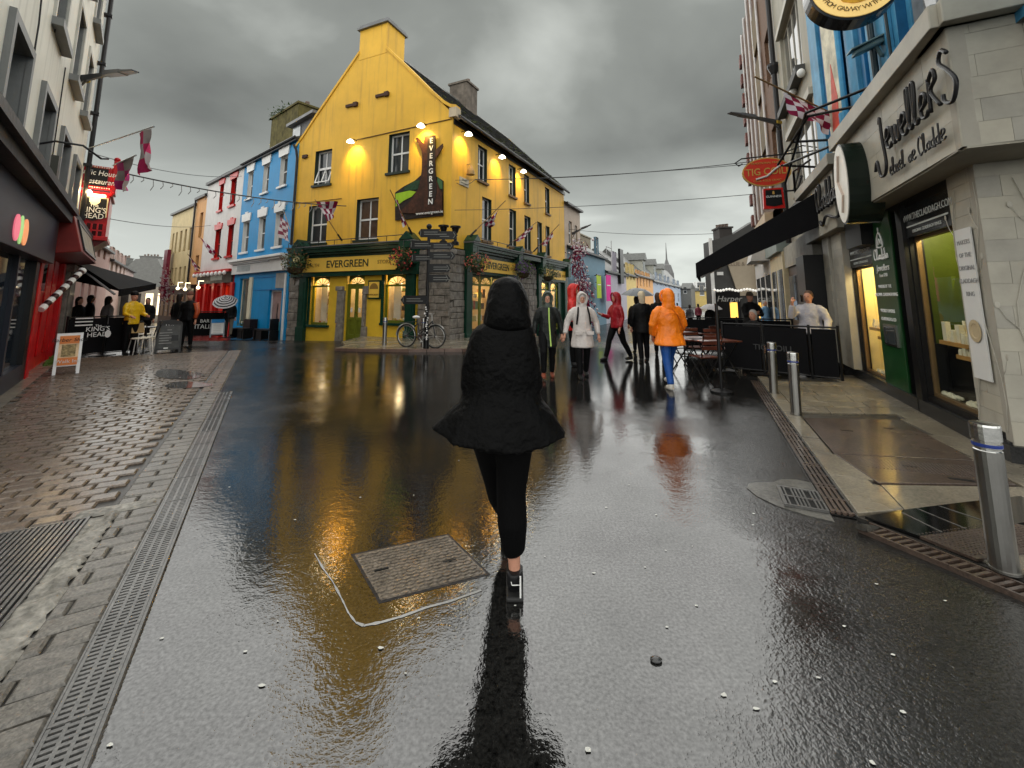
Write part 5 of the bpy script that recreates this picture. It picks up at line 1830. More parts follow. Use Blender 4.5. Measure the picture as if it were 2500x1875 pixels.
# far section of the fascia with the other script sign
tiles(FR, js, v(6.35), v(3.35), 2.95, 4.1, -.3, 4, tw=.62, thh=.3, name='fascia_facing')
mb = MB(FR); mb.box(v(6.35), v(3.35), -.28, .3, 2.94, 4.1); mb.build('fascia_core', TJ, js)
mb = MB(FR); mb.box(v(6.45), v(3.0), -.44, .4, 4.1, 4.32); mb.build('fascia_coping', TILE, js, bevel=.01)
mb = MB(FR); mb.box(v(3.35), v(2.46), -.2, .3, 2.5, 4.15); mb.build('dark_infill', BLACK, js)


def script(F, parent, strokes, u0, z0, sx, sz, y, r, mat, name='script_letters'):
    """hand-lettered word: strokes of (x,z) joined smoothly"""
    mb = MB(F)
    for st in strokes:
        P = [Vector((u0 + a * sx, y, z0 + b * sz)) for a, b in st]
        o = []
        k = len(P)
        for i in range(k - 1):
            p0, p1, p2, p3 = P[max(i - 1, 0)], P[i], P[i + 1], P[min(i + 2, k - 1)]
            for q in range(5):
                f = q / 5
                o.append(tuple(0.5 * ((2 * p1) + (p2 - p0) * f + (2 * p0 - 5 * p1 + 4 * p2 - p3) * f * f + (3 * p1 - p0 - 3 * p2 + p3) * f ** 3)))
        o.append(tuple(P[-1]))
        mb.tube(o, r, 7)
    return mb.build(name, mat, parent, smooth=True)


LETK = M('black raised letter', (.015, .015, .016), .25, var=.2)
J = [(-.55, -.35), (-.35, -.1), (-.2, -.55), (.15, -.6), (.32, -.3), (.22, .4), (.2, 1.0), (.12, .85)]
def e_(x): return [(x, .22), (x + .28, .32), (x + .3, .5), (x + .12, .55), (x, .3), (x + .06, .05), (x + .25, 0), (x + .38, .1)]
def l_(x): return [(x, .1), (x + .12, .6), (x + .15, 1.0), (x + .02, .95), (x + .02, .2), (x + .12, 0), (x + .25, .1)]
def w__(x): return [(x, .5), (x + .05, .1), (x + .16, .02), (x + .25, .45), (x + .3, .08), (x + .42, .02), (x + .5, .5)]
word = [J, e_(.5), w__(.95), e_(1.55), l_(2.0), l_(2.32), e_(2.68), [(3.15, 0), (3.2, .75)], [(3.2, .7), (3.45, .85), (3.5, .62), (3.25, .45), (3.6, 0)],
        [(4.1, .9), (3.9, 1.05), (3.75, .85), (4.05, .55), (4.3, .2), (4.1, -.12), (3.8, -.02), (3.75, .15)]]
C1 = [(.45, .8), (.2, 1.0), (0, .5), (.15, 0), (.4, .1)]
d_ = lambda x: [(x + .25, .4), (x, .3), (x + .05, .02), (x + .25, .12), (x + .3, 1.0), (x + .28, .0), (x + .36, .05)]
a_ = lambda x: [(x + .25, .42), (x, .3), (x + .05, .02), (x + .25, .12), (x + .26, .42), (x + .3, .0)]
jl = thing('jewellers_lettering', FR.sub(v(1.2), -.4, 3.3), 'raised black script letters reading Jewellers on the stone fascia', 'lettering')
ja, jb = FR.uz(2152, 430, -.42), FR.uz(2336, 290, -.42)
JS = (jb[0] - ja[0]) / 4.3
script(FR, jl, word, ja[0] + .1, 3.48, JS, .47, -.43, .019, LETK, 'main_word')
sub_ = [e_(0), l_(.4), w__(.72), e_(1.25), l_(1.65), a_(2.4), e_(2.8), C1, l_(4.0), a_(4.35), d_(4.75), d_(5.2), e_(5.65)]
sub_[7] = [(x + 3.5, z) for x, z in C1]
script(FR, jl, sub_, ja[0] + .3, 3.14, JS * .52, .2, -.42, .009, LETK, 'small_words')
cl = thing('claddagh_lettering', FR.sub(v(5.2), -.4, 3.3), 'raised black script word at the far end of the stone fascia above the awning', 'lettering')
script(FR, cl, [C1, l_(.5), a_(.85), d_(1.25), d_(1.7), a_(2.15), [(2.8, .4), (2.55, .3), (2.6, .02), (2.8, .12), (2.82, .42), (2.8, -.5), (2.3, -.62), (1.2, -.35), (.6, -.62), (.3, -.4)], [(3.0, 0), (3.02, 1.0), (3.05, .3), (3.2, .42), (3.3, 0)]], FR.uz(2000, 550, -.36)[0], 3.42, (FR.uz(2062, 500, -.36)[0] - FR.uz(2000, 550, -.36)[0]) / 3.3, .52, -.37, .028, LETK, 'main_word')

# wall and openings at street level
WA = (v(3.95), v(2.66), .22, 2.6)
WB = (v(1.2), v(-.03), .3, 2.85)
wall(FR, js, v(6.2), v(-.5), -.1, 3.0, [WA, WB, (v(1.75), v(1.42), -.1, 2.9)], BLACK, rec=.15, name='shop_wall', y=.0)
tiles(FR, js, v(-.03), v(-.62), .28, 3.0, -.012, 8, tw=.3, thh=.17, name='pier_facing')
tiles(FR, js, v(4.75), v(3.97), .22, 2.95, -.12, 9, tw=.4, thh=.17, name='pier_facing')
tiles(FR, js, v(5.35), v(4.82), .22, 2.95, -.16, 10, tw=.4, thh=.17, name='pier_facing')
mb = MB(FR); mb.box(v(6.0), v(-.6), -.06, 0, -.1, .22); mb.build('plinth', M('black granite', (.02, .02, .02), .25, var=.5, scale=40), js)
# green panel with white emblem
mb = MB(FR); mb.box(v(2.66), v(1.75), -.03, .02, .16, 2.95); gpnl = mb.build('green_panel', JGRN, js, bevel=.008)
um = v(2.2)
script(FR, gpnl, [[(-.2, 0), (-.15, .35), (0, .55), (.15, .35), (.2, 0), (-.2, 0)], [(0, .55), (0, .75)], [(-.1, .1), (0, .3), (.1, .1)]], um, 2.42, .6, .42, -.04, .014, WHITE, 'emblem')
script(FR, gpnl, [[(a * .8, b) for a, b in s_] for s_ in ([C1, l_(.5), a_(.85), d_(1.25), d_(1.7), a_(2.15)])], um - .3, 2.22, .3, .17, -.04, .011, WHITE, 'emblem_word')
text(FR, um, 2.08, -.036, 'Jewellers', .15, WHITE, gpnl, extrude=.003, shear=.2); text(FR, um, 1.96, -.036, 'from 1750', .08, WHITE, gpnl, extrude=.003)
for k, s_ in enumerate(('MAKERS OF THE', 'ORIGINAL CLADDAGH RING', '', 'WORLD FAMOUS', 'CLADDAGH & CO')):
    if s_: text(FR, um, 1.78 - k * .13, -.036, s_, .075, WHITE, gpnl, extrude=.003)
mb = MB(FR); mb.box(v(2.42), v(1.9), -.055, -.03, .85, 1.18); nb = mb.build('display_case', STEEL, gpnl)
mb = MB(FR); mb.box(v(2.38), v(1.94), -.06, -.055, .88, 1.15); mb.build('case_pane', DGLASS, nb)
# dark doorway
mb = MB(FR); mb.box(v(1.72), v(1.4), .15, .2, -.05, 2.9); mb.build('door', M('dark door', (.02, .02, .012), .3), js)
mb = MB(FR); mb.box(v(1.4), v(1.22), -.06, .0, -.05, 2.9); mb.build('door_post', BLACK, js)
# lit display windows
GREENW = M('green display wall', (.06, .085, .008), .5, var=.2)
CREAMW = M('cream display wall', (.8, .68, .35), .6, var=.1)
SHELFW = M('shelf wood', (.5, .26, .08), .4, var=.15)
VELVET = M('pale jewellery stands', (.8, .72, .55), .5, var=.15)
for o, mat, pw, colr in ((WA, CREAMW, 24, (1, .78, .4)), (WB, GREENW, 20, (1, .82, .45))):
    w_ = window(FR, js, o[0], o[1], o[2], o[3] - .42, rec=.06, fr=.035, nv=0, nh=0, fm=M('bronze frame', (.2, .13, .06), .35, metal=.5), gm=CGLASS, back=False, name='display_window')
    mb = MB(FR); mb.box(o[0], o[1], -.02, .06, o[3] - .42, o[3]); hd = mb.build('window_header', M('black header', (.012, .013, .014), .2), w_)
    text(FR, (o[0] + o[1]) / 2, o[3] - .15, -.026, 'WWW.THECLADDAGH.COM', .1 if o is WA else .125, M('grey letter', (.5, .52, .5), .5), hd, extrude=.002, xs=.85)
    mb = MB(FR); mb.box(o[0] + .04, o[1] - .04, -.024, -.02, o[3] - .28, o[3] - .26); mb.build('header_rule', MATS['grey letter'], hd)
    text(FR, (o[0] + o[1]) / 2, o[3] - .35, -.026, 'ORIGINAL CLADDAGH RINGS', .06, MATS['grey letter'], hd, extrude=.002)
    rm = room(FR, js, o[0] - .02, o[1] + .02, .12, 1.0, o[2] - .02, o[3], mat)
    for (z_, y0, y1, f0, f1) in ((1.0, .125, .42, .12, 1.0), (.86, .122, .24, .45, 1.0)):
        a_u, b_u = o[0] + (o[1] - o[0]) * f0, o[0] + (o[1] - o[0]) * f1
        mb = MB(FR); mb.box(a_u, b_u, y0, y1, z_, z_ + .05); sh = mb.build('display_shelf', SHELFW, rm)
        mb = MB(FR)
        for k in range(46):
            u_ = RND.uniform(a_u, b_u - .1); y_ = RND.uniform(y0, y0 + .16); h = RND.uniform(.06, .3) * (1.0 if RND.random() < .35 else .3)
            mb.box(u_, u_ + RND.uniform(.03, .1), y_, y_ + .05, z_ + .05, z_ + .06 + h)
        mb.build('jewellery_stands', VELVET, rm, kind='stuff')
    mb = MB(FR)
    for k in range(26):
        u_ = RND.uniform(o[0], o[1] - .1); y_ = RND.uniform(.13, .24)
        mb.ball((u_, y_, o[2] + .04), RND.uniform(.02, .05), n=6, m=4)
    mb.build('jewellery_stands', VELVET, rm, kind='stuff')
    if o is WB:
        mb = MB(FR); mb.box(o[1] - .3, o[1] - .05, .9, .96, 1.9, 2.5); mb.build('lit_niche', M('amber niche', (.9, .4, .05), .5, emit=(1, .45, .05), estr=.8), rm)
        mb = MB(FR); mb.box(o[0], o[1], .25, .28, o[2], .99); mb.box(o[0], o[0] + .02, .125, .28, o[2], .99); mb.build('lower_panel', BLACK, rm)
    point_light('display_light', FR.w((o[0] + o[1]) / 2, .35, o[3] - .25), pw, colr, .08, js)
# hanging poster on the pier
mb = MB(FR); mb.box(v(-.02) + .1, v(-.02) + .42, -.045, -.032, .75, 2.35); ps = mb.build('pier_poster', M('white poster', (.6, .6, .58), .5, var=.04), js)
for k, s_ in enumerate(('MAKERS', 'OF THE', 'ORIGINAL', 'CLADDAGH', 'RING')):
    text(FR, v(-.02) + .26, 2.2 - k * .14, -.048, s_, .07, M('grey print', (.25, .25, .25), .6), ps, extrude=.001)
mb = MB(FR); mb.lathe((v(-.02) + .26, -.05, 1.25), [(.1, 0), (.12, -.004), (.08, -.006), (.07, -.002)], 16, 'y'); mb.build('ring_print', M('ring print', (.45, .36, .22), .4), ps)
# corner return of the shop, facing the camera
nc = FR.w(v(-.62), -.03, 0)
FC = Frame(nc.x, nc.y, .887, -.46)
tiles(FC, js, 0, 1.6, .2, 3.0, .0, 21, tw=.5, thh=.22, name='return_facing')
nc2 = FR.w(UC, -.372, 0)
FC2 = Frame(nc2.x, nc2.y, .887, -.46)
tiles(FC2, js, 0.0, 1.8, 3.0, 4.2, .012, 22, tw=.5, thh=.22, name='return_facing')
mb = MB(FC2); mb.box(.0, 1.8, .1, 1.2, 2.985, 3.0); mb.build('soffit', MATS['soffit'], js)
mb = MB(FC2); mb.box(-.06, 1.8, -.14, .6, 4.2, 4.443); mb.build('fascia_coping', TILE, js, bevel=.01)
mb = MB(FC); mb.box(-.05, 1.6, -.05, .3, -.1, .2); mb.build('plinth', MATS['black granite'], js)
mb = MB(FC2); mb.box(0.02, 1.8, .13, .6, 3.0, 4.2); mb.build('fascia_core', TJ, js)
# etched climbing stems on the stone
ETCH = M('etched pale line', (.4, .38, .325), .6)
rr = random.Random(8)
for F_, y_, bs in ((FC, -.018, (.25, .5, .95)), (FR, -.03, (v(-.15), v(-.5)))):
    for bx_ in bs:
        mb = MB(F_)
        pts = [(bx_ + .1 * math.sin(k * .8 + bx_ * 5), y_, .3 + k * .25) for k in range(11)]
        mb.tube(pts, .0045, 5)
        for k in range(2, 10, 2):
            p = pts[k]
            sgn = 1 if k % 4 else -1
            mb.tube([p, (p[0] + sgn * .08, p[1], p[2] + .1), (p[0] + sgn * .12, p[1], p[2] + .2)], .0035, 4)
            mb.ball((p[0] + sgn * .13, p[1], p[2] + .23), .022, .003, .034, 6, 4)
        mb.build('etched_stem', ETCH, js, kind='stuff')
mb = MB(FC); mb.box(.42, .9, -.04, -.015, 1.6, 2.4); mb.build('return_poster', MATS['white poster'], js)

# --- drum signs
t = thing('drum_sign', FR.sub(v(4.05), -.6, 3.9), 'black drum sign with a white oval face projecting over the jewellery shop', 'sign')
du_, dz_ = FR.uz(2055, 450, -.62)
EL = lambda a, b: [(du_ + a * math.cos(q * .19635), dz_ + b * math.sin(q * .19635)) for q in range(32)]
mb = MB(FR); mb.prism(EL(.36, .64), -.62, -.2); mb.build('drum', M('drum black green', (.008, .014, .01), .25), t)
mb = MB(FR); mb.prism(EL(.335, .61), -.632, -.62); fc = mb.build('face', M('drum face', (.72, .69, .62), .4, var=.1), t)
mb = MB(FR); mb.tube([(du_, -.64, dz_ - .45), (du_ + .1, -.64, dz_ - .2), (du_ - .1, -.64, dz_ + .05), (du_ + .03, -.64, dz_ + .45)], .02, 6); mb.build('ring_mark', M('face print', (.45, .36, .3), .5), fc)
# big round hanging sign overhead, facing along the street
cpos = at(2086, -42, 4.9)
FD = Frame(cpos.x, cpos.y, .93, -.37)
t = thing('round_sign', FD.sub(0, 0, cpos.z), 'round yellow hanging sign with black rim cut by the top edge', 'sign')
zc = cpos.z
rS = .475
mb = MB(FD); mb.lathe((0, -.02, zc), [(rS + .035, 0), (rS + .035, .24)], 48, 'y'); mb.build('rim', M('rim black', (.006, .006, .006), .2, coat=.5), t)
mb = MB(FD); mb.lathe((0, -.035, zc), [(rS, 0), (rS, .02)], 48, 'y'); mb.build('face', M('sign cream yellow', (.9, .62, .22), .4, var=.06, emit=(1, .66, .22), estr=.12), t)
mb = MB(FD); mb.prism([(.2 * math.cos(a_ * .1745) * (1 + .08 * (a_ % 3)), zc - .1 + .2 * math.sin(a_ * .1745)) for a_ in range(36)], -.045, -.035); mb.build('hands_emblem', M('sign orange', (.8, .38, .03), .4, var=.3, scale=12), t)
msg = 'FROM GALWAY WITH LOVE'
for k, c in enumerate(msg):
    a = rad(270 - 62 + k * 124 / (len(msg) - 1))
    r_ = rS * .8
    text(FD, r_ * math.cos(a), zc + r_ * math.sin(a), -.042, c, .085, M('sign brown letter', (.16, .1, .03), .5), t, extrude=.002, rot=a + math.pi / 2)
mb = MB(FD); mb.tube([(0, .1, zc + rS), (0, .1, zc + rS + .6), (1.2, .5, zc + rS + .6)], .025, 6); mb.build('bracket', DKIRON, t)

# --- blue house above the jewellers
BLU2 = M('weathered blue render', (.06, .26, .44), .5, var=.3, scale=2.0, bump=.15, streak=.5, dirt=(.02, .12, .24))
BLU3 = M('deep blue trim', (.012, .12, .27), .45, var=.2)
t = thing('blue_upper_house', FR.sub(v(2.5), 3, 4), 'weathered blue house front rising above the jewellery shop', 'building')
bw_ = [(v(3.9), v(3.1), 4.75, 8.2), (v(1.0), v(-1.1), 4.85, 8.0)]
wall(FR, t, v(5.3), v(-3.5), 4.1, 11.5, bw_, BLU2, y=.1, rec=.2, rev=BLU3)
body(FR, t, v(5.3), v(-3.5), .4, 8, 4.0, 11.4, BLU2)
window(FR, t, *bw_[1], y=.1, rec=.12, fr=.12, nv=1, nh=0, fm=BLU2, gm=glass('sky glass', (.25, .26, .26)))
window(FR, t, *bw_[0], y=.1, rec=.12, fr=.1, nv=0, nh=2, fm=BLU3, gm=glass('dim glass', (.06, .06, .06)))
for a, b, c, m_ in ((5.3, 4.6, -.06, BLU2), (4.62, 4.3, .0, BLU3), (2.9, 2.4, -.02, BLU2), (2.38, 2.2, .04, BLU3), (1.9, 1.15, .0, BLU2)):
    mb = MB(FR); mb.box(v(a), v(b), c, .1, 4.3, 11.4); mb.build('pilaster', m_, t, bevel=.01)
# painted banner
mb = MB(FR); mb.box(v(4.2), v(3.2), -.06, -.03, 4.6, 8.0)
bn = mb.build('mural_banner', M('banner cream', (.55, .52, .4), .6, var=.5, scale=2.2), t)
mb = MB(FR); mb.prism([(v(4.0), 4.9), (v(3.5), 5.0), (v(3.45), 5.6), (v(3.7), 6.4), (v(3.85), 5.7)], -.068, -.06); mb.build('red_figure', M('banner red', (.6, .1, .07), .6, var=.3), bn)
mb = MB(FR)
for k, x_ in enumerate((1.6, 1.5, .95)):
    mb.tube([(v(x_), -.02, 8), (v(x_ - .03), -.05, 6.2), (v(x_ - .1), -.06, 4.7)], .03 if k < 2 else .02, 6)
mb.tube([(v(1.62), -.02, 8), (v(1.3), -.12, 5.4), (v(1.35), -.12, 4.5)], .014, 5)
mb.build('cables', M('dark cable', (.03, .05, .06), .5), t)
mb = MB(FR); mb.tube([(v(2.85), -.12, 4.4), (v(2.85), -.12, 5.0)], .11, 12); mb.tube([(v(2.85), -.12, 5.0), (v(2.85), -.12, 8)], .05, 8); mb.build('downpipe', BLU2, t)
# scaffold of black bars for the lights over the fascia
t = thing('light_gantry', FR.sub(v(2.4), -.7, 4.5), 'black tubular lamp gantry angled out over the stone fascia', 'light fitting')
mb = MB(FR)
for (a, b) in (((2.55, -.5, 4.3), (4.2, -.95, 4.5)), ((2.6, -.75, 4.95), (4.3, -1.05, 4.55)), ((2.3, .05, 4.9), (2.6, -.75, 4.95)), ((1.9, .05, 5.05), (2.55, -.8, 5.0)), ((3.2, .05, 4.6), (3.4, -.88, 4.75)), ((4.2, .05, 4.3), (4.25, -1.0, 4.52)), ((2.55, -.78, 5.02), (4.9, -.85, 4.25))):
    mb.tube([(v(a[0]), a[1], a[2]), (v(b[0]), b[1], b[2])], .026, 6)
mb.build('bars', BLACK, t)
# cctv camera
pc = at(2128, 110, 6.0)
t = thing('cctv_camera', frame_at(pc, -20), 'grey-blue dome-housed security camera above the stone fascia', 'camera')
Fk = frame_at(pc, -18)
mb = MB(Fk); mb.hexa([(-.26, -.08, -.16), (.2, -.08, .02), (.2, .08, .02), (-.26, .08, -.16), (-.24, -.06, -.06), (.16, -.06, .13), (.16, .06, .13), (-.24, .06, -.06)]); mb.build('housing', M('camera grey', (.12, .2, .22), .3), t, bevel=.03)
mb = MB(Fk); mb.hexa([(-.3, -.1, -.075), (.2, -.1, .125), (.2, .1, .125), (-.3, .1, -.075), (-.3, -.1, -.055), (.2, -.1, .145), (.2, .1, .145), (-.3, .1, -.055)]); mb.build('visor', M('visor grey', (.2, .3, .3), .3), t)
mb = MB(Fk); mb.tube([(.05, 0, -.02), (.1, .0, -.18), (.6, .2, -.25)], .03, 6); mb.build('arm', MATS['camera grey'], t)
pc = at(2225, 112, 5.5)
Fk = frame_at(pc, 10)
t = thing('sensor', Fk, 'small white cylindrical sensor on the blue wall', 'sensor')
mb = MB(Fk); mb.tube([(-.05, 0, -.01), (.12, 0, .03)], .04, 10); mb.build('housing', WHITE, t)
mb = MB(Fk); mb.tube([(.12, 0, .03), (.22, .05, .06), (.22, .3, .06)], .012, 6); mb.build('arm', WHITE, t)

# --- cream house next along
CRM2 = M('beige render', (.34, .32, .26), .6, var=.1, bump=.2, streak=.3)
t = thing('beige_house', FR.sub(v(7.5), 3), 'beige rendered house with big framed windows beyond the blue one', 'building')
a_, b_ = v(10.2), v(5.32)
bo = [(v(9.2), v(6.3), 7.7, 10.2), (v(9.0), v(5.7), 4.35, 6.6)]
wall(FR, t, a_, b_, 3.4, 12.5, bo, CRM2, rec=.3)
for k, o in enumerate(bo):
    window(FR, t, *o, rec=.1, fr=.09, nv=3, nh=0, fm=M('grey cream frame', (.42, .4, .34), .5), gm=glass('room glass', (.1, .1, .095)))
    mb = MB(FR); mb.box(o[0] - .2, o[1] + .2, -.22, .1, o[2] - .22, o[2] - .01); mb.build('window_ledge', DKGREY, t)
    mb = MB(FR); mb.box(o[0] - .15, o[1] + .15, -.1, .1, o[3] + .01, o[3] + .2); mb.build('window_head', MATS['grey cream frame'], t)
body(FR, t, a_, b_, .4, 8, -.1, 12.4, CRM2)
for px, py in ((1958, 178), (1938, 222)):
    u_, z_ = FR.uz(px, py, -.1)
    mb = MB(FR); mb.ball((u_, -.12, z_), .1, .1, .12, 8, 6); mb.build('dome_camera', WHITE, t, smooth=True)
mb = MB(FR); mb.tube([(v(10.0), -.12, 12.4), (v(10.0), -.12, 3.4)], .08, 8); mb.lathe((v(10.0), -.12, 9.4), [(.1, 0), (.2, .25), (.2, .35)], 10); mb.build('downpipe', GUTTER, t)
# ground floor of the beige house: pub with dark red doors
PUBR = M('pub dark red', (.03, .006, .006), .3, var=.3)
mb = MB(FR); mb.box(v(10.5), v(6.2), -.12, -.01, -.1, 2.6); pf = mb.build('pub_front', PUBR, t)
mb = MB(FR); mb.box(v(10.6), v(6.2), -.2, -.01, 2.6, 3.3); mb.build('pub_fascia', M('worn pale fascia', (.33, .31, .26), .6, var=.25), t)
for k in range(3):
    a = v(10.2) + k * 1.35
    mb = MB(FR); mb.box(a, a + .9, -.14, -.12, .9, 2.3); mb.build('pub_pane', DGLASS, pf)
    mb = MB(FR)
    for q in range(4): mb.tube([(a + .1 + q * .22, -.18, 1.5), (a + .1 + q * .22, -.18, 2.3)], .012, 5)
    mb.build('window_bars', M('pale bars', (.4, .38, .35), .4), pf)

# --- cream shop beyond and brick building
t = thing('brick_building', FR.sub(v(14), 3), 'tall brown brick building with white vertical pipes at the far end of right row', 'building')
BRICK = M('brown brick', (.13, .07, .04), .7, var=.35, scale=9, bump=.5, bscale=25)
wall(FR, t, v(21), v(10.22), 5.2, 17, [(v(12.5), v(11.2), 6.2, 8.2), (v(12.5), v(11.2), 10, 12)], BRICK, rec=.2)
for z_ in (6.2, 10): window(FR, t, v(12.5), v(11.2), z_, z_ + 2, nv=1, nh=1)
body(FR, t, v(21), v(10.22), .3, 8, -.3, 16.9, BRICK)
for k in range(5):
    x_ = 20.2 - k * 1.7
    mb = MB(FR); mb.tube([(v(x_), -.08, 17), (v(x_), -.08, 5.6)], .05, 8); mb.build('white_pipe', M('pale pipe', (.6, .58, .57), .4), t)
for k in range(9):
    mb = MB(FR); mb.box(v(20.9), v(20.2), -.24, 0, 5.6 + k * 1.2, 6.2 + k * 1.2); mb.build('cladding_block', M('red brown block', (.16, .07, .06), .7, var=.3), t)
for k in range(4):
    mb = MB(FR); mb.box(v(15.6), v(13.6), -.1, 0, 5.6 + k * 2.4, 7.4 + k * 2.4); mb.build('panel', M('ochre brown panel', (.12, .08, .03), .7, var=.3), t)
mb = MB(FR); mb.box(v(21), v(14), -.3, -.0, 3.4, 5.2); mb.build('timber_band', M('pale timber', (.5, .38, .25), .6, var=.15), t)
mb = MB(FR); mb.box(v(14), v(10.7), -.25, -.0, -.3, 3.2); cs = mb.build('cream_shopfront', M('cream shopfront', (.62, .52, .33), .5), t)
for k in range(2):
    mb = MB(FR); mb.box(v(13.5) + k * 1.5, v(12.4) + k * 1.5, -.27, -.25, .3, 2.6); mb.build('shop_pane', DGLASS, cs)
mb = MB(FR); mb.box(v(14), v(10.7), -.4, 0, 3.2, 3.9); mb.build('grey_fascia', M('grey green fascia', (.22, .26, .24), .5), t)
mb = MB(FR); mb.box(v(21), v(14), -.2, 0, -.5, 3.4); ws = mb.build('white_shopfront', PWHITE, t)
for k in range(3):
    mb = MB(FR); mb.box(v(20.4) + k * 2.1, v(18.9) + k * 2.1, -.22, -.2, .2, 2.6); mb.build('shop_pane', DGLASS, ws)
mb = MB(FR); mb.hexa([(v(17), -.9, 3.2), (v(14.6), -.9, 3.2), (v(14.6), -.2, 3.2), (v(17), -.2, 3.2), (v(17), -.7, 4.0), (v(14.6), -.7, 4.0), (v(14.6), -.2, 4.1), (v(17), -.2, 4.1)]); mb.build('canopy_box', M('striped canopy', (.5, .48, .45), .5), t)

# --- black awning on the right
T0 = Vector((4.62, 10.6, 2.46))
aw = thing('awning', frame_at(tuple(T0)), 'black awning slanting out over the pub tables on the right', 'awning')
a_n = at(2006, 462, 9.2)
a_f = a_n + Vector((dR[0], dR[1], 0)) * 3.6
T1 = T0 + Vector((dR[0], dR[1], 0)) * 3.6
mb = MB(); P4 = [T0, T1, a_f, a_n]
th_ = Vector((0, 0, .07))
mb.hexa([tuple(p - th_) for p in P4] + [tuple(p) for p in P4]); mb.build('canopy', MATS['black canvas'], aw)
mb = MB(); ex = Vector((.04, -.02, 0)); dz = Vector((0, 0, -.34))
mb.hexa([tuple(T0 + dz), tuple(T1 + dz), tuple(T1 + dz + ex), tuple(T0 + dz + ex), tuple(T0), tuple(T1), tuple(T1 + ex), tuple(T0 + ex)]); mb.build('valance', MATS['black canvas'], aw)
mb = MB(); mb.hexa([tuple(T0 - Vector((0, 0, .36))), tuple(a_n - Vector((0, 0, .78))), tuple(a_n - Vector((-.03, -.03, .78))), tuple(T0 - Vector((-.03, -.03, .36))), tuple(T0 - Vector((0, 0, .07))), tuple(a_n - Vector((0, 0, .07))), tuple(a_n - Vector((-.03, -.03, .07))), tuple(T0 - Vector((-.03, -.03, .07)))]); mb.build('side_flap', MATS['black canvas'], aw)
mb = MB(); q0 = T0 + Vector((.12, 0, -.35)); q1 = at(1920, 565, 9.9)
mb.tube([tuple(q0), tuple(q1)], .035, 6); mb.tube([tuple(q1), tuple(at(1995, 485, 9.3))], .04, 6); mb.build('arm', MATS['grey arm'], aw)

# --- hanging oval sign and the red bracket sign below it
ps_ = at(1871, 420, 12.2)
FO2 = Frame(ps_.x, ps_.y, .95, -.3)
t = thing('oval_sign', FO2.sub(0, 0, ps_.z), 'red oval hanging pub sign with gold uncial lettering', 'sign')
zc = ps_.z
ell = lambda rx, rz, n=40: [(rx * math.cos(2 * math.pi * q / n), zc + rz * math.sin(2 * math.pi * q / n)) for q in range(n)]
mb = MB(FO2); mb.prism(ell(.65, .44), -.02, .05); mb.build('rim', M('sign gold', (.5, .3, .07), .4), t)
mb = MB(FO2); mb.prism(ell(.61, .405), -.03, .0); mb.build('face', M('sign red', (.55, .04, .02), .35, var=.12), t)
text(FO2, 0, zc, -.036, 'TIG COILI', .3, MATS['sign gold'], t, xs=.85, bold=.003)
text(FO2, 0, zc + .27, -.036, 'TRADITIONAL MUSIC', .085, MATS['sign gold'], t)
text(FO2, 0, zc - .27, -.036, 'CEOL AGUS CRAIC', .085, MATS['sign gold'], t)
mb = MB(FO2); mb.tube([(-.3, -.05, zc - .22), (0, -.05, zc - .14), (.2, -.05, zc + .04), (.35, -.05, zc + .15)], .03, 6); mb.build('fiddle_shape', M('silver paint', (.5, .48, .45), .4), t)
mb = MB(FO2); mb.tube([(1.6, .1, zc + .55), (0, .1, zc + .52), (-.62, .1, zc + .5), (-.8, .1, zc + .38), (-.7, .1, zc + .28), (-.6, .1, zc + .34)], .022, 6); mb.tube([(1.6, .1, zc + .95), (.6, .1, zc + .6)], .018, 6); mb.build('scroll_bracket', DKIRON, t)
ps2 = at(1889, 484, 11.9)
FO3 = Frame(ps2.x, ps2.y, .95, -.3)
t = thing('bracket_sign', FO3.sub(0, 0, ps2.z), 'small red framed black stout sign under the oval pub sign', 'sign')
mb = MB(FO3); mb.prism([(-.27, ps2.z - .3), (.27, ps2.z - .3), (.25, ps2.z + .3), (-.25, ps2.z + .3)], 0, .1); mb.build('frame', REDP, t)
mb = MB(FO3); mb.prism([(-.21, ps2.z - .2), (.0, ps2.z - .24), (.21, ps2.z - .2), (.2, ps2.z + .25), (-.2, ps2.z + .25)], -.012, 0); mb.build('face', BLACK, t)
text(FO3, 0, ps2.z + .05, -.016, 'GUINNESS', .085, WHITE, t, extrude=.002)
mb = MB(FO3); mb.prism([(-.03, ps2.z + .12), (.03, ps2.z + .12), (.02, ps2.z + .21), (-.02, ps2.z + .21)], -.016, -.012); mb.build('harp_mark', MATS['sign gold'], t)
mb = MB(FO3); mb.tube([(.27, .05, ps2.z + .2), (1.4, .05, ps2.z + .2)], .025, 6); mb.build('bracket', DKIRON, t)
# iron fire-escape brackets between the signs
t = thing('iron_bracket', FR.sub(v(7.2), -.4, 4.4), 'black iron balcony brackets behind the drum sign', 'bracket')
mb = MB(FR)
for k in range(3): mb.tube([(v(8.8), -.05, 4.35 + k * .28), (v(5.9), -.34, 4.35 + k * .28)], .035, 6)
mb.tube([(v(8.0), -.15, 4.2), (v(6.8), -.35, 5.0), (v(5.8), -.15, 5.0)], .03, 6)
mb.build('bars', DKIRON, t)
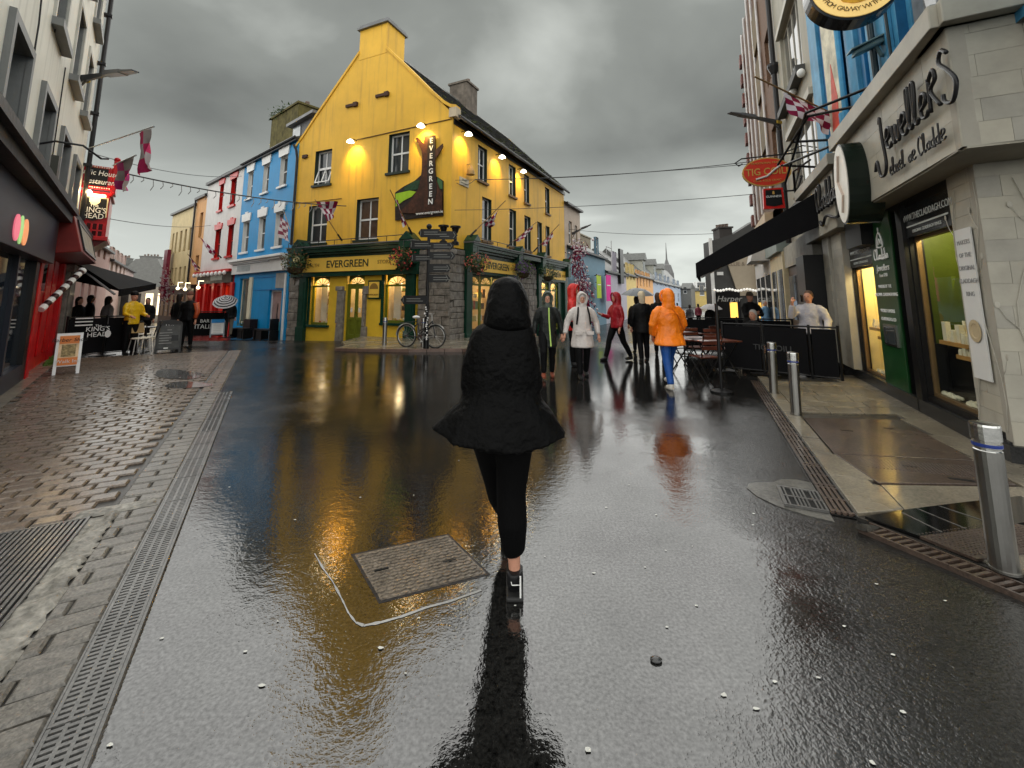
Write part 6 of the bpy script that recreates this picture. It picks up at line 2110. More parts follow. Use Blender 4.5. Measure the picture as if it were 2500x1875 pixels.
# ------------------------------------------------------------------ far houses of the right-hand street
def far_house(name, label, F, u0, u1, eave, ridge, mat, wins, depth=7.0, base=-.65, roofmat=None, sash=None, gm=None, sill=False):
    t = thing(name, F.sub((u0 + u1) / 2, 2, base), label, 'building', None)
    wall(F, t, u0, u1, base, eave, wins, mat, rec=.2)
    for o in wins:
        window(F, t, *o[:4], rec=.12, fr=.09, nv=0, nh=1, fm=sash or WHITE, gm=gm or DGLASS, sill=(WHITE, .08, .1, .08) if sill else None)
    body(F, t, u0, u1 - .01, .25, depth, base, eave - .02, mat)
    mb = MB(F)
    i = mb.pts([(u0, -.2, eave), (u1, -.2, eave), (u1, depth / 2, ridge), (u0, depth / 2, ridge), (u0, depth + .2, eave), (u1, depth + .2, eave)])
    mb.face((i, i + 1, i + 2, i + 3)); mb.face((i + 3, i + 2, i + 5, i + 4)); mb.face((i, i + 3, i + 4)); mb.face((i + 1, i + 5, i + 2)); mb.face((i, i + 4, i + 5, i + 1))
    mb.build('roof', roofmat or SLATE, t)
    mb = MB(F); mb.box(u0, u1, -.28, -.02, eave - .12, eave + .02); mb.build('gutter', GUTTER, t)
    return t


def wrow(F, cols, z0, z1, py):
    return [(px_u(F, a, py), px_u(F, b, py), z0, z1) for a, b in cols]


PINKG = M('pinkish render', (.42, .34, .27), .6, var=.12, streak=.3)
BGREY = M('blue grey render', (.14, .25, .33), .6, var=.1)
LAV = M('lavender render', (.45, .43, .5), .6, var=.08)
SYEL = M('soft yellow render', (.72, .55, .22), .6, var=.08)
SORG = M('soft orange render', (.75, .4, .16), .6, var=.08)
LBLU = M('light blue render', (.4, .47, .58), .6, var=.08)
t = far_house('pinkish_house', 'narrow pinkish house adjoining the far end of yellow house', FS, 13.02, 16.5, 7.9, 9.6, PINKG, [(13.9, 14.6, 5.2, 6.8), (15.2, 15.8, 5.2, 6.7), (13.9, 14.6, 2.8, 4.2)])
chimney(FS, t, 12.9, 13.6, 2.5, 3.8, 9.0, 10.9, MATS['sooty render'], pots=2, along='y')
ug0, ug1 = px_u(FS, 1446, 680), px_u(FS, 1478, 680)
zE = FS.uz(1478, 632)[1]
t = far_house('blue_grey_house', 'blue-grey house with bright lime banner along the far street', FS, ug0 - 6, ug1, zE, zE + 2.2, BGREY, [(px_u(FS, 1457, 655), px_u(FS, 1463, 655), 5.0, 6.6)], sill=True)
chimney(FS, t, ug0 - 4.5, ug0 + .5, 2.0, 3.6, zE + .8, zE + 3.6, M('beige chimney', (.22, .19, .14), .8, var=.2), pots=5)
chimney(FS, t, ug1 - 2.4, ug1 - .8, 3.0, 4.4, zE + .8, zE + 3.2, MATS['sooty render'], pots=2)


def banner(F, px0, px1, py0, py1, mat, label, name='street_banner', off=-.5):
    u0, z1 = F.uz(px0, py0, off)
    u1, z0 = F.uz(px1, py1, off)
    z1 = F.uz((px0 + px1) / 2, py0, off)[1]; z0 = F.uz((px0 + px1) / 2, py1, off)[1]
    t = thing(name, F.sub((u0 + u1) / 2, off, z0), label, 'banner')
    mb = MB(F); mb.box(u0, u1, off - .03, off, z0, z1); mb.build('cloth', mat, t)
    mb = MB(F); mb.tube([(u0, off, z1 + .05), (u1, off, z1 + .05)], .05, 6); mb.tube([(u1, off, z1 + .05), (u1, 0, z1 + .05)], .04, 5); mb.build('rod', DKIRON, t)
    mb = MB(F); mb.box(u0 + (u1 - u0) * .15, u1 - (u1 - u0) * .15, off - .04, off - .031, z1 - (z1 - z0) * .42, z1 - (z1 - z0) * .38); mb.build('print_line', WHITE, t)
    return t


banner(FS, 1456, 1468, 673, 728, M('lime cloth', (.42, .58, .03), .6), 'lime green street banner on the blue-grey house')
banner(FS, 1479, 1492, 672, 735, M('magenta cloth', (.75, .01, .3), .6), 'magenta street banner beside the lime one')
us_ = [px_u(FS, x, 690) for x in (1478, 1529, 1553, 1594, 1665)]
ze = [FS.uz(1500, 667)[1], FS.uz(1540, 673)[1], FS.uz(1572, 677)[1], FS.uz(1600, 688)[1]]
t = far_house('lavender_house', 'pale lavender house beyond the magenta banner', FS, us_[0], us_[1], ze[0], ze[0] + 2.6, LAV, wrow(FS, ((1499, 1502), (1504, 1507), (1521, 1524)), 4.0, 6.0, 695), sill=True)
chimney(FS, t, us_[0] + .4, us_[0] + 4.2, 2.4, 4.0, ze[0] + 1.4, ze[0] + 3.6, MATS['beige chimney'], pots=6)
mb = MB(FS); a, b = px_u(FS, 1509, 700), px_u(FS, 1517, 700); mb.box(a, b, -.3, -.1, 3.0, 6.4); mb.build('black_sign', BLACK, t)
t = far_house('pale_yellow_house', 'pale yellow house in the far terrace', FS, us_[1], us_[2], ze[1], ze[1] + 3, SYEL, wrow(FS, ((1532, 1535), (1540, 1543), (1547, 1550)), 3.6, 5.4, 708))
t = far_house('pale_orange_house', 'pale orange house in the far terrace', FS, us_[2], us_[3], ze[2], ze[2] + 3.4, SORG, wrow(FS, ((1556, 1559), (1563, 1566), (1571, 1574), (1579, 1581), (1585, 1588)), 3.0, 5.0, 712))
t = far_house('pale_blue_house', 'long pale blue house with dormers ending the far terrace', FS, us_[3], us_[4], ze[3], ze[3] + 4.5, LBLU, wrow(FS, ((1603, 1606), (1613, 1616), (1624, 1627), (1632, 1635), (1645, 1648), (1655, 1658)), 3.6, 5.6, 700) + wrow(FS, ((1645, 1648), (1655, 1658)), .6, 2.6, 725))
for k, px in enumerate((1566, 1592, 1612)):
    u_ = px_u(FS, px, 675, 1.0)
    F_ = FS
    mb = MB(F_); zd = ze[3] + 1.0
    w_ = 2.4 + k * .6
    mb.box(u_, u_ + w_, .8, 3.5, zd, zd + 1.9); dm_ = mb.build('dormer', M('dormer render', (.42, .42, .36), .6), t)
    mb = MB(F_); mb.prism([(u_ - .3, zd + 1.9), (u_ + w_ + .3, zd + 1.9), (u_ + w_ / 2, zd + 3.0)], .5, 3.8); mb.build('dormer_roof', SLATE, dm_)
    mb = MB(F_); mb.box(u_ + .3, u_ + w_ - .3, .76, .8, zd + .4, zd + 1.7); mb.build('dormer_pane', DGLASS, dm_)
# end of the street
pe = at(1683, 770, 112)
FE = Frame(pe.x, pe.y, 1, -.05)
ze_ = [FE.uz(1700, y)[1] for y in (775, 725, 712, 690)]
w_ = FE.uz(1790, 740)[0]
t = far_house('end_house', 'yellow house closing the view at the end of right street', FE, 0, w_, ze_[1] + 1.6, ze_[3], M('end yellow', (.6, .45, .16), .6, var=.1), [(3.0, 4.2, 2.2, 4.8), (6.5, 7.7, 2.2, 4.8), (9.5, 10.5, 2.2, 4.8)], base=-1, sill=True)
for k in range(2):
    mb = MB(FE); a = 2.4 + k * 5; mb.box(a, a + 3, 1.0, 3, ze_[1] + 2.2, ze_[1] + 4.0); d_m = mb.build('dormer', WHITE, t)
    mb = MB(FE); mb.box(a + .5, a + 2.5, .96, 1.0, ze_[1] + 2.6, ze_[1] + 3.8); mb.build('dormer_pane', DGLASS, d_m)
pe = at(1664, 770, 104)
FE2 = Frame(pe.x, pe.y, 1, -.6)
far_house('grey_end_house', 'small grey house beside the yellow one at the far end of street', FE2, 0, 2.4, FE2.uz(1670, 705)[1], FE2.uz(1670, 690)[1], M('grey end', (.16, .16, .15), .6), [(.7, 1.5, 2.6, 4.2)], base=-1)
p = at(1629, 668, 150)
t = thing('church_spire', frame_at((p.x, p.y, 0)), 'thin grey church spire above the far rooftops', 'spire')
Fp = frame_at((p.x, p.y, 0))
zt = at(1629, 592, 150).z; zm = at(1629, 648, 150).z
mb = MB(Fp); mb.lathe((0, 0, 0), [(2.6, 0), (2.4, p.z), (1.5, zm), (.9, zm + .4), (.3, zt - 6), (.05, zt)], 8); mb.build('spire', M('spire grey', (.14, .14, .14), .6), t)
# aerial mast on the blue-grey house
mb = MB(FS); u_, z_ = FS.uz(1493, 615, 3)
mb.tube([(u_, 3, zE), (u_, 3, z_ + 1.4)], .05, 5); mb.tube([(u_ - 2.6, 3, zE + 1), (u_ - 2.6, 3, z_ + .4)], .05, 5); mb.tube([(u_ - 2.6, 3, z_ + .4), (u_, 3, z_ + .4)], .05, 5)
mb.build('roof_aerial', M('aerial grey', (.3, .3, .3), .5), None, label='thin bracket-shaped aerial mast above the blue-grey house', cat='aerial')
# dark building on the right of the street
pd = at(1745, 770, 32)
FK = Frame(pd.x, pd.y, 1, -.12)
uk = lambda px, py: FK.uz(px, py)
wk = uk(1860, 700)[0]
zt_ = uk(1760, 588)[1]
t = thing('dark_grey_house', FK.sub(wk / 2, 2, -.6), 'dark grey gabled house with tan sign panel at the right bend', 'building')
mb = MB(FK); mb.prism([(0, -.8), (wk, -.8), (wk, zt_ + 1.6), (uk(1828, 545)[0], uk(1828, 548)[1]), (uk(1790, 572)[0], zt_ + .5), (0, zt_)], 0, 1.6); mb.build('wall', M('charcoal render', (.06, .06, .058), .6, var=.12), t)
chimney(FK, t, uk(1763, 560)[0], uk(1795, 560)[0], .6, 2.0, zt_ - .2, uk(1780, 550)[1], M('charcoal chimney', (.05, .045, .042), .7), pots=4)
mb = MB(FK); mb.box(-.12, 0.1, -.12, 0, -.6, zt_ + .2); mb.build('white_pipe', WHITE, t)
a = [uk(1774, 640), uk(1802, 722), uk(1846, 722), uk(1842, 598)]
mb = MB(FK); mb.prism([a[0], a[1], a[2], a[3]], -.12, -.02); pnl = mb.build('tan_panel', M('tan panel', (.42, .36, .27), .6, var=.06), t)
u_, z_ = uk(1812, 645)
text(FK, u_, z_, -.13, 'ELLIE & OAK', .42, M('tan letters', (.2, .16, .12), .6), pnl, xs=.9)
mb = MB(FK); a0_, z0_ = uk(1750, 668); mb.box(a0_, a0_ + .45, -.06, 0, z0_ - .12, z0_ + .12); mb.build('name_plate', WHITE, t)
mb = MB(FK); a0_, z0_ = uk(1750, 760); a1_, z1_ = uk(1802, 712); mb.box(a0_, a1_, -.3, 0, -.6, z1_); sf = mb.build('dark_shopfront', BLACK, t)
text(FK, (a0_ + a1_) / 2, uk(1775, 730)[1], -.32, 'Harper', .6, M('grey script', (.4, .4, .38), .5), sf, shear=.3)
mb = MB(FK); q0, q1 = uk(1778, 742)[0], uk(1796, 742)[0]; mb.box(q0, q1, -.32, -.3, .1, uk(1785, 738)[1]); mb.build('lit_pane', M('amber lit pane', (.7, .4, .08), .4, emit=(1, .55, .1), estr=.5), sf)
for k in range(15):
    x_ = 1745 + k * 7.2
    u_, z_ = FK.uz(x_, 708 + 2 * math.sin(k), -.5)
    mb = MB(FK); mb.ball((u_, -.5, z_), .1, n=8); mb.build('festoon_bulb', M('festoon white', (.8, .8, .78), .4, emit=(1, .95, .85), estr=.15), t, smooth=True)
# white shop further along the right
mb = MB(FK); uw = uk(1850, 640)[0]
t = thing('white_far_shop', FK.sub(uw, 2, -.6), 'narrow white house with small balcony past the tan sign', 'building')
mb = MB(FK); mb.box(uw, uw + 3, -.6, 5, -.8, uk(1850, 600)[1]); mb.build('wall', PWHITE, t)
for k in range(2):
    mb = MB(FK); mb.box(uw + .3 + k * .9, uw + .8 + k * .9, -.64, -.6, 3.2, 4.8); mb.build('window', DGLASS, t)

# ------------------------------------------------------------------ far houses of the left-hand street
pf = at(196, 700, 24)
FF = Frame(pf.x, pf.y, -800 / 1030, 1.0)
PINK = M('dusty pink render', (.45, .28, .25), .6, var=.1, streak=.2)
uz_ = lambda px, py: FF.uz(px, py)
q = [uz_(x, 680)[0] for x in (196, 262, 325)]
zt = uz_(262, 612)[1]
t = far_house('pink_house', 'dusty pink terrace house behind the left awning', FF, q[0] - 3, q[1], zt, zt + 2.2, PINK, [(q[0] + 2 + k * 2.6, q[0] + 3.2 + k * 2.6, 4.3, 6.2) for k in range(3)] + [(q[0] + .5 + k * 2.4, q[0] + 1.6 + k * 2.4, .2, 2.5) for k in range(3)], base=-1)
chimney(FF, t, q[1] - 2.5, q[1] - .5, 2.8, 4.2, zt + 1.0, zt + 3.6, MATS['sooty render'], pots=3)
t = far_house('pink_shop_house', 'paler pink house further down the left street', FF, q[1] + .01, q[2], zt - .5, zt + 1.6, M('pale pink render', (.5, .37, .34), .6, var=.1), [(q[1] + 1 + k * 3.0, q[1] + 2.4 + k * 3.0, 3.6, 5.6) for k in range(4)], base=-1)
pg = at(300, 700, 62)
FH = Frame(pg.x, pg.y, 1, .25)
hu = lambda px, py: FH.uz(px, py)
t = thing('grey_gable_house', FH.sub(3, 2, -1), 'big grey gabled house with pot-topped chimneys closing left street', 'building')
mb = MB(FH); mb.prism([(hu(285, 700)[0], -1), (hu(402, 700)[0], -1), (hu(402, 665)[0], hu(402, 668)[1]), (hu(384, 640)[0], hu(384, 632)[1]), (hu(330, 640)[0], hu(330, 632)[1]), (hu(305, 660)[0], hu(305, 655)[1]), (hu(285, 660)[0], hu(285, 655)[1])], 0, 6); mb.build('wall', M('grey cement', (.19, .19, .18), .7, var=.15), t)
chimney(FH, t, hu(338, 630)[0], hu(378, 630)[0], .3, 2, hu(350, 640)[1], hu(350, 624)[1], MATS['grey cement'], pots=5)
chimney(FH, t, hu(290, 640)[0], hu(304, 640)[0], .3, 2, hu(300, 660)[1], hu(300, 628)[1], MATS['grey cement'], pots=3)
pg = at(345, 770, 40)
FH2 = Frame(pg.x, pg.y, 1, .2)
t = thing('white_shop', FH2.sub(1, 1, -.6), 'small pale shopfront with bright lit window down left street', 'building')
mb = MB(FH2); mb.box(-3.0, 2.2, 0, 3, -1, 2.6); mb.build('wall', M('pale shop', (.5, .48, .42), .6, var=.2), t)
for k in range(5):
    mb = MB(FH2); mb.box(-2.8 + k * 1.0, -2.2 + k * 1.0, -.03, 0, .0, 2.0); mb.build('window', M('lit shop pane', (.8, .65, .4), .4, emit=(1, .8, .5), estr=.7) if k > 2 else DGLASS, t)
# ------------------------------------------------------------------ street furniture and small things
MAROON = M('maroon cloth', (.2, .006, .04), .7, bump=.2)
PALECL = M('white cloth', (.62, .56, .58), .7, bump=.2)
POLEW = M('flag pole wood', (.2, .11, .04), .5)


def fp(F, px, py, off):
    u, z = F.uz(px, py, off)
    return F.w(u, off, z)


def flag(label, base, tip, quad, nx=4, ny=6, mats=None, pole=POLEW, fold=.07, socket=True, name='flag', group='county flags over the street'):
    """quad: four world corners of the cloth A(top near pole base) B(top near tip) C D"""
    t = thing(name, frame_at(tuple(base)), label, 'flag', group)
    mb = MB(); mb.tube([tuple(base), tuple(tip)], .018, 6); mb.build('pole', pole, t)
    if socket:
        mb = MB(); mb.tube([tuple(base), tuple(base.lerp(tip, .16))], .04, 6); mb.build('socket', BLACK, t)
    A, B, C_, D = quad
    nrm = (B - A).cross(D - A).normalized()
    sub = 3
    mb = MB()
    cols, rows = nx * sub, ny * sub
    sd = RND.uniform(0, 9)
    for j in range(rows + 1):
        for i in range(cols + 1):
            x, y = i / cols, j / rows
            p = (A.lerp(B, x)).lerp(D.lerp(C_, x), y)
            p = p + nrm * fold * (math.sin(x * 7 + y * 3 + sd) + .5 * math.sin(x * 13 - y * 5 + sd)) * (0.25 + y)
            mb.pts([tuple(p)])
    for j in range(rows):
        for i in range(cols):
            mb.mi = (i // sub + j // sub) % 2
            a = j * (cols + 1) + i
            mb.face((a, a + 1, a + cols + 2, a + cols + 1))
    mb.build('cloth', mats or [MAROON, PALECL], t, smooth=True)
    return t


flag('chequered maroon and white flag hung in a V outside the gable window', fp(FG, 835, 588, -.4), fp(FG, 769, 487, -1.2), [fp(FG, 800, 540, -.9), fp(FG, 772, 492, -1.2), fp(FG, 824, 494, -.8), fp(FG, 812, 535, -.7)], 3, 5)
flag('chequered flag wound round its pole left of the tree sign foot', fp(FG, 1006, 572, -.3), fp(FG, 952, 463, -1.2), [fp(FG, 993, 548, -.5), fp(FG, 963, 487, -1.0), fp(FG, 972, 488, -1.0), fp(FG, 984, 556, -.6)], 6, 2, fold=.04)
flag('nearest chequered flag on the street side of the yellow house', fp(FS, 1148, 576, -.2), fp(FS, 1234, 490, -1.0), [fp(FS, 1183, 550, -.6), fp(FS, 1220, 508, -.9), fp(FS, 1214, 522, -.9), fp(FS, 1200, 558, -.6)], 5, 3, fold=.05)
flag('middle chequered flag on the street side of the yellow house', fp(FS, 1238, 602, -.2), fp(FS, 1310, 542, -1.0), [fp(FS, 1258, 588, -.5), fp(FS, 1300, 550, -.9), fp(FS, 1302, 558, -.9), fp(FS, 1268, 590, -.6)], 6, 2, fold=.04)
flag('farthest chequered flag on the street side of the yellow house', fp(FS, 1303, 614, -.2), fp(FS, 1365, 548, -1.0), [fp(FS, 1322, 596, -.5), fp(FS, 1350, 566, -.9), fp(FS, 1350, 578, -.9), fp(FS, 1330, 602, -.6)], 5, 2, fold=.04)
flag('chequered flag hanging limp from the blue house', fp(FB, 692, 512, -.1), fp(FB, 708, 560, -1.1), [fp(FB, 684, 528, -.5), fp(FB, 702, 545, -.9), fp(FB, 708, 590, -.9), fp(FB, 683, 580, -.5)], 3, 6, fold=.05)
flag('chequered flag slanting from the white house', fp(FB, 541, 630, -.2), fp(FB, 485, 577, -1.3), [fp(FB, 528, 616, -.5), fp(FB, 490, 580, -1.2), fp(FB, 498, 600, -1.2), fp(FB, 520, 625, -.6)], 5, 2, fold=.05)
flag('chequered flag slanting from the peach house', fp(FB, 487, 655, -.2), fp(FB, 458, 620, -1.3), [fp(FB, 482, 650, -.4), fp(FB, 462, 626, -1.1), fp(FB, 468, 645, -1.1), fp(FB, 484, 665, -.4)], 4, 3, fold=.05)
FLAGB = [M('pink red cloth', (.5, .03, .12), .7), M('greyed cloth', (.38, .33, .34), .7)]
b_ = fp(FL, 217, 362, -.1)
t_ = at(376, 309, 8.6)
flag('long red and grey flag on the upper pole of left building', b_, t_, [at(337, 325, 9.0), at(366, 314, 8.7), at(366, 400, 8.8), at(349, 430, 9.0)], 2, 3, FLAGB, pole=STEEL, socket=False)
b_ = fp(FL, 268, 404, -.9)
t_ = at(332, 379, 9.4)
flag('shorter pink and grey flag beside the red oriel box', at(276, 404, 11.2), t_, [at(280, 400, 11.0), at(325, 383, 9.8), at(310, 470, 10.2), at(294, 462, 10.8)], 2, 3, [M('magenta red cloth', (.5, .02, .2), .7), FLAGB[1]], pole=STEEL, socket=False)
flag('large chequered flag streaming from the blue house over right street', at(2066, 293, 8.7), at(1842, 187, 8.4), [at(2034, 278, 8.65), at(1908, 226, 8.5), at(1935, 276, 8.4), at(2028, 326, 8.5)], 6, 4, fold=.05)

# --- wires and the festoon string
WIRE = M('wire', (.06, .06, .06), .6)


def wire(label, pts, r=.012, sag=.0, name='overhead_wire', group='wires strung across the junction'):
    mb = MB()
    o = []
    for a, b in zip(pts[:-1], pts[1:]):
        for k in range(13):
            f = k / 12
            p = a.lerp(b, f)
            o.append((p.x, p.y, p.z - sag * 4 * f * (1 - f)))
    mb.tube(o, r, 5)
    return mb.build(name, WIRE, None, label=label, cat='wire', group=group)


wire('upper wire from yellow house to the oval pub sign', [fp(FS, 1115, 447, -.1), fp(FS, 1160, 438, -.4), at(1840, 394, 12.3)], .012, .15)
wire('twin wire just below the upper one at the oval sign', [fp(FS, 1112, 440, -.1), at(1838, 400, 12.3)], .01, .1)
wire('lower wire crossing right street', [fp(FS, 1110, 513, -.1), at(1842, 474, 12.6)], .01, .1)
wire('faint wire low over right street', [fp(FS, 1390, 560, -.2), at(1750, 570, 26)], .014, .2)
wire('long wire from the left building to the blue house', [fp(FL, 216, 372, -.1), fp(FB, 590, 430, -.1)], .012, .3)
wire('lower wire crossing the left street', [at(255, 532, 14), fp(FB, 515, 550, -.1)], .012, .2)
wl_ = thing('light_string', frame_at((-8, 15, 5)), 'dark festoon string of icicle lights across left street', 'light string')
mb = MB(); mb2 = MB()
A_, B_, = at(312, 425, 12.0), fp(FG, 845, 503, -.15)
mid_ = at(560, 466, 17.0)
prev = None
for k in range(61):
    f = k / 60
    p = A_.lerp(B_, f)
    p.z -= .35 * 4 * f * (1 - f) * .5
    if k: mb.tube([tuple(prev), tuple(p)], .022, 5, cap=False)
    if k % 2 and k < 52:
        h = .14 + .1 * (k % 3)
        mb2.tube([tuple(p), (p.x + .03, p.y, p.z - h * .6), (p.x - .05, p.y, p.z - h)], .014, 4)
    prev = p
mb.build('cable', WIRE, wl_)
mb2.build('icicle_drops', M('icicle', (.25, .25, .25), .4), wl_, kind='stuff')

# --- street lamp arms
def lamp_arm(label, p0, p1, name='street_lamp'):
    t = thing(name, frame_at(tuple(p0)), label, 'street lamp', 'wall-mounted street lamps')
    d = (p1 - p0)
    L_ = d.length
    ex = d.normalized()
    up = Vector((0, 0, 1))
    sd = ex.cross(up).normalized()
    up = sd.cross(ex)
    def q(a, b, c): return tuple(p0 + ex * (a * L_) + sd * b + up * c)
    mb = MB(); mb.hexa([q(0, -.03, -.12), q(.55, -.03, -.03), q(.55, .03, -.03), q(0, .03, -.12), q(0, -.03, .06), q(.55, -.03, .04), q(.55, .03, .04), q(0, .03, .06)])
    mb.tube([q(-.02, 0, -.3), q(.12, 0, -.1)], .025, 6); mb.build('arm', M('lamp arm grey', (.07, .07, .075), .4), t)
    mb = MB(); mb.hexa([q(.5, -.08, -.04), q(.8, -.1, -.04), q(.8, .1, -.04), q(.5, .08, -.04), q(.5, -.06, .09), q(.8, -.08, .05), q(.8, .08, .05), q(.5, .06, .09)])
    mb.hexa([q(.8, -.09, -.03), q(1, -.07, -.02), q(1, .07, -.02), q(.8, .09, -.03), q(.8, -.09, .03), q(1, -.07, .01), q(1, .07, .01), q(.8, .09, .03)])
    mb.build('head', M('lamp head grey', (.12, .12, .13), .4), t, bevel=.008)
    mb = MB(); mb.hexa([q(.0, -.1, -.1), q(.1, -.1, -.1), q(.1, -.07, -.1), q(.0, -.07, -.1), q(.0, -.1, .0), q(.1, -.1, .0), q(.1, -.07, .0), q(.0, -.07, .0)])
    mb.build('tag', M('amber tag', (.6, .4, .05), .5), t)


lamp_arm('wall lamp arm on the off-white left building', fp(FL, 198, 190, -.05), at(331, 173, 8.6))
lamp_arm('wall lamp arm beside the brick building over right street', at(1902, 298, 13.6), at(1779, 275, 12.6))
lamp_arm('small wall lamp arm past the end of the yellow house', fp(FS, 1396, 570, -.1), at(1443, 548, 27.5))

# --- bollards
BLUEB = M('blue band', (.02, .04, .2), .4)


def bollard_proto():
    F = frame_at((0, 0, 0))
    t = thing('bollard', F, 'steel bollard', 'bollard', 'brushed steel bollards')
    mb = MB(F); mb.lathe((0, 0, 0), [(.072, 0), (.072, .012), (.064, .012), (.064, .66)], 20); mb.build('post', STEEL, t, smooth=False)
    mb = MB(F); mb.lathe((0, 0, 0), [(.064, .66), (.059, .665), (.059, .675), (.066, .68), (.066, .705), (.059, .708), (.059, .715), (.068, .72), (.069, .8), (.067, .812), (.03, .82)], 20); mb.build('cap', M('steel cap', (.55, .55, .53), .22, metal=1), t)
    mb = MB(F); mb.lathe((0, 0, 0), [(.0665, .683), (.067, .69), (.0665, .702)], 20); mb.build('band', BLUEB, t)
    return t


bp = bollard_proto()
bl = [((2455, 1408), 'near steel bollard with blue band at the right edge', 1.0, 0, .036), ((1945, 1020), 'second steel bollard along the jewellery shop kerb', 1.0, .02, .045), ((1890, 966), 'farther steel bollard beside the right barrier', 1.0, .03, .045), ((938, 848), 'steel bollard before the right window of the yellow shop', 1.08, 0, .0), ((1032, 853), 'steel bollard in front of the parked bicycle', 1.08, 0, .0)]
for k, (px, lab, s_, tilt, z_) in enumerate(bl):
    o = bp if k == 0 else copy_tree(bp)
    p = G(*px)
    o.matrix_world = Matrix.Translation((p.x, p.y, z_ if k < 3 else .078)) @ Matrix.Rotation(tilt, 4, 'Y') @ Matrix.Diagonal((s_, s_, s_, 1))
    o['label'] = lab

# --- bicycle
def bicycle(label, F, dark=False):
    t = thing('bicycle', F, label, 'bicycle')
    fm = M('bike frame black', (.02, .02, .022), .3)
    sv = STEEL if not dark else M('bike dark metal', (.06, .06, .06), .4, metal=.8)
    r = .34
    for x, nm in ((.52, 'front_wheel'), (-.52, 'rear_wheel')):
        mb = MB(F)
        n = 28
        mb.tube([(x + r * math.cos(6.2832 * k / n), 0, r + r * math.sin(6.2832 * k / n)) for k in range(n + 1)], .02, 6, cap=False)
        w = mb.build(nm, M('tyre', (.02, .02, .02), .6), t)
        mb = MB(F); mb.tube([(x + (r - .03) * math.cos(6.2832 * k / n), 0, r + (r - .03) * math.sin(6.2832 * k / n)) for k in range(n + 1)], .013, 6, cap=False); mb.build('rim', sv, w)
        mb = MB(F)
        for k in range(16): mb.tube([(x, 0, r), (x + (r - .03) * math.cos(.3927 * k), 0, r + (r - .03) * math.sin(.3927 * k))], .003, 4)
        mb.tube([(x, -.05, r), (x, .05, r)], .03, 8); mb.build('spokes', sv, w)
        mb = MB(F); mb.tube([(x + (r + .035) * math.cos(rad(a)), 0, r + (r + .035) * math.sin(rad(a))) for a in range(40, 181, 14)], .022, 6); mb.build('mudguard', sv, w)
    mb = MB(F)
    for a, b in (((.52, 0, .34), (.4, 0, .82)), ((.4, 0, .8), (-.02, 0, .42)), ((.4, 0, .7), (-.06, 0, .5)), ((-.02, 0, .32), (-.15, 0, .85)), ((-.02, 0, .3), (-.52, 0, .34)), ((-.52, 0, .34), (-.13, 0, .72)), ((.4, 0, .7), (-.02, 0, .3))):
        mb.tube([a, b], .018, 6)
    mb.build('frame', fm, t)
    mb = MB(F); mb.tube([(.39, 0, .82), (.38, 0, 1.0), (.4, -.02, 1.02), (.32, -.26, 1.04)], .014, 6); mb.tube([(.4, .02, 1.02), (.32, .26, 1.04)], .014, 6); mb.build('handlebar', sv, t)
    mb = MB(F); mb.ball((-.18, 0, .92), .14, .08, .05, 10, 6); mb.build('saddle', WHITE if not dark else BLACK, t, smooth=True)
    mb = MB(F); mb.lathe((-.02, -.03, .3), [(.09, 0), (.09, .01)], 16, 'y'); mb.tube([(-.02, -.06, .3), (.1, -.06, .18)], .012, 6); mb.tube([(-.02, .06, .3), (-.14, .06, .42)], .012, 6); mb.tube([(.06, -.13, .18), (.14, -.06, .18)], .02, 6); mb.build('crank', sv, t)
    mb = MB(F); mb.tube([(-.75, -.06, .74), (-.2, -.06, .78)], .01, 5); mb.tube([(-.75, .06, .74), (-.2, .06, .78)], .01, 5); mb.build('carrier', fm, t)
    return t


pb = G(1062, 850, .08)
Fb = Frame(pb.x - .52 * .93, pb.y + .52 * .35, .93, -.35, .08)
bicycle('parked bicycle with silver mudguards leaning at the stone corner', Fb)

# --- fingerpost
pfp = G(1040, 851, .08)
Ff = Frame(pfp.x, pfp.y, 1, 0, .08)
fpz = lambda y: Ff.uz(1040, y)[1]
t = thing('fingerpost', Ff, 'black fingerpost crowded with pointing sign arms before the stone corner', 'signpost')
mb = MB(Ff); mb.lathe((0, 0, 0), [(.09, 0), (.09, .3), (.055, .35), (.05, fpz(560))], 12); mb.ball((0, 0, fpz(553)), .09, n=10); mb.build('post', BLACK, t)
LINEP = M('pale print', (.16, .16, .15), .5)
arms = [(-.8, 0, 732, 12, 1), (.04, .72, 655, 12, 0), (.04, .85, 625, 11, 0), (.04, .7, 680, 11, 0), (-.6, 0, 598, 12, 1), (-.55, -.04, 630, 10, 1), (.0, .9, 575, 12, 0), (.03, .8, 601, 10, 0), (-.32, .35, 570, 12, 1)]
for k, (a, b, y_, hh, left) in enumerate(arms):
    z_ = fpz(y_); h = hh / 74 * .8
    e = .08
    o = [(a + (e if left else 0), z_ - h), (b - (0 if left else e), z_ - h), (b, z_), (b - (0 if left else e), z_ + h), (a + (e if left else 0), z_ + h), (a, z_)]
    mb = MB(Ff); yy = -.06 - .012 * (k % 3); mb.prism(o, yy, yy + .03); ar = mb.build('sign_arm', BLACK, t)
    for q in range(2):
        mb = MB(Ff); x0 = a + .18 if left else a + .14; mb.box(x0, x0 + (.42 if q else .5), yy - .004, yy, z_ - .03 + q * .07 - .02, z_ - .03 + q * .07 + .006); mb.build('print_line', LINEP, ar)
    mb = MB(Ff); cx_ = (a + .1) if left else (b - .1); mb.tube([(cx_ - .03, yy - .008, z_ - .09), (cx_ + (-.02 if left else .03), yy - .008, z_), (cx_ - .03, yy - .008, z_ + .09)], .012, 5); mb.build('chevron', LINEP, ar)
mb = MB(Ff)  # string of small white dots down the lower post
rr = random.Random(3)
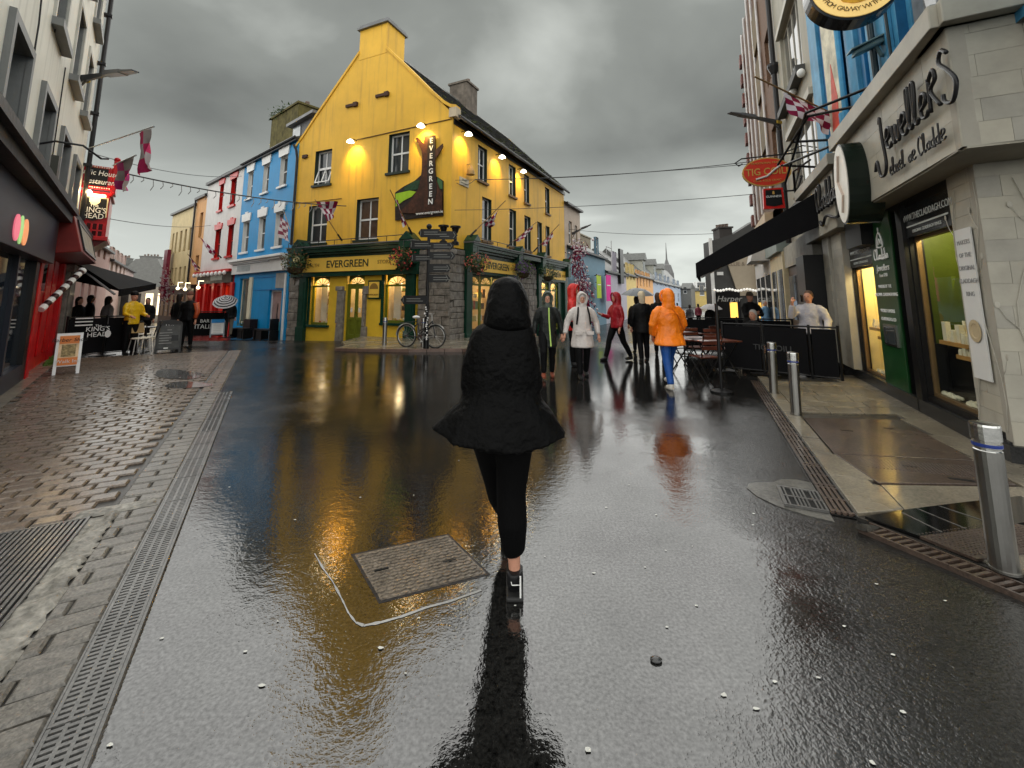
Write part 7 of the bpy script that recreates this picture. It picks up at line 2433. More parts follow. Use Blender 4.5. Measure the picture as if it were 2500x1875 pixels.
for k in range(16):
    z_ = fpz(750 + k * 5.2); mb.ball((rr.uniform(-.05, .05), -.07, z_), rr.uniform(.015, .035), n=6, m=4)
mb.build('white_dots', M('dot white', (.75, .73, .7), .5), t, kind='stuff')

# --- hanging baskets
LEAFM = M('basket leaves', (.035, .06, .015), .6, var=.6, scale=12)
FLOWR = M('basket red flowers', (.5, .05, .05), .6, var=.3)
FLOWP = M('basket violet flowers', (.12, .04, .2), .6, var=.3)


def hanging_basket(label, p, r, fl, seed, leaf=None):
    rr = random.Random(seed)
    F = frame_at(tuple(p))
    t = thing('hanging_basket', F, label, 'hanging basket', 'hanging baskets on the shopfronts')
    mb = MB(F); mb.lathe((0, 0, -r * .9), [(.02, 0), (r * .4, r * .15), (r * .55, r * .5)], 12); mb.build('bowl', M('basket brown', (.05, .035, .02), .8), t)
    mb = MB(F); mb.tube([(0, 0, r * .4), (0, 0, r * 1.2), (.0, .5, r * 1.3)], .012, 5); mb.build('bracket', DKIRON, t)
    mb = MB(F); mf = MB(F)
    for k in range(520):
        d = Vector((rr.gauss(0, 1), rr.gauss(0, 1), rr.gauss(0, .9))).normalized() * (r * rr.uniform(.45, 1.05))
        d.z *= .85
        if d.z < 0: d.z *= 1.15
        s_ = rr.uniform(.025, .06)
        a = Vector((rr.uniform(-1, 1), rr.uniform(-1, 1), rr.uniform(-1, 1))).normalized() * s_
        b = a.orthogonal().normalized() * s_ * .6
        if k % 6 == 0 and fl:
            for q in range(2): mf.ball(tuple(d * 1.04 + Vector((rr.uniform(-.03, .03), 0, rr.uniform(-.03, .03)))), s_ * .55, n=5, m=3)
        else:
            mb.poly([tuple(d - a), tuple(d + b), tuple(d + a), tuple(d - b)])
    mb.build('leaves', leaf or LEAFM, t, kind='stuff')
    if fl: mf.build('flowers', fl, t, kind='stuff')


hanging_basket('trailing hanging basket between the blue and yellow houses', fp(FG, 722, 640, -.75), .62, M('dry blooms', (.14, .07, .03), .7), 1)
hanging_basket('hanging basket with red blooms at the right end of gable sign', fp(FG, 984, 628, -.7), .5, FLOWR, 2)
hanging_basket('hanging basket with pink blooms at the near street sign', fp(FS, 1166, 640, -.7), .5, M('coral blooms', (.5, .12, .09), .6), 3)
hanging_basket('hanging basket with violet blooms before the rubble pier', fp(FS, 1278, 655, -.7), .55, FLOWP, 4)
hanging_basket('hanging basket at the far street sign of the yellow house', fp(FS, 1338, 665, -.7), .55, None, 5)

# --- maroon and white street garland
t = thing('street_garland', FS.sub(17, -1.2, 1.4), 'tall maroon and white pompom garland hung beyond the yellow house', 'garland')
mb = MB(); mb2 = MB()
rr = random.Random(6)
spine = [(1412, 590), (1408, 640), (1422, 690), (1428, 740), (1440, 792)]
for k in range(900):
    f = rr.random() * 4
    i = min(3, int(f)); f -= i
    px = spine[i][0] + (spine[i + 1][0] - spine[i][0]) * f + rr.gauss(0, 9)
    py = spine[i][1] + (spine[i + 1][1] - spine[i][1]) * f + rr.gauss(0, 8)
    p = at(px, py, 22 + rr.uniform(-.5, .5))
    s_ = rr.uniform(.06, .13)
    q = Vector((rr.uniform(-1, 1), rr.uniform(-1, 1), rr.uniform(-1.5, .5))) * s_ * 2
    mb.poly([tuple(p), tuple(p + q), tuple(p + q + Vector((s_ * .7, s_ * .3, -s_ * .2)))])
    if k % 8 == 0:
        p = at(px + rr.gauss(0, 9), py, 21.8)
        mb2.ball(tuple(p), s_ * .6, n=6, m=4)
mb.build('streamers', MAROON, t, kind='stuff')
mb2.build('pompoms', M('pompom white', (.7, .62, .66), .6), t, kind='stuff')
t = thing('street_garland', at(402, 735, 26) and frame_at(tuple(at(402, 735, 26))), 'small maroon and white garland down the left street', 'garland')
mb = MB(); mb2 = MB()
for k in range(160):
    p = at(402 + rr.gauss(0, 8), 700 + rr.gauss(0, 22), 26)
    s_ = rr.uniform(.06, .14)
    (mb if k % 2 else mb2).poly([tuple(p), tuple(p + Vector((s_, 0, s_ * .3))), tuple(p + Vector((s_ * .5, .1, -s_)))])
mb.build('streamers', MAROON, t, kind='stuff'); mb2.build('white_streamers', PALECL, t, kind='stuff')

# --- barriers
CANV = MATS['black canvas']


def barrier(label, pts, h, name='terrace_barrier', text_lines=(), z=0.0, low=.1, group=None):
    """canvas windbreak through ground points"""
    P = [Vector((p[0], p[1], z)) for p in pts]
    t = thing(name, frame_at(tuple(P[0])), label, 'barrier', group)
    for k, (a, b) in enumerate(zip(P[:-1], P[1:])):
        F = Frame(a.x, a.y, (b - a).x, (b - a).y, z)
        l = (b - a).length
        mb = MB(F); mb.box(.04, l - .04, -.012, .012, low, h - .04); mb.build('canvas', CANV, t)
        mb = MB(F); mb.tube([(0, 0, h), (l, 0, h)], .02, 6); mb.build('top_rail', BLACK, t)
        mb = MB(F); mb.tube([(0, 0, low - .02), (l, 0, low - .02)], .014, 6); mb.build('bottom_rail', BLACK, t)
    for p in P:
        F = frame_at(tuple(p)); mb = MB(F); mb.tube([(0, 0, 0), (0, 0, h + .04)], .025, 8); mb.box(-.2, .2, -.2, .2, 0, .02); mb.build('post', BLACK, t)
    return t


b0, b1, b2 = G(152, 880), G(250, 868), G(330, 862)
t = barrier('black pub windbreak lettered with crowned head logo on the left', [b0, b1, b2], 1.08)
F = Frame(b0.x, b0.y, (b2 - b0).x, (b2 - b0).y)
def on(px, py): return F.uz(px, py, -.05)
u_, z_ = on(239, 807); text(F, u_, z_ + .13, -.05, 'The', .09, WHITE, t, extrude=.002); text(F, u_, z_ + .04, -.05, "KING'S", .17, WHITE, t, extrude=.002); text(F, u_, z_ - .11, -.05, 'HEAD', .17, WHITE, t, extrude=.002)
u_, z_ = on(263, 815); mb = MB(F); mb.prism([(u_ + .07 * math.cos(q_ * .524), z_ + .1 * math.sin(q_ * .524)) for q_ in range(12)], -.055, -.05); mb.build('head_mark', WHITE, t)
u_, z_ = on(203, 788)
for k in range(3):
    mb = MB(F); mb.box(u_ - .16, u_ + .2, -.052, -.048, z_ + .1 - k * .09, z_ + .13 - k * .09); mb.build('print_line', WHITE, t)
t = barrier('black windbreak with white bar name before the red pub', [G(425, 826, -.12), G(552, 826, -.16)], 1.12, z=-.12)
p0_, p1_ = G(425, 826, -.12), G(552, 826, -.16)
F = Frame(p0_.x, p0_.y, (p1_ - p0_).x, (p1_ - p0_).y, -.12)
u_, z_ = F.uz(500, 784, -.03); text(F, u_, z_, -.03, 'BAR', .2, WHITE, t, extrude=.002); text(F, u_, z_ - .24, -.03, 'ITALIA', .26, WHITE, t, extrude=.002)
t = barrier('black canvas barrier enclosing the tables on the right', [G(1769, 905), G(1868, 915), G(1985, 928), G(2058, 936)], 1.03)
F = Frame(G(1769, 905).x, G(1769, 905).y, (G(1985, 930) - G(1769, 905)).x, (G(1985, 930) - G(1769, 905)).y)
u_, z_ = F.uz(1885, 850, -.05); text(F, u_, z_, -.06, 'TIG COILI', .16, M('dim grey print', (.06, .06, .06), .5), t, extrude=.002)
barrier('rear black barrier along the far side of the right tables', [at(1668, 800, 12.6), at(1800, 800, 12.2), at(1935, 800, 11.4)], 1.02)
pp = G(1762, 958)
mb = MB(frame_at(tuple(pp))); mb.tube([(0, 0, 0), (0, 0, 1.5)], .03, 8); mb.lathe((0, 0, 0), [(.18, 0), (.18, .03), (.05, .06)], 12)
mb.build('terrace_post', BLACK, None, label='slim black post standing in front of the right barrier', cat='post')
# black block standing in for the dark doorway below the right awning
mb = MB(FR); mb.box(v(6.35), v(5.4), -.55, -.13, -.1, 2.6); mb.build('dark_doorway_block', BLACK, None, label='broad black block for the dark doorway beside the man in grey shirt', cat='doorway')

# --- sandwich boards
def aboard(label, px0, px1, pyt, pyb, frame_m, face_m, z=0.0, legs=.16, arch=False, name='sandwich_board'):
    a = G(px0, pyb, z)
    k1 = (px1 - CX) / FPX / ray(px1, pyb).y
    pr = Vector((a.y, -a.x, 0)).normalized()
    l1 = (k1 * a.y - a.x) / (pr.x - k1 * pr.y)
    b = a + pr * l1
    F = Frame(a.x, a.y, (b - a).x, (b - a).y, z)
    w = (b - a).length
    h = F.uz((px0 + px1) / 2, pyt)[1]
    t = thing(name, F.sub(w / 2, .2), label, 'sandwich board')
    ln = .22
    def L(u, z_, o=0): return (u, ln * z_ / h - .0 + o, z_)
    def panel(u0, u1, z0, z1, o0, o1, nm, m, back=False):
        mb = MB(F)
        s_ = -1 if back else 1
        def yy(z_, o): return (ln * z_ / h + o) if not back else (2 * ln + .02 - ln * z_ / h - o)
        mb.hexa([(u0, yy(z0, o0), z0), (u1, yy(z0, o0), z0), (u1, yy(z0, o1), z0), (u0, yy(z0, o1), z0), (u0, yy(z1, o0), z1), (u1, yy(z1, o0), z1), (u1, yy(z1, o1), z1), (u0, yy(z1, o1), z1)])
        return mb.build(nm, m, t)
    for bk in (False, True):
        panel(0, w, legs, h, 0, .025, 'board', frame_m, bk)
        panel(0, .05, 0, legs, 0, .025, 'leg', frame_m, bk); panel(w - .05, w, 0, legs, 0, .025, 'leg', frame_m, bk)
    panel(.045, w - .045, legs + .05, h - .05, -.006, 0, 'poster', face_m)
    if arch:
        mb = MB(F); n = 12
        mb.prism([(w / 2 + w / 2 * math.cos(math.pi * k / n), h + .12 * math.sin(math.pi * k / n)) for k in range(n + 1)], ln, ln + .03); mb.build('arched_top', frame_m, t)
    return t, F, w, h, panel


ORNG = M('poster orange', (.7, .22, .06), .5, var=.1)
t, F, w, h, panel = aboard('white framed barber sandwich board with orange poster by stone pier', 126, 192, 815, 917, M('white frame', (.8, .8, .8), .4), M('poster cream', (.7, .5, .3), .5, var=.4, scale=6), z=.03)
panel(.05, w - .05, h * .74, h - .06, -.01, -.006, 'poster_band', ORNG); panel(.05, w - .05, h * .22, h * .4, -.01, -.006, 'poster_band', ORNG)
panel(.09, w - .09, h * .42, h * .72, -.01, -.006, 'poster_picture', M('poster photo', (.3, .22, .1), .5, var=.9, scale=14))
text(F, w / 2, h * .83, .22 * .83 - .02, 'Barber Shop', .105, BLACK, t, extrude=.002, shear=.2); text(F, w / 2, h * .31, .22 * .31 - .02, 'Walk Ins', .1, WHITE, t, extrude=.002)
t, F, w, h, panel = aboard('dark chalkboard sandwich board with arched top beside the pub chairs', 376, 440, 792, 863, M('chalk frame', (.04, .04, .04), .5), M('chalkboard', (.07, .072, .07), .6, var=.4, scale=5), legs=.08, arch=True)
text(F, w / 2, h * .93, .21, 'Live', .13, WHITE, t, extrude=.002)
panel(.25, w - .25, h * .78, h * .8, -.012, -.008, 'chalk_line', M('chalk grey', (.35, .35, .34), .7))
for k in range(5): panel(.08, w * (.5 if k % 2 else .62), h * (.68 - k * .09), h * (.7 - k * .09), -.012, -.008, 'chalk_line', MATS['chalk grey'])
panel(w * .6, w - .08, h * .4, h * .6, -.012, -.008, 'chalk_picture', BLACK); panel(.2, w - .3, h * .14, h * .18, -.012, -.008, 'chalk_line', WHITE)
t, F, w, h, panel = aboard('blue and white sandwich board in front of the umbrella holder', 511, 547, 780, 824, M('board grey', (.25, .27, .3), .4), WHITE, z=-.08, legs=.1)
panel(.03, w - .03, h * .8, h, -.012, -.006, 'blue_header', M('header blue', (.02, .25, .6), .4))
for k in range(5): panel(.1, w - .14, h * (.66 - k * .1), h * (.672 - k * .1), -.012, -.006, 'print_line', M('print grey', (.45, .45, .45), .6))

# --- seating
WOODR = M('red brown slat', (.11, .03, .018), .35, var=.35, coat=.3)
CANE = M('cane seat', (.4, .27, .12), .6, var=.2)


def slat_table(label, p, ang):
    F = frame_at((p.x, p.y, p.z), ang)
    t = thing('slatted_table', F, label, 'table', 'slatted pub tables')
    for k in range(7):
        mb = MB(F); mb.box(-.42, .42, -.35 + k * .1, -.265 + k * .1, .71, .735); mb.build('slat', WOODR, t)
    mb = MB(F)
    for s_ in (-.34, .34):
        mb.tube([(s_, -.3, 0), (s_, .3, .7)], .014, 6); mb.tube([(s_, .3, 0), (s_, -.3, .7)], .014, 6)
    mb.tube([(-.34, 0, .35), (.34, 0, .35)], .012, 6); mb.build('folding_legs', BLACK, t)


def slat_chair(label, p, ang):
    F = frame_at((p.x, p.y, p.z), ang)
    t = thing('slatted_chair', F, label, 'chair', 'slatted folding chairs')
    for k in range(5):
        mb = MB(F); mb.box(-.21, .21, -.2 + k * .085, -.13 + k * .085, .44, .458); mb.build('seat_slat', WOODR, t)
    for k in range(3):
        mb = MB(F); mb.box(-.21, .21, .235 + k * .02, .255 + k * .02, .6 + k * .1, .67 + k * .1); mb.build('back_slat', WOODR, t)
    for s_ in (-.2, .2):
        mb = MB(F); mb.tube([(s_, -.24, 0), (s_, .2, .45), (s_, .3, .88)], .012, 6); mb.tube([(s_, .28, 0), (s_, -.18, .44)], .012, 6); mb.build('leg', BLACK, t)


for k, (px, d, a) in enumerate(((1690, 9.4, 20), (1738, 9.0, 10), (1660, 10.8, 15))):
    p = at(px, 800, d); p.z = 0
    slat_table(['slatted folding table nearest the person in orange', 'slatted folding table beside the slim black post', 'slatted folding table at the back of right terrace'][k], p, a)
for k, (px, d, a) in enumerate(((1700, 10.2, 10), (1752, 9.9, 0), (1716, 8.6, 190), (1768, 11, 40))):
    p = at(px, 800, d); p.z = 0
    slat_chair(['slatted folding chair behind the nearest pub table', 'slatted folding chair behind the slim black post', 'slatted folding chair in front of the pub tables', 'slatted folding chair against the rear barrier'][k], p, a)


def bistro_chair(label, p, ang):
    F = frame_at((p.x, p.y, p.z), ang)
    t = thing('bistro_chair', F, label, 'chair', 'cane bistro chairs')
    mb = MB(F); mb.lathe((0, 0, .44), [(.2, 0), (.21, .02), (.19, .035)], 16); mb.build('seat', M('cream seat', (.6, .55, .45), .5), t)
    mb = MB(F); mb.tube([(-.19, .15, .45), (-.2, .22, .8), (-.1, .26, .92), (.1, .26, .92), (.2, .22, .8), (.19, .15, .45)], .015, 6); mb.build('back_frame', BLACK, t)
    mb = MB(F); mb.hexa([(-.15, .2, .6), (.15, .2, .6), (.15, .215, .6), (-.15, .215, .6), (-.13, .24, .88), (.13, .24, .88), (.13, .255, .88), (-.13, .255, .88)]); mb.build('back_cane', CANE, t)
    for sx in (-1, 1):
        for sy in (-1, 1):
            mb = MB(F); mb.tube([(sx * .15, sy * .15, .44), (sx * .2, sy * .2, 0)], .013, 6); mb.build('leg', M('pale leg', (.4, .4, .38), .4), t)


for k, (px, py, a) in enumerate(((338, 866, 60), (358, 862, -40), (346, 852, 120))):
    bistro_chair(['cane bistro chair nearest the pub windbreak', 'cane bistro chair beside the chalkboard', 'cane bistro chair behind the other two'][k], G(px, py), a)
p = G(350, 858)
F = frame_at(tuple(p)); t = thing('bistro_table', F, 'small round black bistro table among the cane chairs', 'table')
mb = MB(F); mb.lathe((0, 0, .7), [(.3, 0), (.32, .015), (.3, .03)], 20); mb.build('top', BLACK, t)
mb = MB(F); mb.tube([(0, 0, 0), (0, 0, .7)], .03, 8); mb.lathe((0, 0, 0), [(.2, 0), (.2, .02), (.04, .05)], 14); mb.build('pedestal', BLACK, t)
for k, (px, py, wd) in enumerate(((588, 826, 1.0), (648, 829, 1.25))):
    p = G(px, py, gz(19.5)); F = frame_at((p.x, p.y, p.z), -30)
    t = thing('low_bench', F, ['short black bench under the blue shop window', 'longer black bench before the blue shop door'][k], 'bench', 'black benches at the blue shop')
    mb = MB(F); mb.box(-wd / 2, wd / 2, -.2, .2, .42, .48); mb.build('seat', BLACK, t)
    for s_ in (-1, 1):
        mb = MB(F); mb.box(s_ * wd / 2 - .04, s_ * wd / 2 + .04, -.2, .2, 0, .42); mb.build('leg', BLACK, t)
    mb = MB(F); mb.box(-wd / 2, -wd / 2 + .5, -.15, .2, .0, .4) if k else mb.box(-.1, .3, -.15, .2, 0, .4); mb.build('storage_box', BLACK, t)
    if k:
        mb = MB(F); mb.box(wd / 2 - .04, wd / 2, -.2, .2, .48, .95); mb.build('end_panel', BLACK, t)
p = G(612, 822, gz(19.5))
F = frame_at((p.x, p.y, p.z), -30)
t = thing('planter', F, 'dark square planter with grasses beside the blue shop window', 'planter')
mb = MB(F); mb.box(-.3, .3, -.25, .25, 0, .85); mb.build('box', M('planter dark', (.02, .012, .012), .5), t)
mb = MB(F)
for k in range(120):
    a, b = RND.uniform(-1.1, .2), RND.uniform(-.2, .2)
    mb.poly([(a, b, .5), (a + .03, b, .5), (a + RND.uniform(-.15, .15), b + RND.uniform(-.1, .1), .7 + RND.random() * .35)])
mb.build('grasses', M('planter grass', (.05, .08, .02), .7, var=.4), t, kind='stuff')
# ------------------------------------------------------------------ people
SKIN = M('skin', (.5, .25, .17), .5, var=.12, scale=10, bump=.05)
HAIRD = M('dark hair', (.015, .01, .008), .5, var=.3, bump=.5, bscale=120)


def cloth_mat(name, col, rough=.45, coat=.25):
    return M(name, col, rough, var=.1, scale=6, bump=.9, bscale=13, coat=coat, dist=.02)


def person(label, p, ang, H, top, legs=((.0, .0), (.0, .0)), arms=None, bottoms=None, shoes=None, hood=None, hair=None, hat=None, hem=.82, flare=.24, bulk=1.0, extra=None, vox=.014, face=True, name='person'):
    """faces -y of its frame; ang 0 faces the camera, 180 shows the back"""
    F = frame_at((p.x, p.y, p.z), ang)
    s = H / 1.75
    t = thing(name, F, label, 'person')
    hips, knees, ankles = [], [], []
    for sx, (a, b) in zip((-1, 1), legs):
        h_ = Vector((sx * .095, 0, .93))
        k_ = h_ + Vector((sx * .005, -math.sin(a) * .44, -math.cos(a) * .44))
        f_ = k_ + Vector((0, -math.sin(b) * .43, -math.cos(b) * .43))
        hips.append(h_); knees.append(k_); ankles.append(f_)
    dz = .075 - min(f.z for f in ankles)

    def P(v, y=None, z=None):
        if y is not None: v = Vector((v, y, z))
        return (v.x * s, v.y * s, (v.z + dz) * s)
    sh = [Vector((-.178 * bulk, 0, 1.405)), Vector((.178 * bulk, 0, 1.405))]
    arms = arms or [((-.06, .02, -.29), (-.02, -.08, -.26)), ((.06, .02, -.29), (.02, -.08, -.26))]
    el = [sh[k] + Vector(arms[k][0]) for k in range(2)]
    wr = [el[k] + Vector(arms[k][1]) for k in range(2)]
    # skin body, one continuous surface
    mb = MB(F)
    L_ = lambda secs: mb.loft([(c[0] * s, c[1] * s, (c[2] + dz) * s, c[3] * s, c[4] * s) for c in secs], 14)
    L_([(0, -.005, 1.515, .035, .04), (0, -.01, 1.535, .058, .07), (0, -.01, 1.57, .068, .085), (0, 0, 1.62, .076, .095), (0, .005, 1.67, .077, .098), (0, .01, 1.71, .068, .088), (0, .01, 1.74, .045, .06), (0, .01, 1.75, .02, .03)])
    mb.tube([P(0, .01, 1.42), P(0, .005, 1.56)], .052 * s, 10)
    mb.ball(P(0, -.105, 1.615), .014 * s, .02 * s, .024 * s, 6, 4)
    for sx in (-1, 1): mb.ball(P(sx * .078, .01, 1.62), .01 * s, .02 * s, .03 * s, 6, 4)
    L_([(0, 0, .88, .14, .1), (0, 0, 1.05, .125, .09), (0, 0, 1.25, .15, .1), (0, 0, 1.4, .16, .085), (0, 0, 1.46, .07, .06)])
    for k in range(2):
        mb.tube([P(hips[k]), P(knees[k]), P(ankles[k])], [.075 * s, .05 * s, .036 * s], 10)
        mb.tube([P(sh[k]), P(el[k]), P(wr[k])], [.045 * s, .037 * s, .026 * s], 8)
        d = (wr[k] - el[k]).normalized()
        sd = d.cross(Vector((0, 1, .2))).normalized()
        nn = d.cross(sd).normalized()
        hp = wr[k] + d * .05
        mb.tube([P(wr[k]), P(hp), P(hp + d * .03)], [.026 * s, .034 * s, .03 * s], 8)
        for q in range(4):
            r0 = hp + d * .03 + sd * (-.024 + .016 * q)
            ln = (.062, .072, .068, .05)[q]
            mb.tube([P(r0), P(r0 + d * ln * .55 - nn * .008), P(r0 + d * ln * .95 - nn * .028)], .0085 * s, 6)
        tb_ = hp + sd * -.03
        mb.tube([P(tb_), P(tb_ + d * .03 - sd * .02 - nn * .012), P(tb_ + d * .055 - sd * .02 - nn * .03)], .0095 * s, 6)
        fd = Vector((0, -1, 0))
        mb.tube([P(ankles[k]), P(ankles[k] + Vector((0, -.05, -.045))), P(ankles[k] + Vector((0, -.14, -.055)))], [.036 * s, .035 * s, .025 * s], 8)
    mb.build('body', SKIN, t, remesh=.0085 * s if face else vox)
    # trousers
    mb = MB(F)
    L_([(0, 0, .84, .155, .115), (0, 0, .93, .165, .125), (0, 0, 1.02, .15, .11)])
    for k in range(2):
        mid = hips[k].lerp(knees[k], .5)
        mb.tube([P(hips[k] + Vector((0, 0, .03))), P(mid), P(knees[k]), P(knees[k].lerp(ankles[k], .35) + Vector((0, .012, 0))), P(ankles[k] + Vector((0, 0, .02)))], [.106 * s, .096 * s, .075 * s, .072 * s, .058 * s], 12)
    mb.build('trousers', bottoms or M('black trousers', (.003, .003, .0035), .7, bump=.3, bscale=20, spec=.12), t, remesh=vox, wrinkle=.008)
    for k in range(2):
        mb = MB(F); a = ankles[k]
        mb.tube([P(a + Vector((0, .04, -.03))), P(a + Vector((0, -.03, -.035))), P(a + Vector((0, -.13, -.047))), P(a + Vector((0, -.17, -.055)))], [.045 * s, .05 * s, .042 * s, .025 * s], 10)
        mb.tube([P(a + Vector((0, .01, .03))), P(a + Vector((0, .0, -.03)))], .048 * s, 10)
        mb.build('shoe', shoes or M('black shoe', (.012, .012, .012), .35), t, remesh=.012, label=None)
    # coat or jacket
    mb = MB(F)
    b = bulk
    L_([(0, .01, hem, flare * b, flare * .82 * b), (0, .01, hem + .03, (flare + .003) * b, flare * .83 * b), (0, .005, (hem + 1.1) / 2, (flare * .5 + .092) * b, .145 * b), (0, 0, 1.1, .178 * b, .135 * b), (0, .005, 1.25, .192 * b, .138 * b), (0, .01, 1.37, .19 * b, .118 * b), (0, .012, 1.44, .14 * b, .095 * b), (0, .01, 1.5, .075, .08)])
    for k in range(2):
        mb.tube([P(sh[k].x * .5, .01, 1.4), P(sh[k].x * .86, .005, 1.395), P(sh[k].lerp(el[k], .25)), P(sh[k].lerp(el[k], .6)), P(el[k]), P(el[k].lerp(wr[k], .9))], [.06 * s * b, .068 * s * b, .074 * s * b, .07 * s * b, .062 * s * b, .05 * s * b], 12)
    mb.build('coat' if hem < .8 else 'jacket', top, t, remesh=vox, wrinkle=.016)
    if hood:
        mb = MB(F)
        L_([(0, .025, 1.39, .15, .11), (0, .03, 1.44, .132, .112), (0, .03, 1.5, .116, .114), (0, .035, 1.6, .112, .118), (0, .03, 1.69, .108, .118), (0, .02, 1.75, .085, .1), (0, .015, 1.79, .045, .06), (0, .015, 1.8, .02, .03)])
        mb.build('hood', hood, t, remesh=.012, wrinkle=.008)
        # rim standing out round the face
        mb = MB(F)
        mb.tube([P(.1 * math.sin(a), -.075 - .02 * math.cos(a), 1.635 + .125 * math.cos(a)) for a in [q * math.pi / 8 - math.pi * .8 for q in range(0, 14)]], .024 * s, 7)
        mb.build('hood_rim', hood, t, smooth=True)
    if hair:
        mb = MB(F)
        L_([(0, .05, 1.5 if hair[1] == 0 else 1.5 - hair[1], .07, .05), (0, .035, 1.6, .087, .085), (0, .02, 1.68, .088, .1), (0, .015, 1.74, .07, .085), (0, .015, 1.775, .03, .04)])
        mb.build('hair', hair[0], t, remesh=.012, wrinkle=.006)
    if hat:
        mb = MB(F)
        L_([(0, .0, 1.665, .092, .11), (0, .0, 1.7, .094, .112), (0, .005, 1.75, .08, .095), (0, .01, 1.79, .045, .055)])
        mb.build('hat', hat, t, remesh=.012)
    if face:
        for sx in (-1, 1):
            mb = MB(F); mb.ball(P(sx * .03, -.088, 1.64), .011 * s, .006 * s, .007 * s, 6, 4); mb.build('eye', M('eye dark', (.02, .015, .01), .3), t)
        mb = MB(F); mb.ball(P(0, -.089, 1.565), .02 * s, .006 * s, .006 * s, 8, 4); mb.build('mouth', M('lips', (.35, .1, .09), .5), t)
    if extra:
        extra(F, t, P, s)
    return t


BLK = M('black coat cloth', (.0035, .0035, .004), .6, var=.3, scale=6, bump=.35, bscale=14, spec=.15, dist=.02)
UP = lambda l, r: [l, r]

# --- the woman in the foreground, seen from behind
BCOAT = M('wet black coat', (.0011, .0011, .0012), .5, var=.4, scale=8, bump=.6, bscale=30, spec=.07, dist=.02)
pw = Vector((-.06, 2.56, 0))
Fw = frame_at(tuple(pw), 180)
# in this frame +x is image left; forward (away from the camera) is -y
w_ = thing('person', Fw, 'person in hooded black coat and black leggings walking away in the centre', 'person')
rt_ank, rt_kn, rt_hip = Vector((-.075, .0, .085)), Vector((-.055, .0, .5)), Vector((-.085, -.02, .93))
lf_ank, lf_kn, lf_hip = Vector((-.03, -.55, .1)), Vector((.035, -.22, .5)), Vector((.1, -.02, .93))
mb = MB(Fw)
mb.loft([(-.03, -.03, 1.46, .035, .045), (-.03, -.04, 1.49, .06, .075), (-.03, -.03, 1.57, .075, .095), (-.03, -.02, 1.63, .074, .092), (-.03, -.02, 1.68, .04, .05)], 14)
mb.tube([(-.02, 0, 1.36), (-.03, -.02, 1.5)], .05, 10)
mb.loft([(0, 0, .86, .14, .1), (0, 0, 1.05, .12, .09), (0, 0, 1.25, .15, .1), (0, 0, 1.38, .15, .08), (0, 0, 1.42, .06, .06)], 14)
for hp_, kn_, an_ in ((rt_hip, rt_kn, rt_ank), (lf_hip, lf_kn, lf_ank)):
    mb.tube([tuple(hp_), tuple(kn_), tuple(an_)], [.075, .05, .034], 10)
    mb.tube([tuple(an_), tuple(an_ + Vector((0, -.06, -.045))), tuple(an_ + Vector((0, -.15, -.055)))], [.036, .034, .026], 8)
for sx in (-1, 1):
    sh_, el_, wr_ = Vector((sx * .13, .01, 1.36)), Vector((sx * .165, .02, 1.1)), Vector((sx * .12, -.17, 1.02))
    mb.tube([tuple(sh_), tuple(el_), tuple(wr_)], [.045, .037, .026], 8)
    d = (wr_ - el_).normalized()
    mb.tube([tuple(wr_), tuple(wr_ + d * .08)], [.026, .032], 8)
    for q in range(4):
        r0 = wr_ + d * .07 + Vector((0, 0, -.024 + .016 * q))
        mb.tube([tuple(r0), tuple(r0 + d * .04 + Vector((-sx * .01, 0, 0))), tuple(r0 + d * .055 + Vector((-sx * .03, 0, 0)))], .0085, 6)
    mb.tube([tuple(wr_ + d * .03), tuple(wr_ + d * .06 + Vector((0, 0, .035)))], .0095, 6)
mb.build('body', SKIN, w_, remesh=.009)
LEG = M('black leggings', (.002, .002, .0022), .8, bump=.3, bscale=200, spec=.08)
mb = MB(Fw)
mb.loft([(0, -.01, .84, .16, .12), (0, -.01, .95, .165, .125), (0, 0, 1.02, .14, .1)], 16)
for hp_, kn_, an_ in ((rt_hip, rt_kn, rt_ank), (lf_hip, lf_kn, lf_ank)):
    md = hp_.lerp(kn_, .5)
    cf = kn_.lerp(an_, .35) + Vector((0, .02, 0))
    mb.tube([tuple(hp_), tuple(hp_.lerp(kn_, .3)), tuple(md), tuple(kn_), tuple(cf), tuple(kn_.lerp(an_, .7)), tuple(an_ + Vector((0, 0, .1)))], [.12, .116, .104, .084, .084, .066, .05], 16)
mb.build('leggings', LEG, w_, remesh=.01)
# coat: a flared A-line with the hem dipping at the back
mb = MB(Fw)
rings = [(1.47, -.025, .01, .1, .09, 0), (1.44, -.02, .01, .16, .11, 0), (1.41, -.01, .012, .18, .12, 0), (1.36, -.005, .012, .198, .13, 0), (1.28, .0, .015, .208, .145, 0), (1.16, .0, .02, .214, .155, 0), (1.08, .0, .02, .216, .16, 0), (1.02, .0, .025, .235, .175, .005), (.97, .0, .03, .285, .195, .015), (.92, .0, .035, .325, .215, .03), (.885, .0, .04, .355, .225, .045), (.87, 0, .04, .365, .23, .05)]
n = 40
idx = []
for (z, cx, cy, rx, ry, dip) in rings:
    ps = []
    for q in range(n):
        a = 2 * math.pi * q / n
        pl = 1 + (.045 * math.sin(a * 5 + 1) + .03 * math.sin(a * 9) + (.05 if math.cos(a) > .6 else 0)) * max(0, (1.05 - z) / .2)
        side = abs(math.cos(a)) ** 3
        ps.append((cx + rx * pl * math.cos(a), cy + ry * pl * math.sin(a), z - dip * (1 - side) * 1.35 - (.0 if math.cos(a) > 0 else .035) * dip * 8 + .012 * math.sin(a * 6) * dip * 12))
    idx.append(mb.pts(ps))
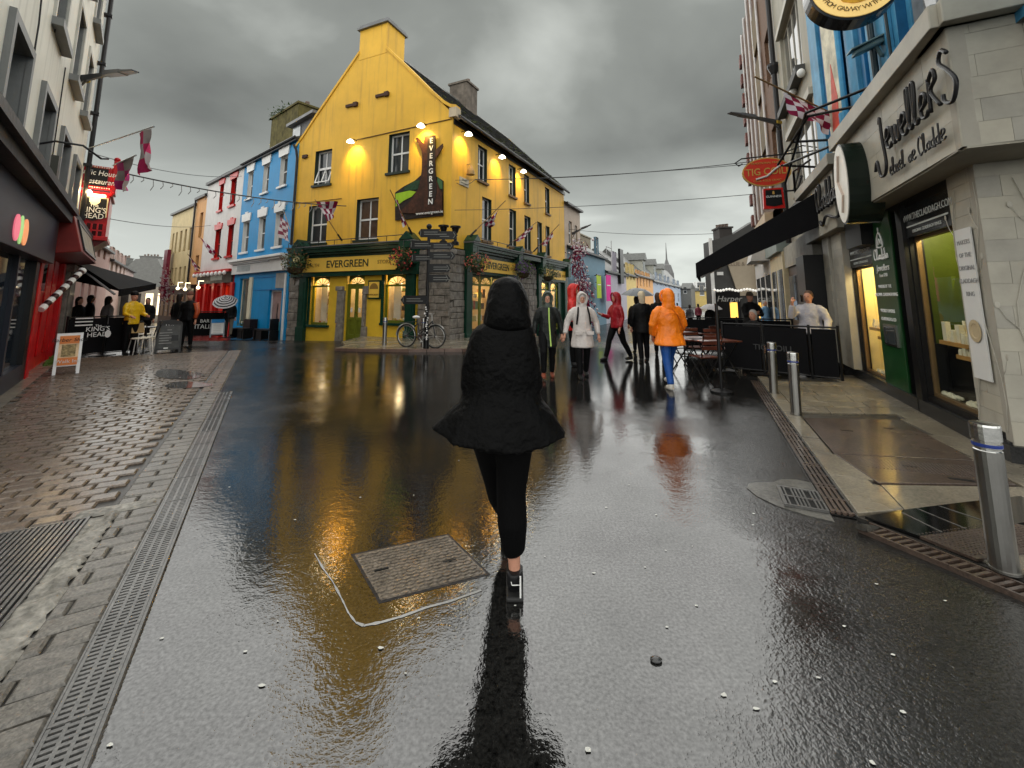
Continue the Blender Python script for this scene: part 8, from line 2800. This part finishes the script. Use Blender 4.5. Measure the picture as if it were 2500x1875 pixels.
for k in range(len(idx) - 1):
    for q in range(n):
        mb.face((idx[k] + q, idx[k + 1] + q, idx[k + 1] + (q + 1) % n, idx[k] + (q + 1) % n))
mb.face([idx[0] + q for q in range(n)])
mb.face([idx[-1] + q for q in range(n - 1, -1, -1)])
for sx in (-1, 1):
    mb.tube([(sx * .12, .01, 1.37), (sx * .152, .02, 1.25), (sx * .172, .03, 1.1), (sx * .15, -.06, 1.03), (sx * .13, -.14, 1.02)], [.066, .074, .07, .062, .052], 12)
mb.build('coat', BCOAT, w_, remesh=.01, wrinkle=.013)
mb = MB(Fw)
mb.loft([(-.03, .01, 1.38, .1, .08), (-.03, .02, 1.42, .142, .12), (-.03, .02, 1.46, .146, .128), (-.032, .02, 1.5, .138, .13), (-.034, .01, 1.57, .128, .128), (-.032, .0, 1.63, .116, .12), (-.03, -.005, 1.69, .09, .1), (-.03, -.01, 1.72, .05, .065), (-.03, -.01, 1.73, .02, .03)], 20)
mb.build('hood', BCOAT, w_, remesh=.012, wrinkle=.016)
SHOE = M('black trainer', (.008, .008, .009), .4, var=.3, scale=20)
for an_ in (rt_ank, lf_ank):
    mb = MB(Fw)
    mb.tube([tuple(an_ + Vector((0, .05, -.035))), tuple(an_ + Vector((0, -.03, -.03))), tuple(an_ + Vector((.005, -.12, -.04))), tuple(an_ + Vector((.01, -.19, -.05)))], [.042, .05, .046, .03], 12)
    mb.tube([tuple(an_ + Vector((0, .025, .03))), tuple(an_ + Vector((0, .02, -.03)))], [.046, .05], 12)
    so_ = mb.build('shoe', SHOE, w_, remesh=.008)
    mb = MB(Fw); mb.hexa([tuple(an_ + Vector(v_)) for v_ in ((-.047, .1, -.084), (.047, .1, -.084), (.05, -.2, -.084), (-.05, -.2, -.084), (-.045, .095, -.062), (.045, .095, -.062), (.048, -.2, -.066), (-.048, -.2, -.066))]); mb.build('sole', M('dark sole', (.02, .02, .02), .5), so_, bevel=.01)
    mb = MB(Fw); mb.box(an_.x - .034, an_.x - .026, an_.y + .07, an_.y + .1, an_.z - .06, an_.z + .03); mb.build('heel_stripe', WHITE, so_)
    mb = MB(Fw); mb.tube([tuple(an_ + Vector((.02, .07, .0))), tuple(an_ + Vector((.015, .072, -.015))), tuple(an_ + Vector((-.03, .07, -.015)))], .003, 4); mb.build('heel_piping', WHITE, so_)

# --- other people
def zip_lime(F, t, P, s):
    mb = MB(F)
    for a, b in (((.02, -.148, 1.44), (.02, -.165, 1.2)), ((.02, -.165, 1.2), (.03, -.17, 1.0)), ((.03, -.17, 1.0), (.05, -.2, .66))):
        a, b = P(*a), P(*b)
        mb.hexa([(a[0] - .012, a[1] - .02, a[2]), (a[0] + .012, a[1] - .02, a[2]), (a[0] + .012, a[1] + .03, a[2]), (a[0] - .012, a[1] + .03, a[2]), (b[0] - .012, b[1] - .02, b[2]), (b[0] + .012, b[1] - .02, b[2]), (b[0] + .012, b[1] + .03, b[2]), (b[0] - .012, b[1] + .03, b[2])])
    mb.build('zip', M('lime zip', (.45, .65, .15), .5), t)


GRN = cloth_mat('dark olive coat', (.008, .01, .009), .5, .1)
person('person in long dark coat with lime zip walking towards the camera', G(1338, 922), 0, 1.7, GRN, legs=((.45, -.1), (-.1, -.25)), hood=cloth_mat('grey green hood', (.06, .075, .06)), hem=.62, flare=.2, extra=zip_lime, shoes=M('rust boot', (.2, .05, .025), .5), arms=[((-.08, .04, -.28), (-.02, -.04, -.26)), ((.09, .02, -.28), (.03, -.02, -.26))])


def straps(F, t, P, s):
    for sx in (-1, 1):
        mb = MB(F); mb.tube([P(sx * .1, -.1, 1.46), P(sx * .125, -.155, 1.3), P(sx * .15, -.14, 1.1)], .018, 6); mb.build('bag_strap', BLK, t)
        mb = MB(F); a = P(sx * .12, -.21, .92); mb.box(a[0] - .075, a[0] + .075, a[1], a[1] + .05, a[2] - .025, a[2] + .04); mb.build('pocket_flap', WCOAT, t)


WCOAT = cloth_mat('pale raincoat', (.55, .5, .47), .4, .3)
person('person in pale hooded raincoat walking towards the camera', G(1424, 921), 4, 1.69, WCOAT, legs=((.25, .12), (-.1, -.3)), hood=WCOAT, hem=.62, flare=.235, bulk=1.08, extra=straps, arms=[((-.13, .02, -.27), (-.07, -.08, -.25)), ((.12, .02, -.27), (.03, -.06, -.27))])
RJ = cloth_mat('red rain jacket', (.5, .015, .012))
person('tall person in bright red hooded jacket behind the pale raincoat', G(1404, 893), 60, 1.88, RJ, hood=RJ, hem=.75, flare=.2, arms=[((-.1, -.1, -.26), (-.05, -.22, -.05)), ((.06, .02, -.29), (.02, -.08, -.26))])
RJ2 = cloth_mat('crimson jacket', (.28, .008, .015))
person('person in crimson hooded jacket striding left with dark trousers', G(1508, 880), -70, 1.75, RJ2, legs=((.42, .25), (-.3, -.5)), hood=RJ2, hem=.86, flare=.19, arms=[((-.05, -.1, -.28), (.03, -.24, .08)), ((.06, .02, -.29), (.02, -.1, -.25))])
person('person in black coat and cream woolly hat seen from behind', G(1572, 884), 180, 1.72, BLK, legs=((.12, -.05), (-.15, -.2)), hat=cloth_mat('cream wool', (.6, .5, .34), .8, 0), hair=(M('pale hair', (.5, .42, .3), .6), .05), hem=.72, flare=.2, bulk=1.05, face=False)
person('bare-headed brown-haired person in black beside the cream hat', G(1612, 866), 165, 1.72, BLK, legs=((.1, 0), (-.1, -.1)), hair=(M('brown hair', (.07, .035, .02), .5), .08), hem=.8, flare=.19, face=False)
OR = cloth_mat('orange raincoat', (.85, .2, .008), .4, .3)


def cape(F, t, P, s):
    mb = MB(F)
    mb.tube([P(-.15, .15, 1.3), P(-.05, .165, 1.335), P(.06, .165, 1.335), P(.16, .15, 1.29)], .008, 5); mb.build('yoke_seam', OR, t)
    mb = MB(F); mb.tube([P(.05, .1, 1.5), P(-.1, .16, 1.3), P(-.22, .1, 1.05)], .011, 5); mb.build('bag_strap', M('orange strap', (.5, .1, .01), .5), t)


JEAN = cloth_mat('blue jeans', (.012, .07, .28), .6, .1)
person('person in orange hooded raincoat and blue jeans walking away', G(1640, 947), 186, 1.74, OR, legs=((.5, .2), (-.14, -.28)), bottoms=JEAN, shoes=M('white trainer', (.6, .56, .5), .5), hood=OR, hem=.76, flare=.25, bulk=1.16, extra=cape, face=False, arms=[((-.09, -.02, -.27), (.05, -.14, -.22)), ((.09, -.02, -.27), (-.05, -.14, -.22))])
SHIRT = cloth_mat('pale grey polo', (.36, .35, .38), .7, 0)
pm = at(1980, 800, 8.9); pm.z = 0


def phone(F, t, P, s):
    mb = MB(F); a = P(-.075, -.12, 1.6); mb.box(a[0] - .012, a[0] + .012, a[1] - .04, a[1] + .03, a[2] - .07, a[2] + .07); mb.build('phone', BLACK, t)


person('stout man in pale grey polo shirt holding a phone to his ear', pm, -55, 1.72, SHIRT, hair=(M('short brown hair', (.1, .06, .04), .6), -.1), hem=.86, flare=.23, bulk=1.16, extra=phone, arms=[((-.06, -.2, -.2), (.06, -.08, .28)), ((.12, -.02, -.27), (.02, -.16, -.2))])
DK = cloth_mat('charcoal jumper', (.015, .015, .016), .8, 0)
pm = at(1836, 800, 12.0); pm.z = 0
person('dark figure in flat cap with folded arms behind the right barrier', pm, 10, 1.72, DK, hat=cloth_mat('tweed cap', (.1, .08, .06), .9, 0), arms=[((-.08, -.08, -.27), (.2, -.14, .06)), ((.08, -.08, -.27), (-.2, -.14, .03))], bulk=1.1)
pm = at(1872, 800, 19); pm.z = gz(19)
person('distant person in light blue shirt beside the cream shop', pm, 20, 1.72, cloth_mat('light blue shirt', (.2, .36, .55), .7, 0), hair=(M('grey hair', (.4, .38, .36), .6), -.1), vox=.02)
pm = at(1840, 800, 10.6); pm.z = -.42
person('grey-haired seated drinker low behind the right barrier', pm, -60, 1.7, DK, hair=(M('silver hair', (.45, .43, .4), .6), 0))
# left-hand terrace
YJ = cloth_mat('yellow rain jacket', (.65, .4, .01))
person('waiter in yellow jacket and dark cap beside the pub windbreak', G(312, 866), 75, 1.74, YJ, hat=BLK, hem=.84, flare=.19, arms=[((-.07, -.08, -.27), (.02, -.22, -.06)), ((.07, -.05, -.28), (-.02, -.2, -.05))])
pm = at(258, 800, 13.6); pm.z = 0
person('person with long dark hair and grey top behind pub windbreak', pm, 160, 1.62, cloth_mat('mid grey top', (.3, .28, .28), .7, 0), hair=(HAIRD, .28), face=False)
pm = at(214, 800, 14.2); pm.z = 0
person('dark dressed person under the left edge of the black awning', pm, 150, 1.66, BLK, hair=(HAIRD, 0), face=False)
pm = at(186, 800, 13.0); pm.z = 0
person('dark figure beside the pub doorway on the left', pm, 100, 1.6, BLK, hair=(HAIRD, .05), face=False)
pm = at(354, 800, 17); pm.z = gz(17)
person('dark-haired passer-by behind the bistro chairs', pm, 30, 1.66, BLK, hair=(HAIRD, .1), vox=.02)
ORS = cloth_mat('burnt orange sleeve', (.42, .07, .02))


def sleeves(F, t, P, s):
    mb = MB(F); mb.tube([P(.19, 0, 1.42), P(.25, .02, 1.13), P(.25, -.08, .92)], [.088, .075, .055], 10); mb.build('orange_sleeve', ORS, t, smooth=True)


person('bearded man in black gilet with burnt orange sleeves and beanie', G(452, 849), 8, 1.76, BLK, hat=cloth_mat('rust beanie', (.14, .06, .045), .9, 0), legs=((.1, 0), (-.05, -.1)), hem=.84, flare=.19, extra=sleeves)
person('dark-clad person beside the man with orange sleeves', G(428, 846), 170, 1.72, BLK, hair=(HAIRD, .06), face=False)
STRW = M('umbrella white', (.36, .35, .36), .5)
STRB = M('umbrella black', (.015, .015, .018), .5)


def umbrella(label, p, r, mats, tilt=(0, 0), bands=9, stick=1.0, name='umbrella'):
    F = frame_at((p.x, p.y, p.z))
    t = thing(name, F, label, 'umbrella')
    n = 16
    mb = MB(F)
    prev = None
    def q(rr_, a):
        x, y = rr_ * r * math.cos(a), rr_ * r * math.sin(a)
        sc_ = 1 - .05 * (1 - abs(math.cos(a * 4)))
        z = -.42 * r * rr_ ** 2
        return (x * sc_, y * sc_, z + tilt[0] * x + tilt[1] * y)
    for k in range(bands):
        mb.mi = k % 2
        for j in range(n):
            a0, a1 = 6.2832 * j / n, 6.2832 * (j + 1) / n
            r0, r1 = k / bands, (k + 1) / bands
            mb.poly([q(r0, a0), q(r1, a0), q(r1, a1), q(r0, a1)] if k else [q(0, 0), q(r1, a0), q(r1, a1)])
    mb.build('canopy', mats, t, smooth=False)
    mb = MB(F); mb.tube([(0, 0, .06), (tilt[0] * .0, 0, -stick)], .01, 6); mb.build('shaft', DKIRON, t)
    mb = MB(F)
    for j in range(8):
        a0 = 6.2832 * j / 8
        mb.tube([q(.0, a0), q(.5, a0), q(1, a0)], .006, 4)
    mb.build('ribs', DKIRON, t)


pu = G(556, 822, -.2)
person('man in black jumper under the striped umbrella', pu, 20, 1.74, BLK, bottoms=cloth_mat('tan trousers', (.2, .16, .12), .8, 0), hat=BLK, arms=[((-.05, -.12, -.25), (.05, -.12, .2)), ((.06, .02, -.29), (.02, -.08, -.26))])
umbrella('black and white striped umbrella in front of the red pub', at(551, 726, 18.3), .46, [STRW, STRB], (-.25, .55), 11, .9)
umbrella('grey umbrella over the group in right street', at(1556, 703, 12.6), .48, [M('umbrella grey', (.14, .15, .16), .4)] * 2, (0, .1), 6, .6)
pm = at(1556, 800, 12.7); pm.z = 0
person('dark figure holding the grey umbrella', pm, 180, 1.62, BLK, hair=(HAIRD, 0), face=False, arms=[((-.06, -.1, -.26), (.05, -.05, .28)), ((.06, .02, -.29), (.02, -.08, -.26))])
umbrella('small white umbrella far along right street', at(1736, 742, 20), .5, [STRW, STRW], (0, .1), 5, .6)
pm = at(1736, 800, 20.1); pm.z = gz(20)
person('far person under the white umbrella', pm, 0, 1.6, BLK, vox=.02, face=False, hair=(HAIRD, 0))
for k, (px, d, c) in enumerate(((1685, 30, (.03, .03, .035)), (1706, 34, (.2, .03, .05)), (1655, 40, (.1, .1, .12)))):
    pm = at(px, 780, d); pm.z = gz(d)
    person(['far passer-by in black past the orange raincoat', 'far passer-by in maroon near the street end', 'far passer-by in grey near the street end'][k], pm, 180, 1.72, cloth_mat('far coat %d' % k, c), vox=.03, face=False, hair=(HAIRD, 0))
# ------------------------------------------------------------------ lettering curves become plain meshes
bpy.context.view_layer.update()
dg = bpy.context.evaluated_depsgraph_get()
fonts = [o for o in scene.objects if o.type == 'FONT']
pairs = []
for o in fonts:
    pairs.append((o, bpy.data.meshes.new_from_object(o.evaluated_get(dg)), o.parent, o.matrix_local.copy()))
for o, me, par, ml in pairs:
    nm = o.name.split('.')[0]
    bpy.data.objects.remove(o, do_unlink=True)
    n = bpy.data.objects.new(nm, me)
    scene.collection.objects.link(n)
    n.parent = par
    n.matrix_local = ml
